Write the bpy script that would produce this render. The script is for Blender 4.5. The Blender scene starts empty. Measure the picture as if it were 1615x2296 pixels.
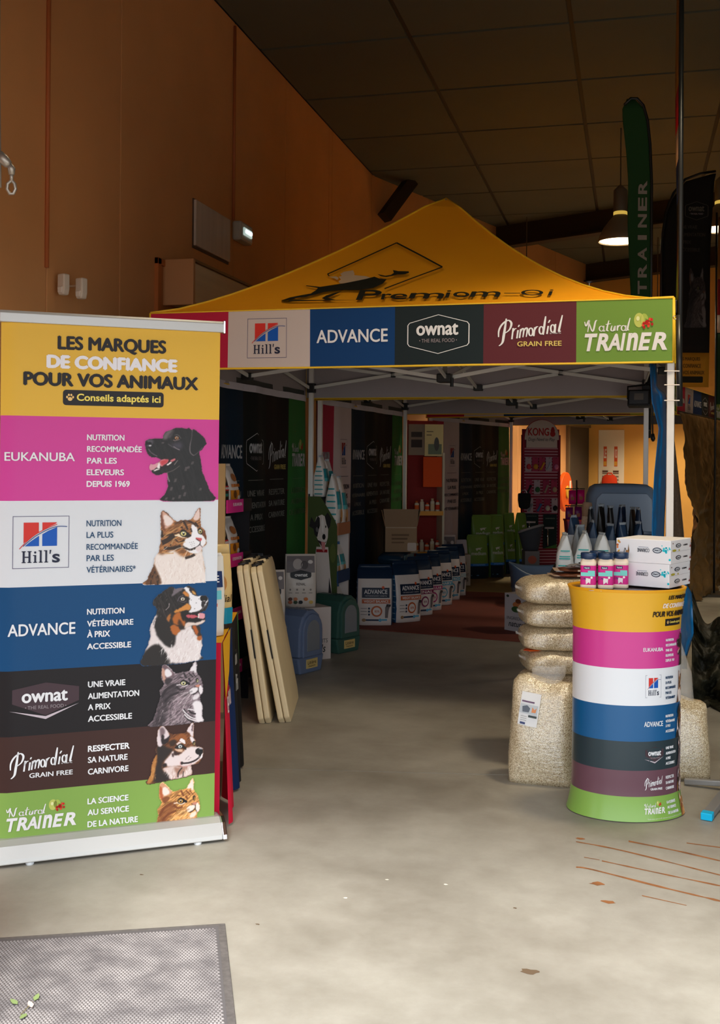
import bpy, math, random
import numpy as np
from mathutils import Vector, Matrix
random.seed(7); rng = np.random.default_rng(7)
SC = bpy.context.scene; C = SC.collection
# ------------------------------------------------------------------ camera, light, exposure
IMW, IMH = 1615., 2296.
FPX, CH, YAW, ROLL, CX, CY = 2450., 1.53, math.radians(14), .008, 807.5, 1031.
cam = bpy.data.cameras.new('camera'); camo = bpy.data.objects.new('camera', cam); C.objects.link(camo)
cam.sensor_fit = 'VERTICAL'; cam.sensor_height = 36.; cam.lens = 36. * FPX / IMH
cam.shift_y = -(IMH / 2 - CY) / IMH; cam.clip_start = .05; cam.clip_end = 200
camo.matrix_world = Matrix.Translation((0, 0, CH)) @ Matrix.Rotation(YAW, 4, 'Z') @ Matrix.Rotation(math.pi / 2, 4, 'X') @ Matrix.Rotation(ROLL, 4, 'Z')
SC.camera = camo
SC.view_settings.view_transform = 'Standard'; SC.view_settings.look = 'None'
SC.view_settings.gamma = 1; SC.view_settings.use_curve_mapping = False
SC.view_settings.exposure = 0.0
w = bpy.data.worlds.new('world'); SC.world = w; w.use_nodes = True
bg = w.node_tree.nodes['Background']; bg.inputs[0].default_value = (.86, .93, 1.0, 1); bg.inputs[1].default_value = 3.3
sd = bpy.data.lights.new('sun', 'SUN'); sd.energy = 5.0; sd.angle = math.radians(20); sd.color = (1, .98, .95)
so = bpy.data.objects.new('sun', sd); C.objects.link(so)
so.rotation_euler = Vector((-.03, .66, -.78)).to_track_quat('-Z', 'Y').to_euler()
pd = bpy.data.lights.new('door_portal', 'AREA'); pd.shape = 'RECTANGLE'; pd.size = 7.5; pd.size_y = 2.6
pd.cycles.is_portal = True
po = bpy.data.objects.new('door_portal', pd); C.objects.link(po); po.location = (.45, 1.93, 1.3); po.rotation_euler = (math.pi / 2, 0, 0)

# ------------------------------------------------------------------ camera maths (to measure where things stand)
RV = np.array([math.cos(YAW), math.sin(YAW), 0]); FV = np.array([-math.sin(YAW), math.cos(YAW), 0]); ZV = np.array([0, 0, 1.]); OV = np.array([0, 0, CH])
def at(px, py, d):
    X = (px - CX) / FPX * d; Y = -(py - CY) / FPX * d
    r = X * math.cos(ROLL) - Y * math.sin(ROLL); u = X * math.sin(ROLL) + Y * math.cos(ROLL)
    return OV + r * RV + u * ZV + d * FV
def fl(px, py, z=0.):
    v = at(px, py, 1) - OV; return OV + v * ((z - CH) / v[2])
def onplane(px, py, p0, n):
    v = at(px, py, 1) - OV; p0 = np.asarray(p0, float); n = np.asarray(n, float)
    return OV + v * (((p0 - OV) @ n) / (v @ n))
def camw(xc, d):
    q = OV + xc * RV + d * FV; return np.array([q[0], q[1], 0.])
def gx(px, d): q = at(px, CY, d); return np.array([q[0], q[1], 0.])
# ------------------------------------------------------------------ materials
def s2l(c): return c / 12.92 if c <= .04045 else ((c + .055) / 1.055) ** 2.4
def rgb(r, g=None, b=None):
    if g is None: r, g, b = r
    return (s2l(r / 255.), s2l(g / 255.), s2l(b / 255.))
_M = {}
def M(name, col=(200, 200, 200), rough=.6, metal=0., spec=.5, var=0., scale=8., bump=0., bscale=40., coat=0., emit=None, es=0., trans=0., alpha=1., stretch=None, bdist=.01):
    if name in _M: return _M[name]
    m = bpy.data.materials.new(name); m.use_nodes = True; nt = m.node_tree; b = nt.nodes['Principled BSDF']
    c = rgb(col); b.inputs['Base Color'].default_value = (*c, 1); b.inputs['Roughness'].default_value = rough
    b.inputs['Metallic'].default_value = metal; b.inputs['Specular IOR Level'].default_value = spec
    if coat: b.inputs['Coat Weight'].default_value = coat; b.inputs['Coat Roughness'].default_value = .15
    if trans: b.inputs['Transmission Weight'].default_value = trans
    if alpha < 1: b.inputs['Alpha'].default_value = alpha
    if emit: b.inputs['Emission Color'].default_value = (*rgb(emit), 1); b.inputs['Emission Strength'].default_value = es
    if var or bump:
        tc = nt.nodes.new('ShaderNodeTexCoord'); mp = nt.nodes.new('ShaderNodeMapping'); nt.links.new(tc.outputs['Object'], mp.inputs[0])
        if stretch: mp.inputs['Scale'].default_value = stretch
    if var:
        n = nt.nodes.new('ShaderNodeTexNoise'); n.inputs['Scale'].default_value = scale; n.inputs['Detail'].default_value = 6
        nt.links.new(mp.outputs[0], n.inputs['Vector'])
        r = nt.nodes.new('ShaderNodeValToRGB'); r.color_ramp.elements[0].position = .3; r.color_ramp.elements[1].position = .7
        r.color_ramp.elements[0].color = (*[x * (1 - var) for x in c], 1); r.color_ramp.elements[1].color = (*[min(1, x * (1 + var)) for x in c], 1)
        nt.links.new(n.outputs[0], r.inputs[0]); nt.links.new(r.outputs[0], b.inputs['Base Color'])
    if bump:
        n2 = nt.nodes.new('ShaderNodeTexNoise'); n2.inputs['Scale'].default_value = bscale; n2.inputs['Detail'].default_value = 4
        nt.links.new(mp.outputs[0], n2.inputs['Vector'])
        bp = nt.nodes.new('ShaderNodeBump'); bp.inputs['Strength'].default_value = bump; bp.inputs['Distance'].default_value = bdist
        nt.links.new(n2.outputs[0], bp.inputs['Height']); nt.links.new(bp.outputs[0], b.inputs['Normal'])
    _M[name] = m; return m
def K(col, kind='print'):            # a flat printed colour on vinyl / cloth / card
    r = {'print': .45, 'cloth': .75, 'card': .6, 'foil': .3}[kind]
    return M('%s_%d_%d_%d' % ((kind,) + tuple(int(x) for x in col)), col, r, spec=.22)
# ------------------------------------------------------------------ mesh builder
class MB:
    def __init__(s): s.v = []; s.f = []; s.m = []; s.mats = []
    def slot(s, mat):
        if mat not in s.mats: s.mats.append(mat)
        return s.mats.index(mat)
    def add(s, V, F, mat):
        o = len(s.v); k = s.slot(mat); s.v.extend([tuple(map(float, p)) for p in V])
        for f in F: s.f.append([o + i for i in f]); s.m.append(k)
    def box(s, lo, hi, mat):
        x0, y0, z0 = lo; x1, y1, z1 = hi
        V = [(x0, y0, z0), (x1, y0, z0), (x1, y1, z0), (x0, y1, z0), (x0, y0, z1), (x1, y0, z1), (x1, y1, z1), (x0, y1, z1)]
        s.add(V, [(0, 3, 2, 1), (4, 5, 6, 7), (0, 1, 5, 4), (1, 2, 6, 5), (2, 3, 7, 6), (3, 0, 4, 7)], mat)
    def bar(s, p, q, wx, wz, mat, up=(0, 0, 1)):       # rectangular bar from p to q
        p = Vector(p); q = Vector(q); d = (q - p).normalized(); u = Vector(up)
        if abs(d.dot(u)) > .98: u = Vector((0, 1, 0))
        a = d.cross(u).normalized() * wx / 2; b = a.cross(d).normalized() * wz / 2
        V = [p - a - b, p + a - b, p + a + b, p - a + b, q - a - b, q + a - b, q + a + b, q - a + b]
        s.add(V, [(0, 3, 2, 1), (4, 5, 6, 7), (0, 1, 5, 4), (1, 2, 6, 5), (2, 3, 7, 6), (3, 0, 4, 7)], mat)
    def tube(s, pts, r, mat, n=8, cap=True):
        P = [Vector(p) for p in pts]; rs = r if isinstance(r, (list, tuple)) else [r] * len(P); V = []; F = []
        ref = None
        for i, p in enumerate(P):
            t = (P[min(i + 1, len(P) - 1)] - P[max(i - 1, 0)]).normalized()
            if ref is None: ref = t.orthogonal().normalized()
            ref = (ref - t * ref.dot(t)); ref = ref.normalized() if ref.length > 1e-6 else t.orthogonal().normalized()
            b = t.cross(ref)
            for k in range(n):
                an = 2 * math.pi * k / n; V.append(p + (ref * math.cos(an) + b * math.sin(an)) * rs[i])
        for i in range(len(P) - 1):
            for k in range(n): F.append((i * n + k, i * n + (k + 1) % n, (i + 1) * n + (k + 1) % n, (i + 1) * n + k))
        if cap: F.append(tuple(range(n))[::-1]); F.append(tuple((len(P) - 1) * n + k for k in range(n)))
        s.add(V, F, mat)
    def lathe(s, prof, mat, n=28, sx=1., sy=1., c=(0, 0), cap=True):
        V = []; F = []
        for r, z in prof:
            for k in range(n):
                an = 2 * math.pi * k / n; V.append((c[0] + r * sx * math.cos(an), c[1] + r * sy * math.sin(an), z))
        for i in range(len(prof) - 1):
            for k in range(n): F.append((i * n + k, i * n + (k + 1) % n, (i + 1) * n + (k + 1) % n, (i + 1) * n + k))
        if cap: F.append(tuple(range(n))[::-1]); F.append(tuple((len(prof) - 1) * n + k for k in range(n)))
        s.add(V, F, mat)
    def prism(s, poly, y0, y1, mat, ax='xz'):          # polygon in xz extruded along y (or xy along z)
        n = len(poly)
        if ax == 'xz': V = [(x, y0, z) for x, z in poly] + [(x, y1, z) for x, z in poly]
        elif ax == 'yz': V = [(y0, x, z) for x, z in poly] + [(y1, x, z) for x, z in poly]
        else: V = [(x, z, y0) for x, z in poly] + [(x, z, y1) for x, z in poly]
        F = [tuple(range(n)), tuple(range(n, 2 * n))[::-1]] + [((i + 1) % n, i, n + i, n + (i + 1) % n) for i in range(n)]
        s.add(V, F, mat)
    def grid(s, fn, nu, nv, mat):
        V = [fn(i / nu, j / nv) for j in range(nv + 1) for i in range(nu + 1)]
        F = [(j * (nu + 1) + i, j * (nu + 1) + i + 1, (j + 1) * (nu + 1) + i + 1, (j + 1) * (nu + 1) + i) for j in range(nv) for i in range(nu)]
        s.add(V, F, mat)
    def rings(s, R, mat, cap0=True, cap1=True):
        n = len(R[0]); V = [p for r in R for p in r]; F = []
        for i in range(len(R) - 1):
            for k in range(n): F.append((i * n + k, i * n + (k + 1) % n, (i + 1) * n + (k + 1) % n, (i + 1) * n + k))
        if cap0: F.append(tuple(range(n))[::-1])
        if cap1: F.append(tuple((len(R) - 1) * n + k for k in range(n)))
        s.add(V, F, mat)
    def build(s, name, parent=None, smooth=False, bevel=0., solid=0., sub=0):
        me = bpy.data.meshes.new(name); me.from_pydata(s.v, [], s.f)
        for m in s.mats: me.materials.append(m)
        me.polygons.foreach_set('material_index', s.m)
        if smooth: me.polygons.foreach_set('use_smooth', [True] * len(s.f))
        me.update(); o = bpy.data.objects.new(name, me); C.objects.link(o)
        if parent is not None: o.parent = parent
        if solid: md = o.modifiers.new('solid', 'SOLIDIFY'); md.thickness = solid; md.offset = 0
        if bevel: md = o.modifiers.new('bevel', 'BEVEL'); md.width = bevel; md.segments = 2; md.limit_method = 'ANGLE'; md.angle_limit = .6
        if sub: md = o.modifiers.new('sub', 'SUBSURF'); md.levels = sub; md.render_levels = sub
        return o
def tag(o, label=None, cat=None, group=None, kind=None):
    if label: o['label'] = label
    if cat: o['category'] = cat
    if group: o['group'] = group
    if kind: o['kind'] = kind
    return o
def thing(name, label, cat, loc=(0, 0, 0), rz=0., group=None, rx=0., ry=0.):
    o = bpy.data.objects.new(name, None); C.objects.link(o); o.empty_display_size = .1
    o.location = tuple(map(float, loc)); o.rotation_euler = (rx, ry, rz); return tag(o, label, cat, group)
def copy_tree(o, parent=None):
    c = o.copy(); C.objects.link(c); c.parent = parent
    for ch in list(o.children): copy_tree(ch, c)
    return c
def part(name, parent, fn, **kw):
    mb = MB(); fn(mb); return mb.build(name, parent, **kw)
# ------------------------------------------------------------------ flat art (print): text, shapes, brush strokes
_T = {}
def text2d(s, bold=0., shear=0., sp=1.):
    k = (s, bold, shear, sp)
    if k in _T: return _T[k]
    cu = bpy.data.curves.new('t', 'FONT'); cu.body = s; cu.offset = bold; cu.space_character = sp; cu.resolution_u = 4
    cu.fill_mode = 'FRONT' if hasattr(cu, 'fill_mode') else cu.fill_mode
    ob = bpy.data.objects.new('t', cu); me = bpy.data.meshes.new_from_object(ob)
    V = np.array([v.co[:2] for v in me.vertices]).reshape(-1, 2); F = [tuple(p.vertices) for p in me.polygons]
    bpy.data.objects.remove(ob); bpy.data.curves.remove(cu); bpy.data.meshes.remove(me)
    if len(V): V[:, 0] += shear * V[:, 1]
    dim = np.array([1., 1.])
    if len(V):
        V = V - V.min(0); dim = np.maximum(V.max(0), 1e-6); V = V / dim
    if dim[1] > 2: print('BADTEXT', k, dim)
    _T[k] = (V, F, dim); return _T[k]
def smooth_line(P, n=5, closed=False):
    P = [np.asarray(p, float) for p in P]; N = len(P); out = []
    if N < 3: return P
    for i in range(N if closed else N - 1):
        g = (lambda j: P[j % N]) if closed else (lambda j: P[min(max(j, 0), N - 1)])
        p0, p1, p2, p3 = g(i - 1), g(i), g(i + 1), g(i + 2)
        for k in range(n):
            t = k / n; out.append(.5 * ((2 * p1) + (p2 - p0) * t + (2 * p0 - 5 * p1 + 4 * p2 - p3) * t * t + (3 * p1 - p0 - 3 * p2 + p3) * t ** 3))
    if not closed: out.append(P[-1])
    return out
class Art:                       # coordinates: x right, y up; every layer carries the name of the printed piece it belongs to
    def __init__(s): s.L = []; s.G = []; s.g = ('graphic', 0)
    def add(s, V, F, col, lay=1): s.L.append((np.asarray(V, float).reshape(-1, 2), F, tuple(col), lay)); s.G.append(s.g)
    def text(s, t, x0, y0, x1, y1, col, bold=.02, shear=0., lay=2, sp=1.):
        k = s.g
        if k[0] == 'graphic': s.g = ('lettering', len(s.L) + 1)
        if bold > .006 and any(ch in 'MWNmwAV' for ch in t):      # heavy weight built from shifted copies (no outline overlap)
            V0, F0, dim = text2d(t, 0., shear, sp); e = bold * 1.1 / dim
            for q, o in enumerate([(-1, 0), (1, 0), (0, .6), (0, -.6), (-.5, 0), (.5, 0)]): s.add((V0 * (1 - 2 * e) + e + np.array(o) * e) * [x1 - x0, y1 - y0] + [x0, y0], F0, col, lay + .16 * q)
        else: V, F, dim = text2d(t, 0. if ('M' in t or 'm' in t) else bold, shear, sp); s.add(V * [x1 - x0, y1 - y0] + [x0, y0], F, col, lay)
        s.g = k
    def poly(s, P, col, lay=1): s.add(P, [tuple(range(len(P)))], col, lay)
    def rect(s, x0, y0, x1, y1, col, lay=1, nu=1, nv=1):
        V = [(x0 + (x1 - x0) * i / nu, y0 + (y1 - y0) * j / nv) for j in range(nv + 1) for i in range(nu + 1)]
        s.add(V, [(j * (nu + 1) + i, j * (nu + 1) + i + 1, (j + 1) * (nu + 1) + i + 1, (j + 1) * (nu + 1) + i) for j in range(nv) for i in range(nu)], col, lay)
    def rrect(s, x0, y0, x1, y1, r, col, lay=1):
        P = []
        for cx, cy, a0 in ((x1 - r, y1 - r, 0), (x0 + r, y1 - r, 90), (x0 + r, y0 + r, 180), (x1 - r, y0 + r, 270)):
            for k in range(5): an = math.radians(a0 + 22.5 * k); P.append((cx + r * math.cos(an), cy + r * math.sin(an)))
        s.poly(P, col, lay)
    def disc(s, x, y, rx, ry, col, lay=1, n=18): s.poly([(x + rx * math.cos(6.2832 * k / n), y + ry * math.sin(6.2832 * k / n)) for k in range(n)], col, lay)
    def stroke(s, P, wd, col, lay=2, smooth=True, closed=False, taper=False):
        P = smooth_line(P, 5, closed) if smooth else [np.asarray(p, float) for p in P]
        N = len(P); V = []; F = []
        for i in range(N):
            a = P[(i + 1) % N if closed else min(i + 1, N - 1)]; b = P[(i - 1) % N if closed else max(i - 1, 0)]
            t = a - b; t = t / max(np.hypot(*t), 1e-9); n = np.array([-t[1], t[0]])
            h = wd / 2 * ((.45 + .55 * math.sin(math.pi * (i + .5) / N)) if taper else 1.)
            V += [P[i] + n * h, P[i] - n * h]
        for i in range(N if closed else N - 1): j = (i + 1) % N; F.append((2 * i, 2 * i + 1, 2 * j + 1, 2 * j))
        s.add(V, F, col, lay)
    def sub(s, art, x0, y0, x1, y1, lay=0, g=None):    # art designed in the unit square
        n = len(s.L) + 1
        for (V, F, c, l), q in zip(art.L, art.G): s.L.append((V * [x1 - x0, y1 - y0] + [x0, y0], F, c, l + lay)); s.G.append((g, n) if g else (q[0], q[1] + 1000 * n if q[1] else 0))
        return s
    def xf(s, k, o):                                   # scaled and moved copy
        r = Art(); r.L = [(V * np.asarray(k, float) + np.asarray(o, float), F, c, l) for V, F, c, l in s.L]; r.G = list(s.G); return r
    def place(s, fn, name, parent, eps=.0012, kind='print', one=None):
        out = []; grp = {}
        for q, L in zip(s.G, s.L): grp.setdefault((one, 0) if one else q, []).append(L)
        for q, Ls in grp.items():
            mb = MB()
            for V, F, c, l in Ls: mb.add([fn(p[0], p[1], eps * l) for p in V], F, K(c, kind))
            out.append(mb.build(name if q[0] == 'graphic' else q[0], parent))
        return out
# ------------------------------------------------------------------ printed animal portraits, painted in code into vertex colours
def vnoise(x, y, sc, seed):
    r = np.random.default_rng(seed).random((64, 64)); x = x / sc; y = y / sc
    xi = np.floor(x).astype(int); yi = np.floor(y).astype(int); fx = x - xi; fy = y - yi
    fx = fx * fx * (3 - 2 * fx); fy = fy * fy * (3 - 2 * fy); g = lambda a, b: r[a % 64, b % 64]
    return (g(xi, yi) * (1 - fx) + g(xi + 1, yi) * fx) * (1 - fy) + (g(xi, yi + 1) * (1 - fx) + g(xi + 1, yi + 1) * fx) * fy
class Paint:
    def __init__(s, w, h, cell, warp=10):
        s.w, s.h, s.cell = w, h, cell; s.nx = int(w / cell) + 1; s.ny = int(h / cell) + 1
        ss = 2; x = (np.arange(s.nx * ss) + .5) * cell / ss; y = (np.arange(s.ny * ss) + .5) * cell / ss
        s.X0, s.Y0 = np.meshgrid(x, y)
        s.X = s.X0 + warp * (vnoise(s.X0, s.Y0, 26, 1) - .5) * 2 + warp * .6 * (vnoise(s.X0, s.Y0, 70, 2) - .5) * 2
        s.Y = s.Y0 + warp * (vnoise(s.X0, s.Y0, 26, 3) - .5) * 2
        s.col = np.zeros(s.X.shape + (3,)); s.a = np.zeros(s.X.shape)
    def mask(s, P, warp=True):
        X, Y = (s.X, s.Y) if warp else (s.X0, s.Y0); m = np.zeros(X.shape, bool); n = len(P)
        for i in range(n):
            x0, y0 = P[i]; x1, y1 = P[(i + 1) % n]
            if y0 == y1: continue
            m ^= ((y0 > Y) != (y1 > Y)) & (X < (x1 - x0) * (Y - y0) / (y1 - y0) + x0)
        return m.astype(float)
    def blur(s, m, r):
        k = max(1, int(r / (s.cell / 2)))
        for _ in range(2):
            for ax in (0, 1):
                p = np.concatenate([np.repeat(m.take([0], ax), k, ax), m, np.repeat(m.take([-1], ax), k, ax)], ax); c = np.cumsum(p, ax)
                m = (c.take(range(2 * k, c.shape[ax]), ax) - c.take(range(0, c.shape[ax] - 2 * k), ax)) / (2 * k)
        return m
    def sil(s, P, col): m = s.mask([tuple(p) for p in smooth_line(P, 3, True)]); s.a = m; s.col[:] = col
    def fill(s, P, col, soft=14, op=1., smooth=True, warp=True):
        if smooth: P = [tuple(p) for p in smooth_line(P, 4, True)]
        m = s.mask(P, warp)
        if soft: m = s.blur(m, soft)
        m = (m * op)[..., None]; s.col = s.col * (1 - m) + np.array(col, float) * m
    def ell(s, x, y, rx, ry, col, rot=0., soft=5, op=1.):
        c, q = math.cos(rot), math.sin(rot)
        s.fill([(x + rx * math.cos(t) * c - ry * math.sin(t) * q, y + rx * math.cos(t) * q + ry * math.sin(t) * c) for t in np.linspace(0, 6.283, 15)[:-1]], col, soft, op, False, False)
    def line(s, P, wd, col, soft=4, op=1.):
        Q = smooth_line(P, 4) if len(P) > 2 else [np.asarray(p, float) for p in P]; L = []; Rr = []
        for i, p in enumerate(Q):
            t = Q[min(i + 1, len(Q) - 1)] - Q[max(i - 1, 0)]; t = t / max(np.hypot(*t), 1e-6); n = np.array([-t[1], t[0]]) * wd / 2
            L.append(tuple(p + n)); Rr.append(tuple(p - n))
        s.fill(L + Rr[::-1], col, soft, op, False, False)
    def fur(s, ang, amp, sc=16, st=6., P=None, seed=5):
        c, q = math.cos(ang), math.sin(ang); u = s.X0 * c + s.Y0 * q; v = -s.X0 * q + s.Y0 * c
        n = vnoise(u / st, v, sc, seed) + .6 * vnoise(u / st, v, sc * .5, seed + 1) - .8
        m = np.ones(s.a.shape) if P is None else s.blur(s.mask(P), 40)
        s.col = np.clip(s.col * (1 + amp * n * m)[..., None] + (amp * 22 * n * m)[..., None], 0, 255)
    def tufts(s, P, n, ang, ln, wd, col, op=.7, seed=9, spread=.35):
        r = np.random.default_rng(seed); xs = [p[0] for p in P]; ys = [p[1] for p in P]
        for _ in range(n):
            x = r.uniform(min(xs), max(xs)); y = r.uniform(min(ys), max(ys))
            k = 0
            for i in range(len(P)):
                x0, y0 = P[i]; x1, y1 = P[(i + 1) % len(P)]
                if (y0 > y) != (y1 > y) and x < (x1 - x0) * (y - y0) / (y1 - y0) + x0: k ^= 1
            if not k: continue
            a = ang + r.normal(0, spread); l = ln * r.uniform(.6, 1.3)
            s.fill([(x - wd / 2, y), (x + wd / 2, y), (x + l * math.cos(a), y + l * math.sin(a))], col, 4, op, False, False)
    def final(s):
        f = lambda A: A.reshape(s.ny, 2, s.nx, 2, -1).mean((1, 3))
        return f(s.col) / 255., f(s.a)[..., 0]
def eye(p, x, y, rx, ry, iris, rot=.1, rim=(20, 16, 16)):
    p.ell(x, y, rx * 1.35, ry * 1.4, rim, rot); p.ell(x, y + 2, rx, ry, iris, rot, 3); p.ell(x + rx * .05, y - 2, rx * .4, ry * .75, (18, 14, 12), 0, 3)
    p.ell(x + rx * .05, y - ry * .45, rx * .28, ry * .28, (245, 245, 240), 0, 2)
def paint_lab():
    p = Paint(1615, 1615, 11, 6)
    p.sil([(130, 430), (150, 385), (220, 360), (330, 345), (430, 350), (480, 340), (492, 285), (530, 215), (640, 170), (720, 135), (860, 122), (940, 140), (1000, 125), (1050, 165), (1100, 150), (1180, 200), (1290, 290), (1340, 370), (1365, 440), (1320, 500), (1270, 570), (1225, 610), (1245, 740), (1270, 880), (1285, 1000), (1330, 1110), (1390, 1250), (1450, 1400), (1520, 1600), (490, 1600), (530, 1470), (575, 1370), (590, 1290), (575, 1200), (570, 1040), (430, 1075), (360, 1085), (290, 1050), (260, 1000), (222, 955), (218, 920), (245, 858), (300, 872), (400, 820), (440, 765), (385, 745), (350, 722), (280, 730), (210, 690), (165, 630), (140, 560), (128, 480)], (29, 27, 27))
    p.fur(1.2, .22, 20, 7)
    p.fill([(140, 400), (230, 370), (300, 400), (280, 470), (200, 520), (150, 480)], (92, 84, 94), 20, .8); p.ell(165, 450, 34, 40, (16, 14, 14)); p.ell(225, 455, 40, 30, (14, 12, 12)); p.ell(235, 500, 26, 14, (220, 215, 220), 0, 5)
    p.fill([(480, 345), (560, 200), (690, 160), (620, 280), (560, 370)], (128, 112, 116), 24, .75); p.fill([(590, 330), (650, 260), (720, 150), (650, 330)], (86, 76, 80), 20, .8)
    p.line([(1075, 170), (1065, 330), (1035, 480), (1040, 620), (1110, 690)], 16, (128, 116, 120)); p.line([(1110, 690), (1190, 630), (1290, 520)], 12, (104, 92, 98)); p.fill([(1080, 200), (1200, 230), (1320, 400), (1240, 560), (1110, 660), (1060, 560)], (26, 23, 24), 26, .85)
    p.fill([(620, 470), (700, 450), (860, 420), (880, 540), (800, 560), (700, 520)], (66, 60, 72), 34, .9); p.line([(700, 510), (760, 550), (830, 580)], 13, (150, 138, 146)); p.line([(590, 460), (650, 500), (720, 540)], 10, (100, 90, 98))
    p.line([(690, 380), (740, 390), (820, 365)], 10, (170, 140, 140)); p.line([(720, 280), (790, 280), (850, 350)], 10, (112, 104, 104)); eye(p, 762, 335, 38, 30, (206, 140, 90))
    p.fill([(440, 760), (560, 760), (740, 745), (760, 790), (700, 860), (600, 920), (470, 960), (380, 1000), (330, 980)], (30, 18, 20), 8)
    p.fill([(222, 930), (245, 862), (300, 872), (420, 820), (470, 770), (600, 780), (560, 850), (470, 910), (420, 900), (300, 985), (240, 985)], (214, 150, 160), 8); p.fill([(440, 800), (600, 775), (560, 850), (470, 900)], (196, 62, 70), 18); p.fill([(640, 790), (720, 750), (735, 780), (680, 820)], (206, 110, 118), 8)
    for q in ([(385, 940), (390, 870), (425, 850), (430, 945)], [(565, 880), (610, 840), (660, 820), (660, 845), (590, 885)], [(315, 990), (420, 955), (430, 970), (340, 1005)]): p.fill(q, (238, 228, 226), 4)
    p.line([(720, 880), (770, 810), (790, 790)], 12, (150, 140, 136)); p.line([(200, 560), (260, 640), (380, 710)], 14, (120, 100, 112)); p.line([(560, 1040), (700, 990), (830, 895)], 12, (100, 90, 88))
    p.line([(575, 1050), (600, 1150), (630, 1220)], 20, (160, 146, 150), 8, .9)
    for x, y, l in ((740, 1190, 70), (900, 1330, 80), (950, 960, 80), (660, 1360, 70), (930, 1470, 80), (830, 1520, 70), (1250, 1370, 50), (1080, 840, 60), (560, 1560, 50), (700, 1560, 50), (1000, 930, 50), (480, 440, 30)):
        for k in range(3): p.line([(x + k * 16, y - l / 2), (x + k * 16 - 18, y + l / 2)], 11, (120, 106, 108), 8, .75)
    return p.final()
def paint_tabby():
    p = Paint(1615, 1817, 11, 9)
    p.sil([(385, 330), (395, 190), (430, 150), (480, 160), (560, 220), (640, 310), (720, 370), (770, 395), (850, 368), (960, 365), (1060, 360), (1120, 300), (1200, 160), (1270, 85), (1295, 140), (1295, 300), (1310, 500), (1370, 570), (1415, 650), (1440, 830), (1425, 950), (1350, 1010), (1345, 1100), (1370, 1250), (1410, 1420), (1420, 1600), (1420, 1780), (1300, 1800), (80, 1815), (110, 1680), (190, 1500), (250, 1350), (270, 1220), (350, 1090), (380, 950), (400, 760), (400, 560), (395, 450)], (150, 98, 56))
    p.fur(-.5, .55, 18, 5)
    p.fill([(300, 1120), (450, 1150), (700, 1060), (880, 1200), (1120, 1200), (1345, 1070), (1420, 1500), (1420, 1820), (330, 1820), (300, 1500), (260, 1350)], (232, 218, 210), 30); p.fill([(1400, 640), (1440, 850), (1350, 1020), (1240, 1140), (1090, 1120), (1000, 1060), (900, 960), (960, 800), (1090, 740), (1090, 480), (1130, 460), (1230, 560), (1330, 720)], (236, 232, 234), 16)
    q = [(300, 1150), (1340, 1150), (1410, 1780), (340, 1780)]; p.tufts(q, 90, 1.7, 110, 12, (190, 164, 152), .5, 3, .7); p.tufts(q, 70, 1.7, 120, 16, (246, 240, 234), .8, 4, .6)
    p.fill([(80, 1815), (190, 1500), (250, 1360), (330, 1500), (420, 1740), (400, 1815)], (92, 56, 32), 20, .9); p.tufts([(100, 1815), (240, 1380), (420, 1740), (400, 1815)], 30, 1.9, 110, 26, (34, 24, 18), .85, 6)
    p.fill([(405, 350), (420, 190), (470, 180), (640, 330), (700, 400), (600, 520), (510, 560), (440, 460)], (206, 160, 138), 16); p.fill([(460, 300), (520, 250), (660, 360), (640, 460), (520, 490)], (232, 214, 206), 16); p.fill([(400, 300), (420, 180), (450, 320), (500, 560), (520, 640), (430, 520)], (104, 56, 40), 16, .8); p.line([(390, 300), (410, 170), (470, 160), (600, 270), (760, 395)], 20, (76, 44, 36))
    p.fill([(1140, 300), (1265, 110), (1285, 330), (1180, 380)], (226, 198, 188), 14); p.line([(1130, 310), (1200, 180), (1272, 95), (1290, 300)], 14, (120, 70, 46))
    p.fill([(780, 400), (900, 370), (1060, 380), (1200, 440), (1150, 480), (960, 440), (820, 450), (700, 470)], (84, 54, 34), 14, .75)
    for L, wd in (([(900, 390), (960, 480), (1010, 590)], 44), ([(1000, 380), (1120, 440), (1200, 520)], 30), ([(850, 530), (900, 550)], 36), ([(1180, 430), (1250, 530)], 40), ([(1080, 560), (1105, 650)], 34), ([(440, 720), (600, 700), (820, 650)], 26), ([(430, 880), (560, 820), (700, 700)], 110), ([(480, 1000), (660, 1010), (860, 960)], 70), ([(700, 760), (800, 870), (950, 830)], 24), ([(620, 950), (720, 780), (760, 740)], 26), ([(410, 600), (440, 760)], 60), ([(900, 970), (1060, 1050), (1200, 1010)], 46), ([(960, 1240), (1100, 1200), (1180, 1160)], 60)): p.line(L, wd, (40, 28, 22), 9, .9)
    for L, wd in (([(640, 920), (690, 820), (750, 760)], 34), ([(470, 740), (620, 640), (760, 560)], 26), ([(760, 560), (860, 500), (900, 420)], 18), ([(760, 900), (880, 880), (960, 870)], 20), ([(440, 1080), (560, 1120), (700, 1120)], 26)): p.line(L, wd, (198, 148, 92), 10, .8)
    p.fill([(830, 650), (900, 590), (1000, 640), (1090, 730), (1040, 770), (980, 760), (870, 740)], (28, 22, 20), 6); p.fill([(720, 720), (820, 680), (880, 740), (1000, 780), (900, 770)], (236, 214, 182), 8); eye(p, 915, 680, 66, 50, (216, 204, 130), .2)
    p.fill([(1235, 610), (1290, 555), (1350, 600), (1345, 700), (1290, 700)], (30, 24, 22), 6); eye(p, 1298, 635, 42, 48, (206, 190, 120)); p.fill([(1370, 620), (1415, 640), (1436, 830), (1380, 760), (1340, 720)], (110, 58, 30), 10)
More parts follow.
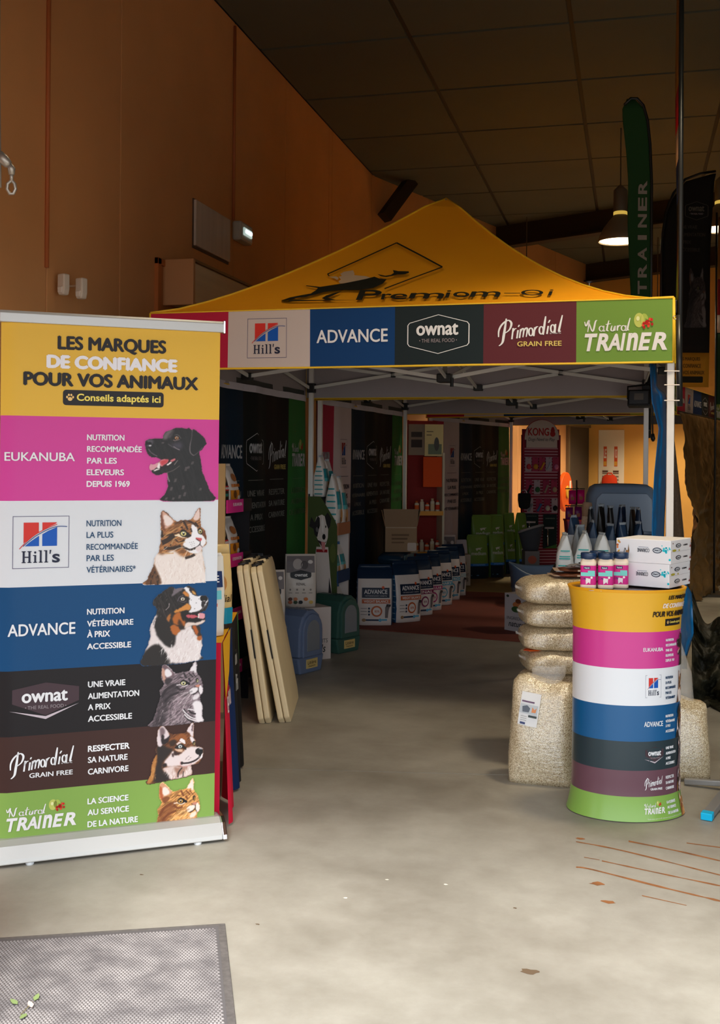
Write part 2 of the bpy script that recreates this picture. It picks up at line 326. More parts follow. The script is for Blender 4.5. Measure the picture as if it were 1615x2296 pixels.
    p.fill([(1195, 800), (1260, 775), (1340, 800), (1300, 870)], (200, 84, 86), 7); p.line([(1200, 800), (1240, 830), (1290, 860)], 16, (50, 24, 24)); p.line([(1300, 860), (1290, 930), (1200, 1000), (1060, 1050), (900, 980)], 20, (44, 30, 30)); p.line([(1290, 930), (1350, 1000)], 16, (50, 34, 34)); p.fill([(1200, 1020), (1300, 960), (1340, 1020), (1260, 1100)], (226, 206, 204), 12)
    for L in ([(1020, 1050), (960, 1180), (890, 1340)], [(1080, 1040), (1080, 1190)], [(1140, 1030), (1180, 1150)], [(1000, 980), (800, 1010), (620, 1110)], [(560, 970), (470, 1040)]): p.line(L, 9, (244, 232, 214), 3)
    for x, y in ((1060, 885), (1100, 880), (1145, 870), (1085, 930), (1120, 918), (1165, 908), (1110, 965), (1160, 955)): p.ell(x, y, 10, 6, (120, 110, 112), 0, 3)
    return p.final()
def paint_aussie():
    p = Paint(1615, 1867, 11, 12)
    p.sil([(265, 500), (300, 360), (380, 280), (520, 180), (680, 90), (760, 150), (870, 125), (980, 135), (1060, 90), (1160, 140), (1240, 220), (1290, 330), (1400, 325), (1480, 325), (1520, 390), (1525, 540), (1480, 650), (1400, 700), (1330, 720), (1440, 750), (1455, 840), (1450, 920), (1380, 990), (1250, 1005), (1330, 1010), (1370, 1180), (1400, 1320), (1390, 1500), (1350, 1650), (1345, 1800), (80, 1860), (100, 1560), (180, 1350), (215, 1180), (210, 1050), (240, 920), (310, 770), (360, 650), (330, 540)], (38, 33, 32))
    p.fur(1.2, .5, 18, 6)
    p.fill([(330, 720), (370, 800), (340, 1000), (400, 1200), (520, 1350), (640, 1460), (760, 1400), (820, 1180), (1000, 1040), (1160, 1020), (1290, 1240), (1400, 1320), (1350, 1800), (640, 1825), (600, 1650), (430, 1400), (250, 1420), (110, 1560), (210, 1250), (230, 940)], (226, 214, 212), 26)
    p.fill([(300, 900), (420, 760), (620, 900), (780, 1250), (740, 1460), (600, 1430), (420, 1260), (330, 1060)], (36, 31, 30), 24); p.fill([(90, 1860), (100, 1600), (260, 1440), (430, 1440), (600, 1660), (640, 1830)], (36, 31, 30), 24); p.fill([(1160, 1020), (1320, 1010), (1380, 1290), (1300, 1260), (1200, 1130)], (44, 36, 34), 14)
    q = [(300, 1200), (620, 1480), (820, 1150), (1160, 1030), (1390, 1330), (1340, 1780), (660, 1800)]; p.tufts(q, 90, 1.9, 130, 16, (186, 166, 160), .5, 3, .35); p.tufts(q, 70, 1.9, 150, 22, (242, 236, 234), .85, 4, .3); p.tufts([(230, 900), (340, 760), (340, 1100), (300, 1300), (180, 1400)], 34, 1.9, 130, 22, (222, 206, 204), .9, 8)
    p.tufts([(300, 400), (560, 200), (640, 400), (420, 1000), (350, 700)], 30, 1.9, 110, 14, (98, 86, 84), .7, 11)
    p.fill([(760, 150), (870, 125), (960, 140), (940, 180), (800, 260), (700, 330), (720, 240)], (128, 116, 124), 16, .8)
    p.fill([(960, 130), (1080, 150), (1160, 280), (1260, 340), (1400, 320), (1490, 340), (1520, 460), (1420, 620), (1300, 680), (1160, 720), (1080, 690), (1140, 600), (1080, 480), (1110, 400), (1060, 280)], (232, 228, 230), 14); p.fill([(1090, 120), (1200, 180), (1280, 320), (1180, 310), (1110, 230)], (46, 36, 34), 10); p.fill([(1150, 200), (1220, 250), (1260, 310), (1180, 280)], (206, 150, 76), 10)
    p.fill([(930, 240), (990, 215), (1070, 290), (1070, 360), (980, 310)], (204, 128, 56), 14); p.fill([(770, 640), (900, 600), (1040, 500), (1130, 560), (1100, 640), (960, 660), (780, 700)], (206, 134, 60), 14); p.fill([(740, 760), (880, 680), (940, 800), (1020, 1000), (860, 980), (740, 940)], (176, 96, 34), 18); p.fill([(670, 1000), (780, 980), (900, 1080), (810, 1200), (720, 1160)], (178, 98, 40), 16); p.fill([(580, 830), (670, 710), (650, 900)], (170, 104, 50), 12); p.fill([(1180, 1030), (1260, 1020), (1310, 1180), (1290, 1240), (1220, 1140)], (176, 88, 34), 12); p.fill([(1290, 1270), (1380, 1240), (1390, 1330), (1320, 1370)], (170, 90, 40), 14)
    p.fill([(930, 680), (1050, 660), (1080, 720), (1020, 800), (960, 900), (920, 800)], (30, 24, 22), 12); p.fill([(880, 860), (1000, 1040), (1010, 1080), (900, 1060), (830, 930)], (40, 30, 26), 18, .8)
    p.fill([(1000, 760), (1100, 710), (1300, 720), (1440, 760), (1450, 900), (1300, 935), (1140, 920), (1010, 850)], (26, 20, 22), 6); p.fill([(1020, 770), (1140, 760), (1300, 790), (1260, 830), (1090, 830)], (190, 84, 96), 9); p.fill([(1310, 740), (1430, 750), (1455, 830), (1400, 865), (1320, 830)], (222, 150, 158), 8); p.fill([(1295, 770), (1320, 760), (1325, 840), (1300, 830)], (244, 238, 232), 4); p.fill([(1050, 930), (1250, 950), (1440, 890), (1440, 950), (1350, 995), (1150, 1010), (1010, 1040)], (226, 206, 196), 12)
    p.ell(1430, 400, 92, 78, (20, 17, 18), .3); p.fill([(1380, 480), (1490, 480), (1440, 560), (1390, 610)], (40, 34, 36), 10); p.ell(1440, 455, 30, 12, (150, 146, 146), 0, 6); p.line([(1450, 560), (1400, 620), (1300, 700), (1120, 730)], 14, (40, 30, 30))
    p.line([(830, 440), (870, 350), (960, 320)], 26, (96, 86, 96), 10, .8); eye(p, 945, 392, 46, 38, (232, 218, 196)); p.line([(870, 430), (960, 470), (1030, 440)], 12, (110, 96, 104)); p.line([(640, 480), (630, 560), (560, 630)], 14, (170, 156, 156))
    for x, y in ((1140, 425), (1315, 405), (1255, 495), (1220, 625), (1140, 595)): p.ell(x, y, 10, 9, (80, 70, 70), 0, 4)
    return p.final()
def paint_cat(g):                # the grey and the ginger tabby share one pose
    if g: base, dk, lt, wh, ear, iris, rim = (124, 108, 114), (42, 36, 40), (188, 172, 176), (226, 218, 220), (196, 150, 130), (222, 214, 160), (190, 180, 186)
    else: base, dk, lt, wh, ear, iris, rim = (200, 140, 80), (112, 60, 34), (232, 196, 142), (236, 218, 206), (178, 92, 54), (206, 150, 70), (240, 214, 160)
    p = Paint(1615, 1561, 11, 10)
    p.sil([(325, 290), (335, 140), (380, 80), (440, 80), (540, 180), (640, 290), (700, 315), (820, 290), (960, 280), (1010, 270), (1070, 150), (1150, 40), (1185, 100), (1185, 320), (1260, 420), (1320, 560), (1335, 700), (1340, 820), (1270, 900), (1290, 1030), (1340, 1180), (1330, 1400), (1370, 1500), (1200, 1530), (90, 1561), (160, 1370), (230, 1130), (300, 900), (320, 820), (300, 700), (400, 560), (345, 430)], base)
    p.fur(-.6, .6, 16, 6)
    p.fill([(300, 900), (400, 700), (700, 560), (760, 700), (600, 900), (520, 1150), (400, 1561), (140, 1561)], dk, 40, .7); p.fill([(1100, 1050), (1280, 1030), (1340, 1180), (1330, 1400), (1370, 1500), (1200, 1530), (1150, 1300)], wh, 20)
    q = [(330, 900), (900, 900), (1150, 1050), (1180, 1520), (300, 1540)]; p.tufts(q, 80, 2.2, 130, 16, lt, .75, 3, .35); p.tufts(q, 60, 2.2, 120, 16, dk, .7, 4, .35); p.tufts([(110, 1540), (240, 1130), (320, 860), (420, 900), (300, 1540)], 34, 2.1, 90, 14, base, .8, 6)
    for L in ([(880, 1180), (960, 1310), (1120, 1420)], [(1000, 1200), (1060, 1290), (1180, 1330)], [(900, 1340), (1000, 1450), (1120, 1520)]): p.line(L, 40, dk, 8); 
    for L in ([(860, 1200), (930, 1290), (1060, 1400), (1180, 1450)], [(900, 1320), (1010, 1430), (1190, 1500)], [(980, 1200), (1080, 1220), (1200, 1260)]): p.line(L, 26, wh, 8)
    p.fill([(335, 300), (345, 140), (400, 90), (480, 150), (640, 300), (600, 380), (480, 420), (400, 470)], (110, 86, 92) if g else (206, 150, 116), 14); p.fill([(400, 250), (480, 190), (600, 320), (520, 390), (430, 370)], wh, 16); p.fill([(335, 300), (350, 170), (400, 200), (420, 330), (440, 500), (390, 460)], ear, 16); p.line([(330, 300), (340, 130), (400, 85), (470, 110), (560, 210), (660, 310)], 14, rim)
    p.fill([(1020, 270), (1090, 150), (1165, 70), (1180, 330), (1100, 290)], wh, 12); p.line([(1015, 275), (1070, 160), (1150, 45), (1180, 110)], 14, lt); p.fill([(430, 440), (560, 420), (600, 480), (500, 580), (440, 540)], dk, 16, .8)
    for L, wd in (([(870, 310), (900, 370), (940, 450)], 44), ([(990, 320), (1050, 380), (1110, 440)], 30), ([(990, 450), (1040, 530)], 44), ([(1090, 330), (1160, 430)], 24), ([(780, 420), (850, 430)], 28), ([(640, 600), (760, 550)], 22), ([(700, 640), (800, 720), (920, 700)], 50), ([(350, 860), (460, 690), (640, 590)], 60), ([(420, 980), (560, 850), (760, 780)], 50), ([(1080, 860), (1180, 820)], 26)): p.line(L, wd, dk, 9, .85)
    p.fill([(800, 540), (860, 480), (940, 510), (1040, 590), (1000, 610), (930, 610), (860, 620)], (24, 22, 24), 6); p.line([(700, 600), (800, 600), (880, 640), (980, 610)], 20, wh, 8); eye(p, 868, 565, 58, 44, iris, .15); p.ell(1200, 520, 36, 62, (28, 26, 28)); p.ell(1205, 530, 22, 40, iris, 0, 4); p.ell(1198, 525, 10, 30, (20, 18, 18), 0, 3)
    p.fill([(1150, 650), (1230, 620), (1280, 650), (1235, 700)], (196, 130, 110), 7); p.line([(1130, 650), (1200, 690), (1235, 700)], 14, (40, 26, 26)); p.fill([(1010, 760), (1080, 700), (1200, 690), (1225, 760), (1130, 830), (1050, 830)], wh, 12); p.fill([(1250, 690), (1290, 650), (1335, 740), (1330, 830), (1270, 860), (1240, 770)], wh, 10); p.line([(1236, 690), (1225, 780), (1130, 840), (1080, 860)], 18, (36, 28, 30)); p.line([(1228, 780), (1270, 850)], 16, (36, 28, 30)); p.fill([(1130, 880), (1240, 840), (1260, 900), (1180, 980), (1080, 960)], wh, 16, .9)
    for L in ([(1060, 800), (900, 920), (780, 1060)], [(1040, 780), (840, 860), (620, 980)], [(1060, 830), (960, 980), (880, 1140)], [(1060, 780), (900, 800), (800, 820)], [(1100, 850), (1060, 1000)]): p.line(L, 8, (236, 226, 224) if g else (244, 214, 170), 3, .9)
    for y in (760, 785): p.line([(990, y + 30), (1090, y)], 8, dk, 3)
    return p.final()
def paint_wolf():
    p = Paint(1615, 1507, 11, 10)
    p.sil([(280, 390), (290, 230), (340, 120), (400, 105), (460, 140), (540, 250), (620, 310), (700, 330), (830, 310), (960, 320), (1010, 240), (1080, 120), (1140, 60), (1168, 130), (1165, 430), (1215, 520), (1225, 660), (1330, 690), (1400, 740), (1405, 880), (1360, 980), (1290, 1080), (1180, 1105), (1110, 1110), (1120, 1220), (1105, 1360), (640, 1420), (50, 1470), (140, 1280), (150, 1090), (200, 900), (280, 760), (240, 660), (290, 560)], (112, 66, 40))
    p.fur(-.7, .55, 16, 6)
    p.fill([(290, 560), (420, 560), (560, 640), (680, 700), (560, 850), (440, 1000), (420, 1150), (560, 1260), (640, 1420), (220, 1440), (280, 1000)], (44, 36, 34), 30); p.fill([(150, 1100), (230, 850), (290, 800), (260, 1100), (200, 1400), (60, 1470)], (176, 118, 62), 20); p.tufts([(60, 1470), (150, 1100), (280, 800), (280, 1300), (200, 1420)], 26, 1.9, 90, 14, (214, 160, 100), .8, 2)
    p.fill([(470, 990), (600, 830), (680, 740), (800, 850), (930, 760), (1060, 670), (1230, 680), (1360, 720), (1400, 860), (1330, 1000), (1180, 1105), (960, 1140), (820, 1110), (660, 1110), (540, 1090)], (222, 206, 204), 20); p.fill([(430, 1150), (700, 1100), (920, 1160), (1100, 1130), (1110, 1360), (640, 1415), (560, 1280)], (216, 194, 188), 20); p.tufts([(440, 1150), (1100, 1120), (1100, 1350), (660, 1400)], 60, 1.8, 110, 14, (156, 104, 84), .55, 5); p.tufts([(440, 1150), (1100, 1120), (1100, 1350), (660, 1400)], 40, 1.8, 110, 16, (240, 230, 226), .8, 6)
    p.fill([(700, 1140), (900, 1170), (1010, 1140), (930, 1280), (800, 1330)], (140, 92, 70), 26, .7); p.line([(800, 1390), (810, 1270), (900, 1160)], 30, (50, 36, 36), 10); p.line([(920, 1390), (930, 1250)], 22, (60, 42, 40), 10)
    p.fill([(285, 390), (310, 200), (400, 110), (470, 150), (560, 280), (580, 400), (500, 470), (380, 610), (300, 560)], (216, 200, 202), 14); p.fill([(340, 180), (420, 140), (480, 260), (440, 330), (380, 420), (360, 300)], (118, 98, 102), 20); p.fill([(390, 340), (450, 330), (460, 430), (540, 400), (600, 340), (560, 480), (480, 560), (400, 520)], (40, 32, 34), 12); p.fill([(1000, 280), (1090, 130), (1140, 70), (1165, 150), (1150, 430), (1060, 330)], (222, 206, 208), 12); p.fill([(1110, 220), (1150, 120), (1145, 280), (1110, 300)], (120, 98, 102), 10); p.line([(940, 310), (1000, 230)], 24, (120, 84, 40), 8)
    p.fill([(620, 480), (760, 360), (900, 330), (1000, 420), (1010, 560), (930, 480), (830, 460), (700, 560), (600, 560)], (150, 88, 46), 18, .8); p.fill([(590, 500), (700, 460), (760, 520), (680, 620), (600, 600)], (56, 38, 30), 18); p.fill([(820, 480), (900, 450), (970, 540), (960, 600), (880, 540)], (232, 220, 220), 10); p.fill([(750, 570), (830, 520), (880, 560), (790, 600)], (220, 196, 190), 10); p.fill([(1070, 440), (1130, 430), (1200, 530), (1160, 580), (1110, 540)], (226, 214, 216), 12)
    p.fill([(720, 640), (840, 570), (920, 610), (1000, 690), (980, 730), (900, 680), (800, 700), (740, 680)], (34, 26, 26), 7); p.fill([(720, 680), (800, 700), (920, 720), (860, 780), (760, 740)], (214, 176, 150), 14); eye(p, 845, 640, 46, 42, (206, 214, 216)); p.fill([(700, 720), (800, 790), (900, 790), (800, 840), (700, 830)], (60, 40, 36), 14); p.ell(1180, 590, 38, 56, (30, 26, 26)); p.ell(1184, 600, 22, 36, (196, 170, 110), 0, 4); p.ell(1180, 592, 10, 22, (20, 16, 16), 0, 3)
    p.ell(1310, 800, 98, 84, (24, 22, 24), .2); p.fill([(1300, 860), (1390, 830), (1340, 920), (1310, 940)], (28, 24, 26), 6); p.fill([(1310, 720), (1390, 740), (1380, 760), (1310, 750)], (170, 164, 170), 8)
    p.line([(1330, 920), (1240, 1000), (1100, 1050), (960, 1060), (870, 1040)], 40, (44, 32, 34), 8); p.ell(890, 1050, 34, 40, (50, 36, 36), 0, 8); p.line([(860, 1000), (850, 1080), (920, 1140), (1040, 1130), (1140, 1080)], 16, (206, 150, 150), 6); p.line([(1240, 960), (1330, 930)], 10, (226, 216, 216), 3); p.fill([(1340, 960), (1395, 850), (1390, 930), (1350, 1000)], (230, 224, 226), 6)
    for x, y in ((1010, 930), (1050, 900), (1060, 980), (990, 960), (1100, 940)): p.ell(x, y, 26, 9, (130, 110, 112), -.4, 6, .7)
    p.fill([(420, 1050), (500, 1010), (530, 1080), (450, 1120)], (46, 36, 34), 14); p.fill([(640, 800), (700, 800), (680, 900)], (70, 50, 48), 12)
    return p.final()
def attr_mat(name='portrait_print', rough=.45):
    if name in _M: return _M[name]
    m = bpy.data.materials.new(name); m.use_nodes = True; b = m.node_tree.nodes['Principled BSDF']; b.inputs['Roughness'].default_value = rough; b.inputs['Specular IOR Level'].default_value = .35
    a = m.node_tree.nodes.new('ShaderNodeAttribute'); a.attribute_name = 'Col'; m.node_tree.links.new(a.outputs['Color'], b.inputs['Base Color']); _M[name] = m; return m
def place_portrait(pt, box, bgc, fn, name, parent, h, step=1):
    """pt = (colours, alpha); box = x0,y0,x1,y1 (y up) on the printed surface; fn maps (x,y,h) to space"""
    col, al = pt; col = col[::step, ::step]; al = al[::step, ::step]; ny, nx = al.shape; x0, y0, x1, y1 = box
    L = np.where(col <= .04045, col / 12.92, ((np.clip(col, 0, 1) + .055) / 1.055) ** 2.4); B = np.array(rgb(bgc)); L = L * al[..., None] + B * (1 - al[..., None])
    idx = -np.ones((ny, nx), int); keep = np.zeros((ny, nx), bool); q = []
    for j in range(ny - 1):
        for i in range(nx - 1):
            if al[j:j + 2, i:i + 2].max() > .08: q.append((j, i)); keep[j:j + 2, i:i + 2] = True
    js, is_ = np.nonzero(keep); idx[js, is_] = np.arange(len(js))
    V = [fn(x0 + (x1 - x0) * (i + .5) / nx, y1 - (y1 - y0) * (j + .5) / ny, h) for j, i in zip(js, is_)]
    F = [(idx[j + 1, i], idx[j + 1, i + 1], idx[j, i + 1], idx[j, i]) for j, i in q]
    me = bpy.data.meshes.new(name); me.from_pydata([tuple(map(float, v)) for v in V], [], F); me.materials.append(attr_mat())
    ca = me.color_attributes.new('Col', 'FLOAT_COLOR', 'POINT'); ca.data.foreach_set('color', np.c_[L[js, is_], np.ones(len(js))].ravel())
    o = bpy.data.objects.new(name, me); C.objects.link(o); o.parent = parent; return o
PORT = [None, paint_lab(), paint_tabby(), paint_aussie(), paint_cat(True), paint_wolf(), paint_cat(False)]
# crops of the printed portraits on the roll-up, in photograph pixels
PCROP = [None, (310, 945, 490, 1125), (320, 1130, 480, 1310), (315, 1305, 475, 1490), (330, 1480, 480, 1625), (325, 1615, 475, 1755), (325.5, 1743.4, 472.8, 1862.4)]
_n = int(len(PORT[6][1]) * 1255 / 1561); PORT[6] = (PORT[6][0][:_n], PORT[6][1][:_n])
# ------------------------------------------------------------------ brand marks, each in the unit square
WHITE = (232, 232, 234); INK = (38, 34, 36)
def lg_euk(col=WHITE): a = Art(); a.text('EUKANUBA', 0, 0, 1, 1, col, .015); return a
def lg_adv(col=WHITE): a = Art(); a.text('ADVANCE', 0, 0, 1, 1, col, .018); return a
def lg_hills(frame=True):
    a = Art(); f = lambda P: [((x - 88) / 392., 1 - (y - 1450) / 365.) for x, y in P]
    if frame:
        for P in ([(88, 1450), (480, 1450), (480, 1454), (88, 1454)], [(88, 1811), (480, 1811), (480, 1815), (88, 1815)], [(88, 1450), (92, 1450), (92, 1815), (88, 1815)], [(476, 1450), (480, 1450), (480, 1815), (476, 1815)]): a.poly(f(P), (96, 90, 120), 1)
    red, blu = (206, 52, 44), (20, 84, 176)
    a.poly(f([(163, 1495), (268, 1495), (268, 1568), (235, 1585), (163, 1640)]), red, 1); a.poly(f([(292, 1495), (395, 1495), (385, 1505), (340, 1525), (292, 1552)]), red, 1)
    a.poly(f([(172, 1660), (205, 1632), (245, 1604), (270, 1588), (270, 1660)]), blu, 1); a.poly(f([(292, 1578), (330, 1556), (395, 1528), (395, 1660), (292, 1660)]), blu, 1)
    a.stroke(f([(135, 1678), (190, 1622), (250, 1575), (320, 1538), (395, 1508)]), .014, red, 2); a.stroke(f([(160, 1660), (240, 1594), (330, 1545), (400, 1524), (465, 1526)]), .016, (70, 90, 140), 2)
    n = (36, 40, 62)
    def st(x0, x1, y0, y1, sr=True):
        a.poly(f([(x0, y0), (x1, y0), (x1, y1), (x0, y1)]), n, 2)
        if sr: a.poly(f([(x0 - 7, y1 - 6), (x1 + 7, y1 - 6), (x1 + 7, y1), (x0 - 7, y1)]), n, 2)
    st(158, 172, 1694, 1776); st(198, 212, 1694, 1776); a.poly(f([(151, 1694), (179, 1694), (179, 1700), (151, 1700)]), n, 2); a.poly(f([(191, 1694), (219, 1694), (219, 1700), (191, 1700)]), n, 2); a.poly(f([(172, 1732), (198, 1732), (198, 1740), (172, 1740)]), n, 2)
    st(238, 251, 1722, 1776); a.disc(*f([(244, 1704)])[0], .02, .022, n, 2); a.poly(f([(229, 1722), (251, 1722), (251, 1728), (229, 1728)]), n, 2)
    for x in (276, 314): st(x, x + 13, 1690, 1776); a.poly(f([(x - 9, 1690), (x + 13, 1690), (x + 13, 1696), (x - 9, 1696)]), n, 2)
    a.poly(f([(344, 1688), (356, 1688), (350, 1716), (343, 1716)]), n, 2); b = f([(362, 1778), (416, 1716)]); a.text('s', b[0][0], b[0][1], b[1][0], b[1][1], n, .02)
    return a
def hexa(m=0.): return [(.5, 1 - m), (1 - m, .76 - m * .3), (1 - m, .24 + m * .3), (.5, m), (m, .24 + m * .3), (m, .76 - m * .3)]
def lg_own(outline=True, col=WHITE):
    a = Art()
    if outline: a.stroke([(.5, 1), (.97, .80), (1, .74), (1, .26), (.97, .2), (.5, 0), (.03, .2), (0, .26), (0, .74), (.03, .8)], .016, col, 1, False, True)
    else:
        a.poly([(.5, 1), (1, .84), (1, .46), (.5, .1), (0, .46), (0, .84)], (70, 54, 60), 1); a.poly([(-.04, .27), (.5, .08), (1.0, .38), (.5, 0)], (196, 182, 190), 1)
    a.text('ownat', .14, .46, .83, .78, col, .03); a.text('THE REAL FOOD', .23, .29, .77, .385, (150, 140, 144), .004, lay=2); a.disc(.2, .34, .008, .014, (150, 140, 144), 2); a.disc(.8, .34, .008, .014, (150, 140, 144), 2); return a
def lg_prim(col=WHITE, gf=None):
    a = Art(); g = lambda P: [(x / 425., 1 - y / 175.) for x, y in P]; S = lambda P, wd=9, cl=False: a.stroke(g(P), wd / 300., col, 2, True, cl, True)
    S([(54, 12), (47, 60), (38, 112), (30, 150), (8, 170)], 12); S([(4, 118), (6, 80), (28, 44), (66, 22), (88, 40), (76, 76), (44, 98)], 11)
    S([(100, 68), (92, 132)]); S([(94, 98), (106, 76), (122, 70)]); S([(132, 80), (125, 128)]); S([(134, 62), (140, 50)], 8)
    S([(150, 74), (142, 126)]); S([(145, 98), (160, 72), (170, 80), (164, 122)]); S([(167, 94), (184, 68), (193, 78), (186, 120)])
    lp = lambda cx, cy, rx, ry: [(cx + rx * math.cos(t), cy + ry * math.sin(t)) for t in np.linspace(0, 6.283, 9)[:-1]]
    a.stroke(g(lp(216, 92, 13, 23)), .026, col, 2, True, True); S([(242, 66), (235, 117)]); S([(237, 90), (250, 66), (264, 62)])
    a.stroke(g(lp(284, 84, 13, 22)), .026, col, 2, True, True); S([(312, 4), (304, 55), (297, 110)], 10); S([(329, 60), (321, 106)]); S([(330, 42), (340, 26)], 8)
    a.stroke(g(lp(358, 75, 13, 22)), .026, col, 2, True, True); S([(376, 50), (372, 100)]); S([(420, 0), (406, 55), (398, 92), (410, 90)], 10)
    a.text('by Wister Pet', .8, .385, .97, .44, col, .0, lay=2); a.text('GRAIN FREE', .30, 0, .98, .17, gf or col, .02); return a
def lg_train(col=(226, 222, 222)):
    a = Art(); g = lambda P: [(x / 470., 1 - y / 190.) for x, y in P]; S = lambda P, wd=7: a.stroke(g(P), wd / 330., col, 2, True, False, True)
    S([(4, 40), (12, 62), (24, 40), (30, 36), (22, 92)]); S([(28, 42), (50, 90), (66, 40), (76, 34)]); lp = lambda cx, cy, rx, ry: [(cx + rx * math.cos(t), cy + ry * math.sin(t)) for t in np.linspace(0, 6.283, 9)[:-1]]
    for cx in (100, 225): a.stroke(g(lp(cx, 76, 12, 13)), .016, col, 2, True, True); S([(cx + 14, 62), (cx + 12, 88), (cx + 22, 86)])
    S([(142, 36), (131, 82), (142, 88)]); S([(124, 56), (154, 52)]); S([(160, 62), (155, 84), (168, 88), (178, 64), (177, 88)]); S([(192, 62), (190, 88)]); S([(192, 74), (201, 62), (211, 65)]); S([(262, 26), (248, 80), (258, 86)])
    for t, x0, x1 in (('T', 4, 78), ('R', 70, 145), ('A', 136, 208), ('I', 207, 238), ('n', 240, 308), ('E', 308, 384), ('R', 384, 470)):
        b = g([(x0, 188), (x1, 100)]); a.text(t, b[0][0], b[0][1], b[1][0], b[1][1], col, .035, .22)
    a.disc(*g([(312, 38)])[0], .06, .19, (184, 190, 96), 1); a.disc(*g([(340, 36)])[0], .05, .16, (162, 178, 80), 1); a.disc(*g([(306, 30)])[0], .02, .06, (220, 220, 160), 2)
    r = np.random.default_rng(4)
    for k in range(16): x, y = r.normal(362, 14), r.normal(54, 9); a.disc(*g([(x, y)])[0], .016, .042, [(196, 40, 34), (172, 24, 30), (220, 70, 50)][k % 3], 3, 8)
    a.poly(g([(346, 30), (372, 40), (352, 44)]), (110, 140, 60), 2); return a
def paw(a, x, y, r, col, lay=3, ky=1.):
    a.disc(x, y - r * .25 * ky, r * .48, r * .4 * ky, col, lay)
    for dx, dy in ((-.62, .15), (-.25, .6), (.25, .6), (.62, .15)): a.disc(x + r * dx, y + r * dy * ky, r * .2, r * .27 * ky, col, lay, 10)
BANDC = [(226, 178, 62), (206, 66, 148), (216, 218, 222), (14, 70, 116), (33, 30, 32), (64, 42, 38), (128, 162, 78)]
CLOTHC = [(176, 24, 60), (196, 182, 176), (4, 58, 112), (24, 36, 40), (92, 36, 44), (108, 142, 58)]
SLOG = [None, ['NUTRITION', 'RECOMMANDÉE', 'PAR LES', 'ELEVEURS', 'DEPUIS 1969'], ['NUTRITION', 'LA PLUS', 'RECOMMANDÉE', 'PAR LES', 'VÉTÉRINAIRES*'], ['NUTRITION', 'VÉTÉRINAIRE', 'À PRIX', 'ACCESSIBLE'], ['UNE VRAIE', 'ALIMENTATION', 'A PRIX', 'ACCESSIBLE'], ['RESPECTER', 'SA NATURE', 'CARNIVORE'], ['LA SCIENCE', 'AU SERVICE', 'DE LA NATURE']]
def logo_of(i, banner=True):
    return [None, lg_euk, lg_hills, lg_adv, lambda: lg_own(not banner), lambda: lg_prim(WHITE, None if banner else (226, 200, 110)), lg_train][i]()
# ------------------------------------------------------------------ the hall
XW, ZC, YF = -3.5, 5.45, 2.15           # left wall, ceiling, front wall with the big opening
KINK = np.array([XW, 14.6, 0.]); kang = math.radians(19); KD = np.array([math.sin(kang), math.cos(kang), 0.]); KN = np.array([math.cos(kang), -math.sin(kang), 0.])
KLEN = 8.1; CORN = KINK + KD * KLEN
def wallmat(name, col):
    m = M(name, col, .7, var=.06, scale=1.3, bump=.05, bscale=60); return m
ocre = wallmat('ochre_wall_paint', (232, 170, 112)); yel = wallmat('yellow_wall_paint', (222, 168, 84))
def struct(name, fn, **kw): o = part(name, None, fn, **kw); o['kind'] = 'structure'; return o
# concrete floor: slabs cast side by side with recessed joints
def concrete():
    m = bpy.data.materials.new('concrete_floor'); m.use_nodes = True; nt = m.node_tree; b = nt.nodes['Principled BSDF']; N = nt.nodes.new; Lk = nt.links.new
    tc = N('ShaderNodeTexCoord'); n1 = N('ShaderNodeTexNoise'); n1.inputs['Scale'].default_value = .9; n1.inputs['Detail'].default_value = 9; n1.inputs['Roughness'].default_value = .62
    n2 = N('ShaderNodeTexNoise'); n2.inputs['Scale'].default_value = 5.5; n2.inputs['Detail'].default_value = 10; n2.inputs['Roughness'].default_value = .7
    n3 = N('ShaderNodeTexNoise'); n3.inputs['Scale'].default_value = 60; n3.inputs['Detail'].default_value = 3
    for n in (n1, n2, n3): Lk(tc.outputs['Object'], n.inputs['Vector'])
    r1 = N('ShaderNodeValToRGB'); e = r1.color_ramp.elements; e[0].position = .32; e[0].color = (*rgb(134, 127, 115), 1); e[1].position = .66; e[1].color = (*rgb(176, 171, 159), 1)
    r2 = N('ShaderNodeValToRGB'); e = r2.color_ramp.elements; e[0].position = .3; e[0].color = (.72, .70, .66, 1); e[1].position = .62; e[1].color = (1, 1, 1, 1)
    mx = N('ShaderNodeMix'); mx.data_type = 'RGBA'; mx.blend_type = 'MULTIPLY'; mx.inputs[0].default_value = .55
    Lk(n1.outputs[0], r1.inputs[0]); Lk(n2.outputs[0], r2.inputs[0]); Lk(r1.outputs[0], mx.inputs[6]); Lk(r2.outputs[0], mx.inputs[7]); Lk(mx.outputs[2], b.inputs['Base Color'])
    rr = N('ShaderNodeMapRange'); rr.inputs[3].default_value = .38; rr.inputs[4].default_value = .62; Lk(n2.outputs[0], rr.inputs[0]); Lk(rr.outputs[0], b.inputs['Roughness'])
    bp = N('ShaderNodeBump'); bp.inputs['Strength'].default_value = .08; bp.inputs['Distance'].default_value = .005; Lk(n3.outputs[0], bp.inputs['Height']); Lk(bp.outputs[0], b.inputs['Normal'])
    b.inputs['Specular IOR Level'].default_value = .4; return m
conc = concrete(); dgrout = M('joint_filler', (84, 76, 64), .9)
JP, JQ = fl(520, 1722), fl(1150, 1738); jd = (JQ - JP) / np.linalg.norm(JQ - JP)
floor = struct('floor', lambda b: b.box((-6, -.2 + 0, -.3), (14, 30, -.006), dgrout)); floor.location = (0, 0, 0)
jl = lambda x: JP[1] + (x - JP[0]) * jd[1] / jd[0]
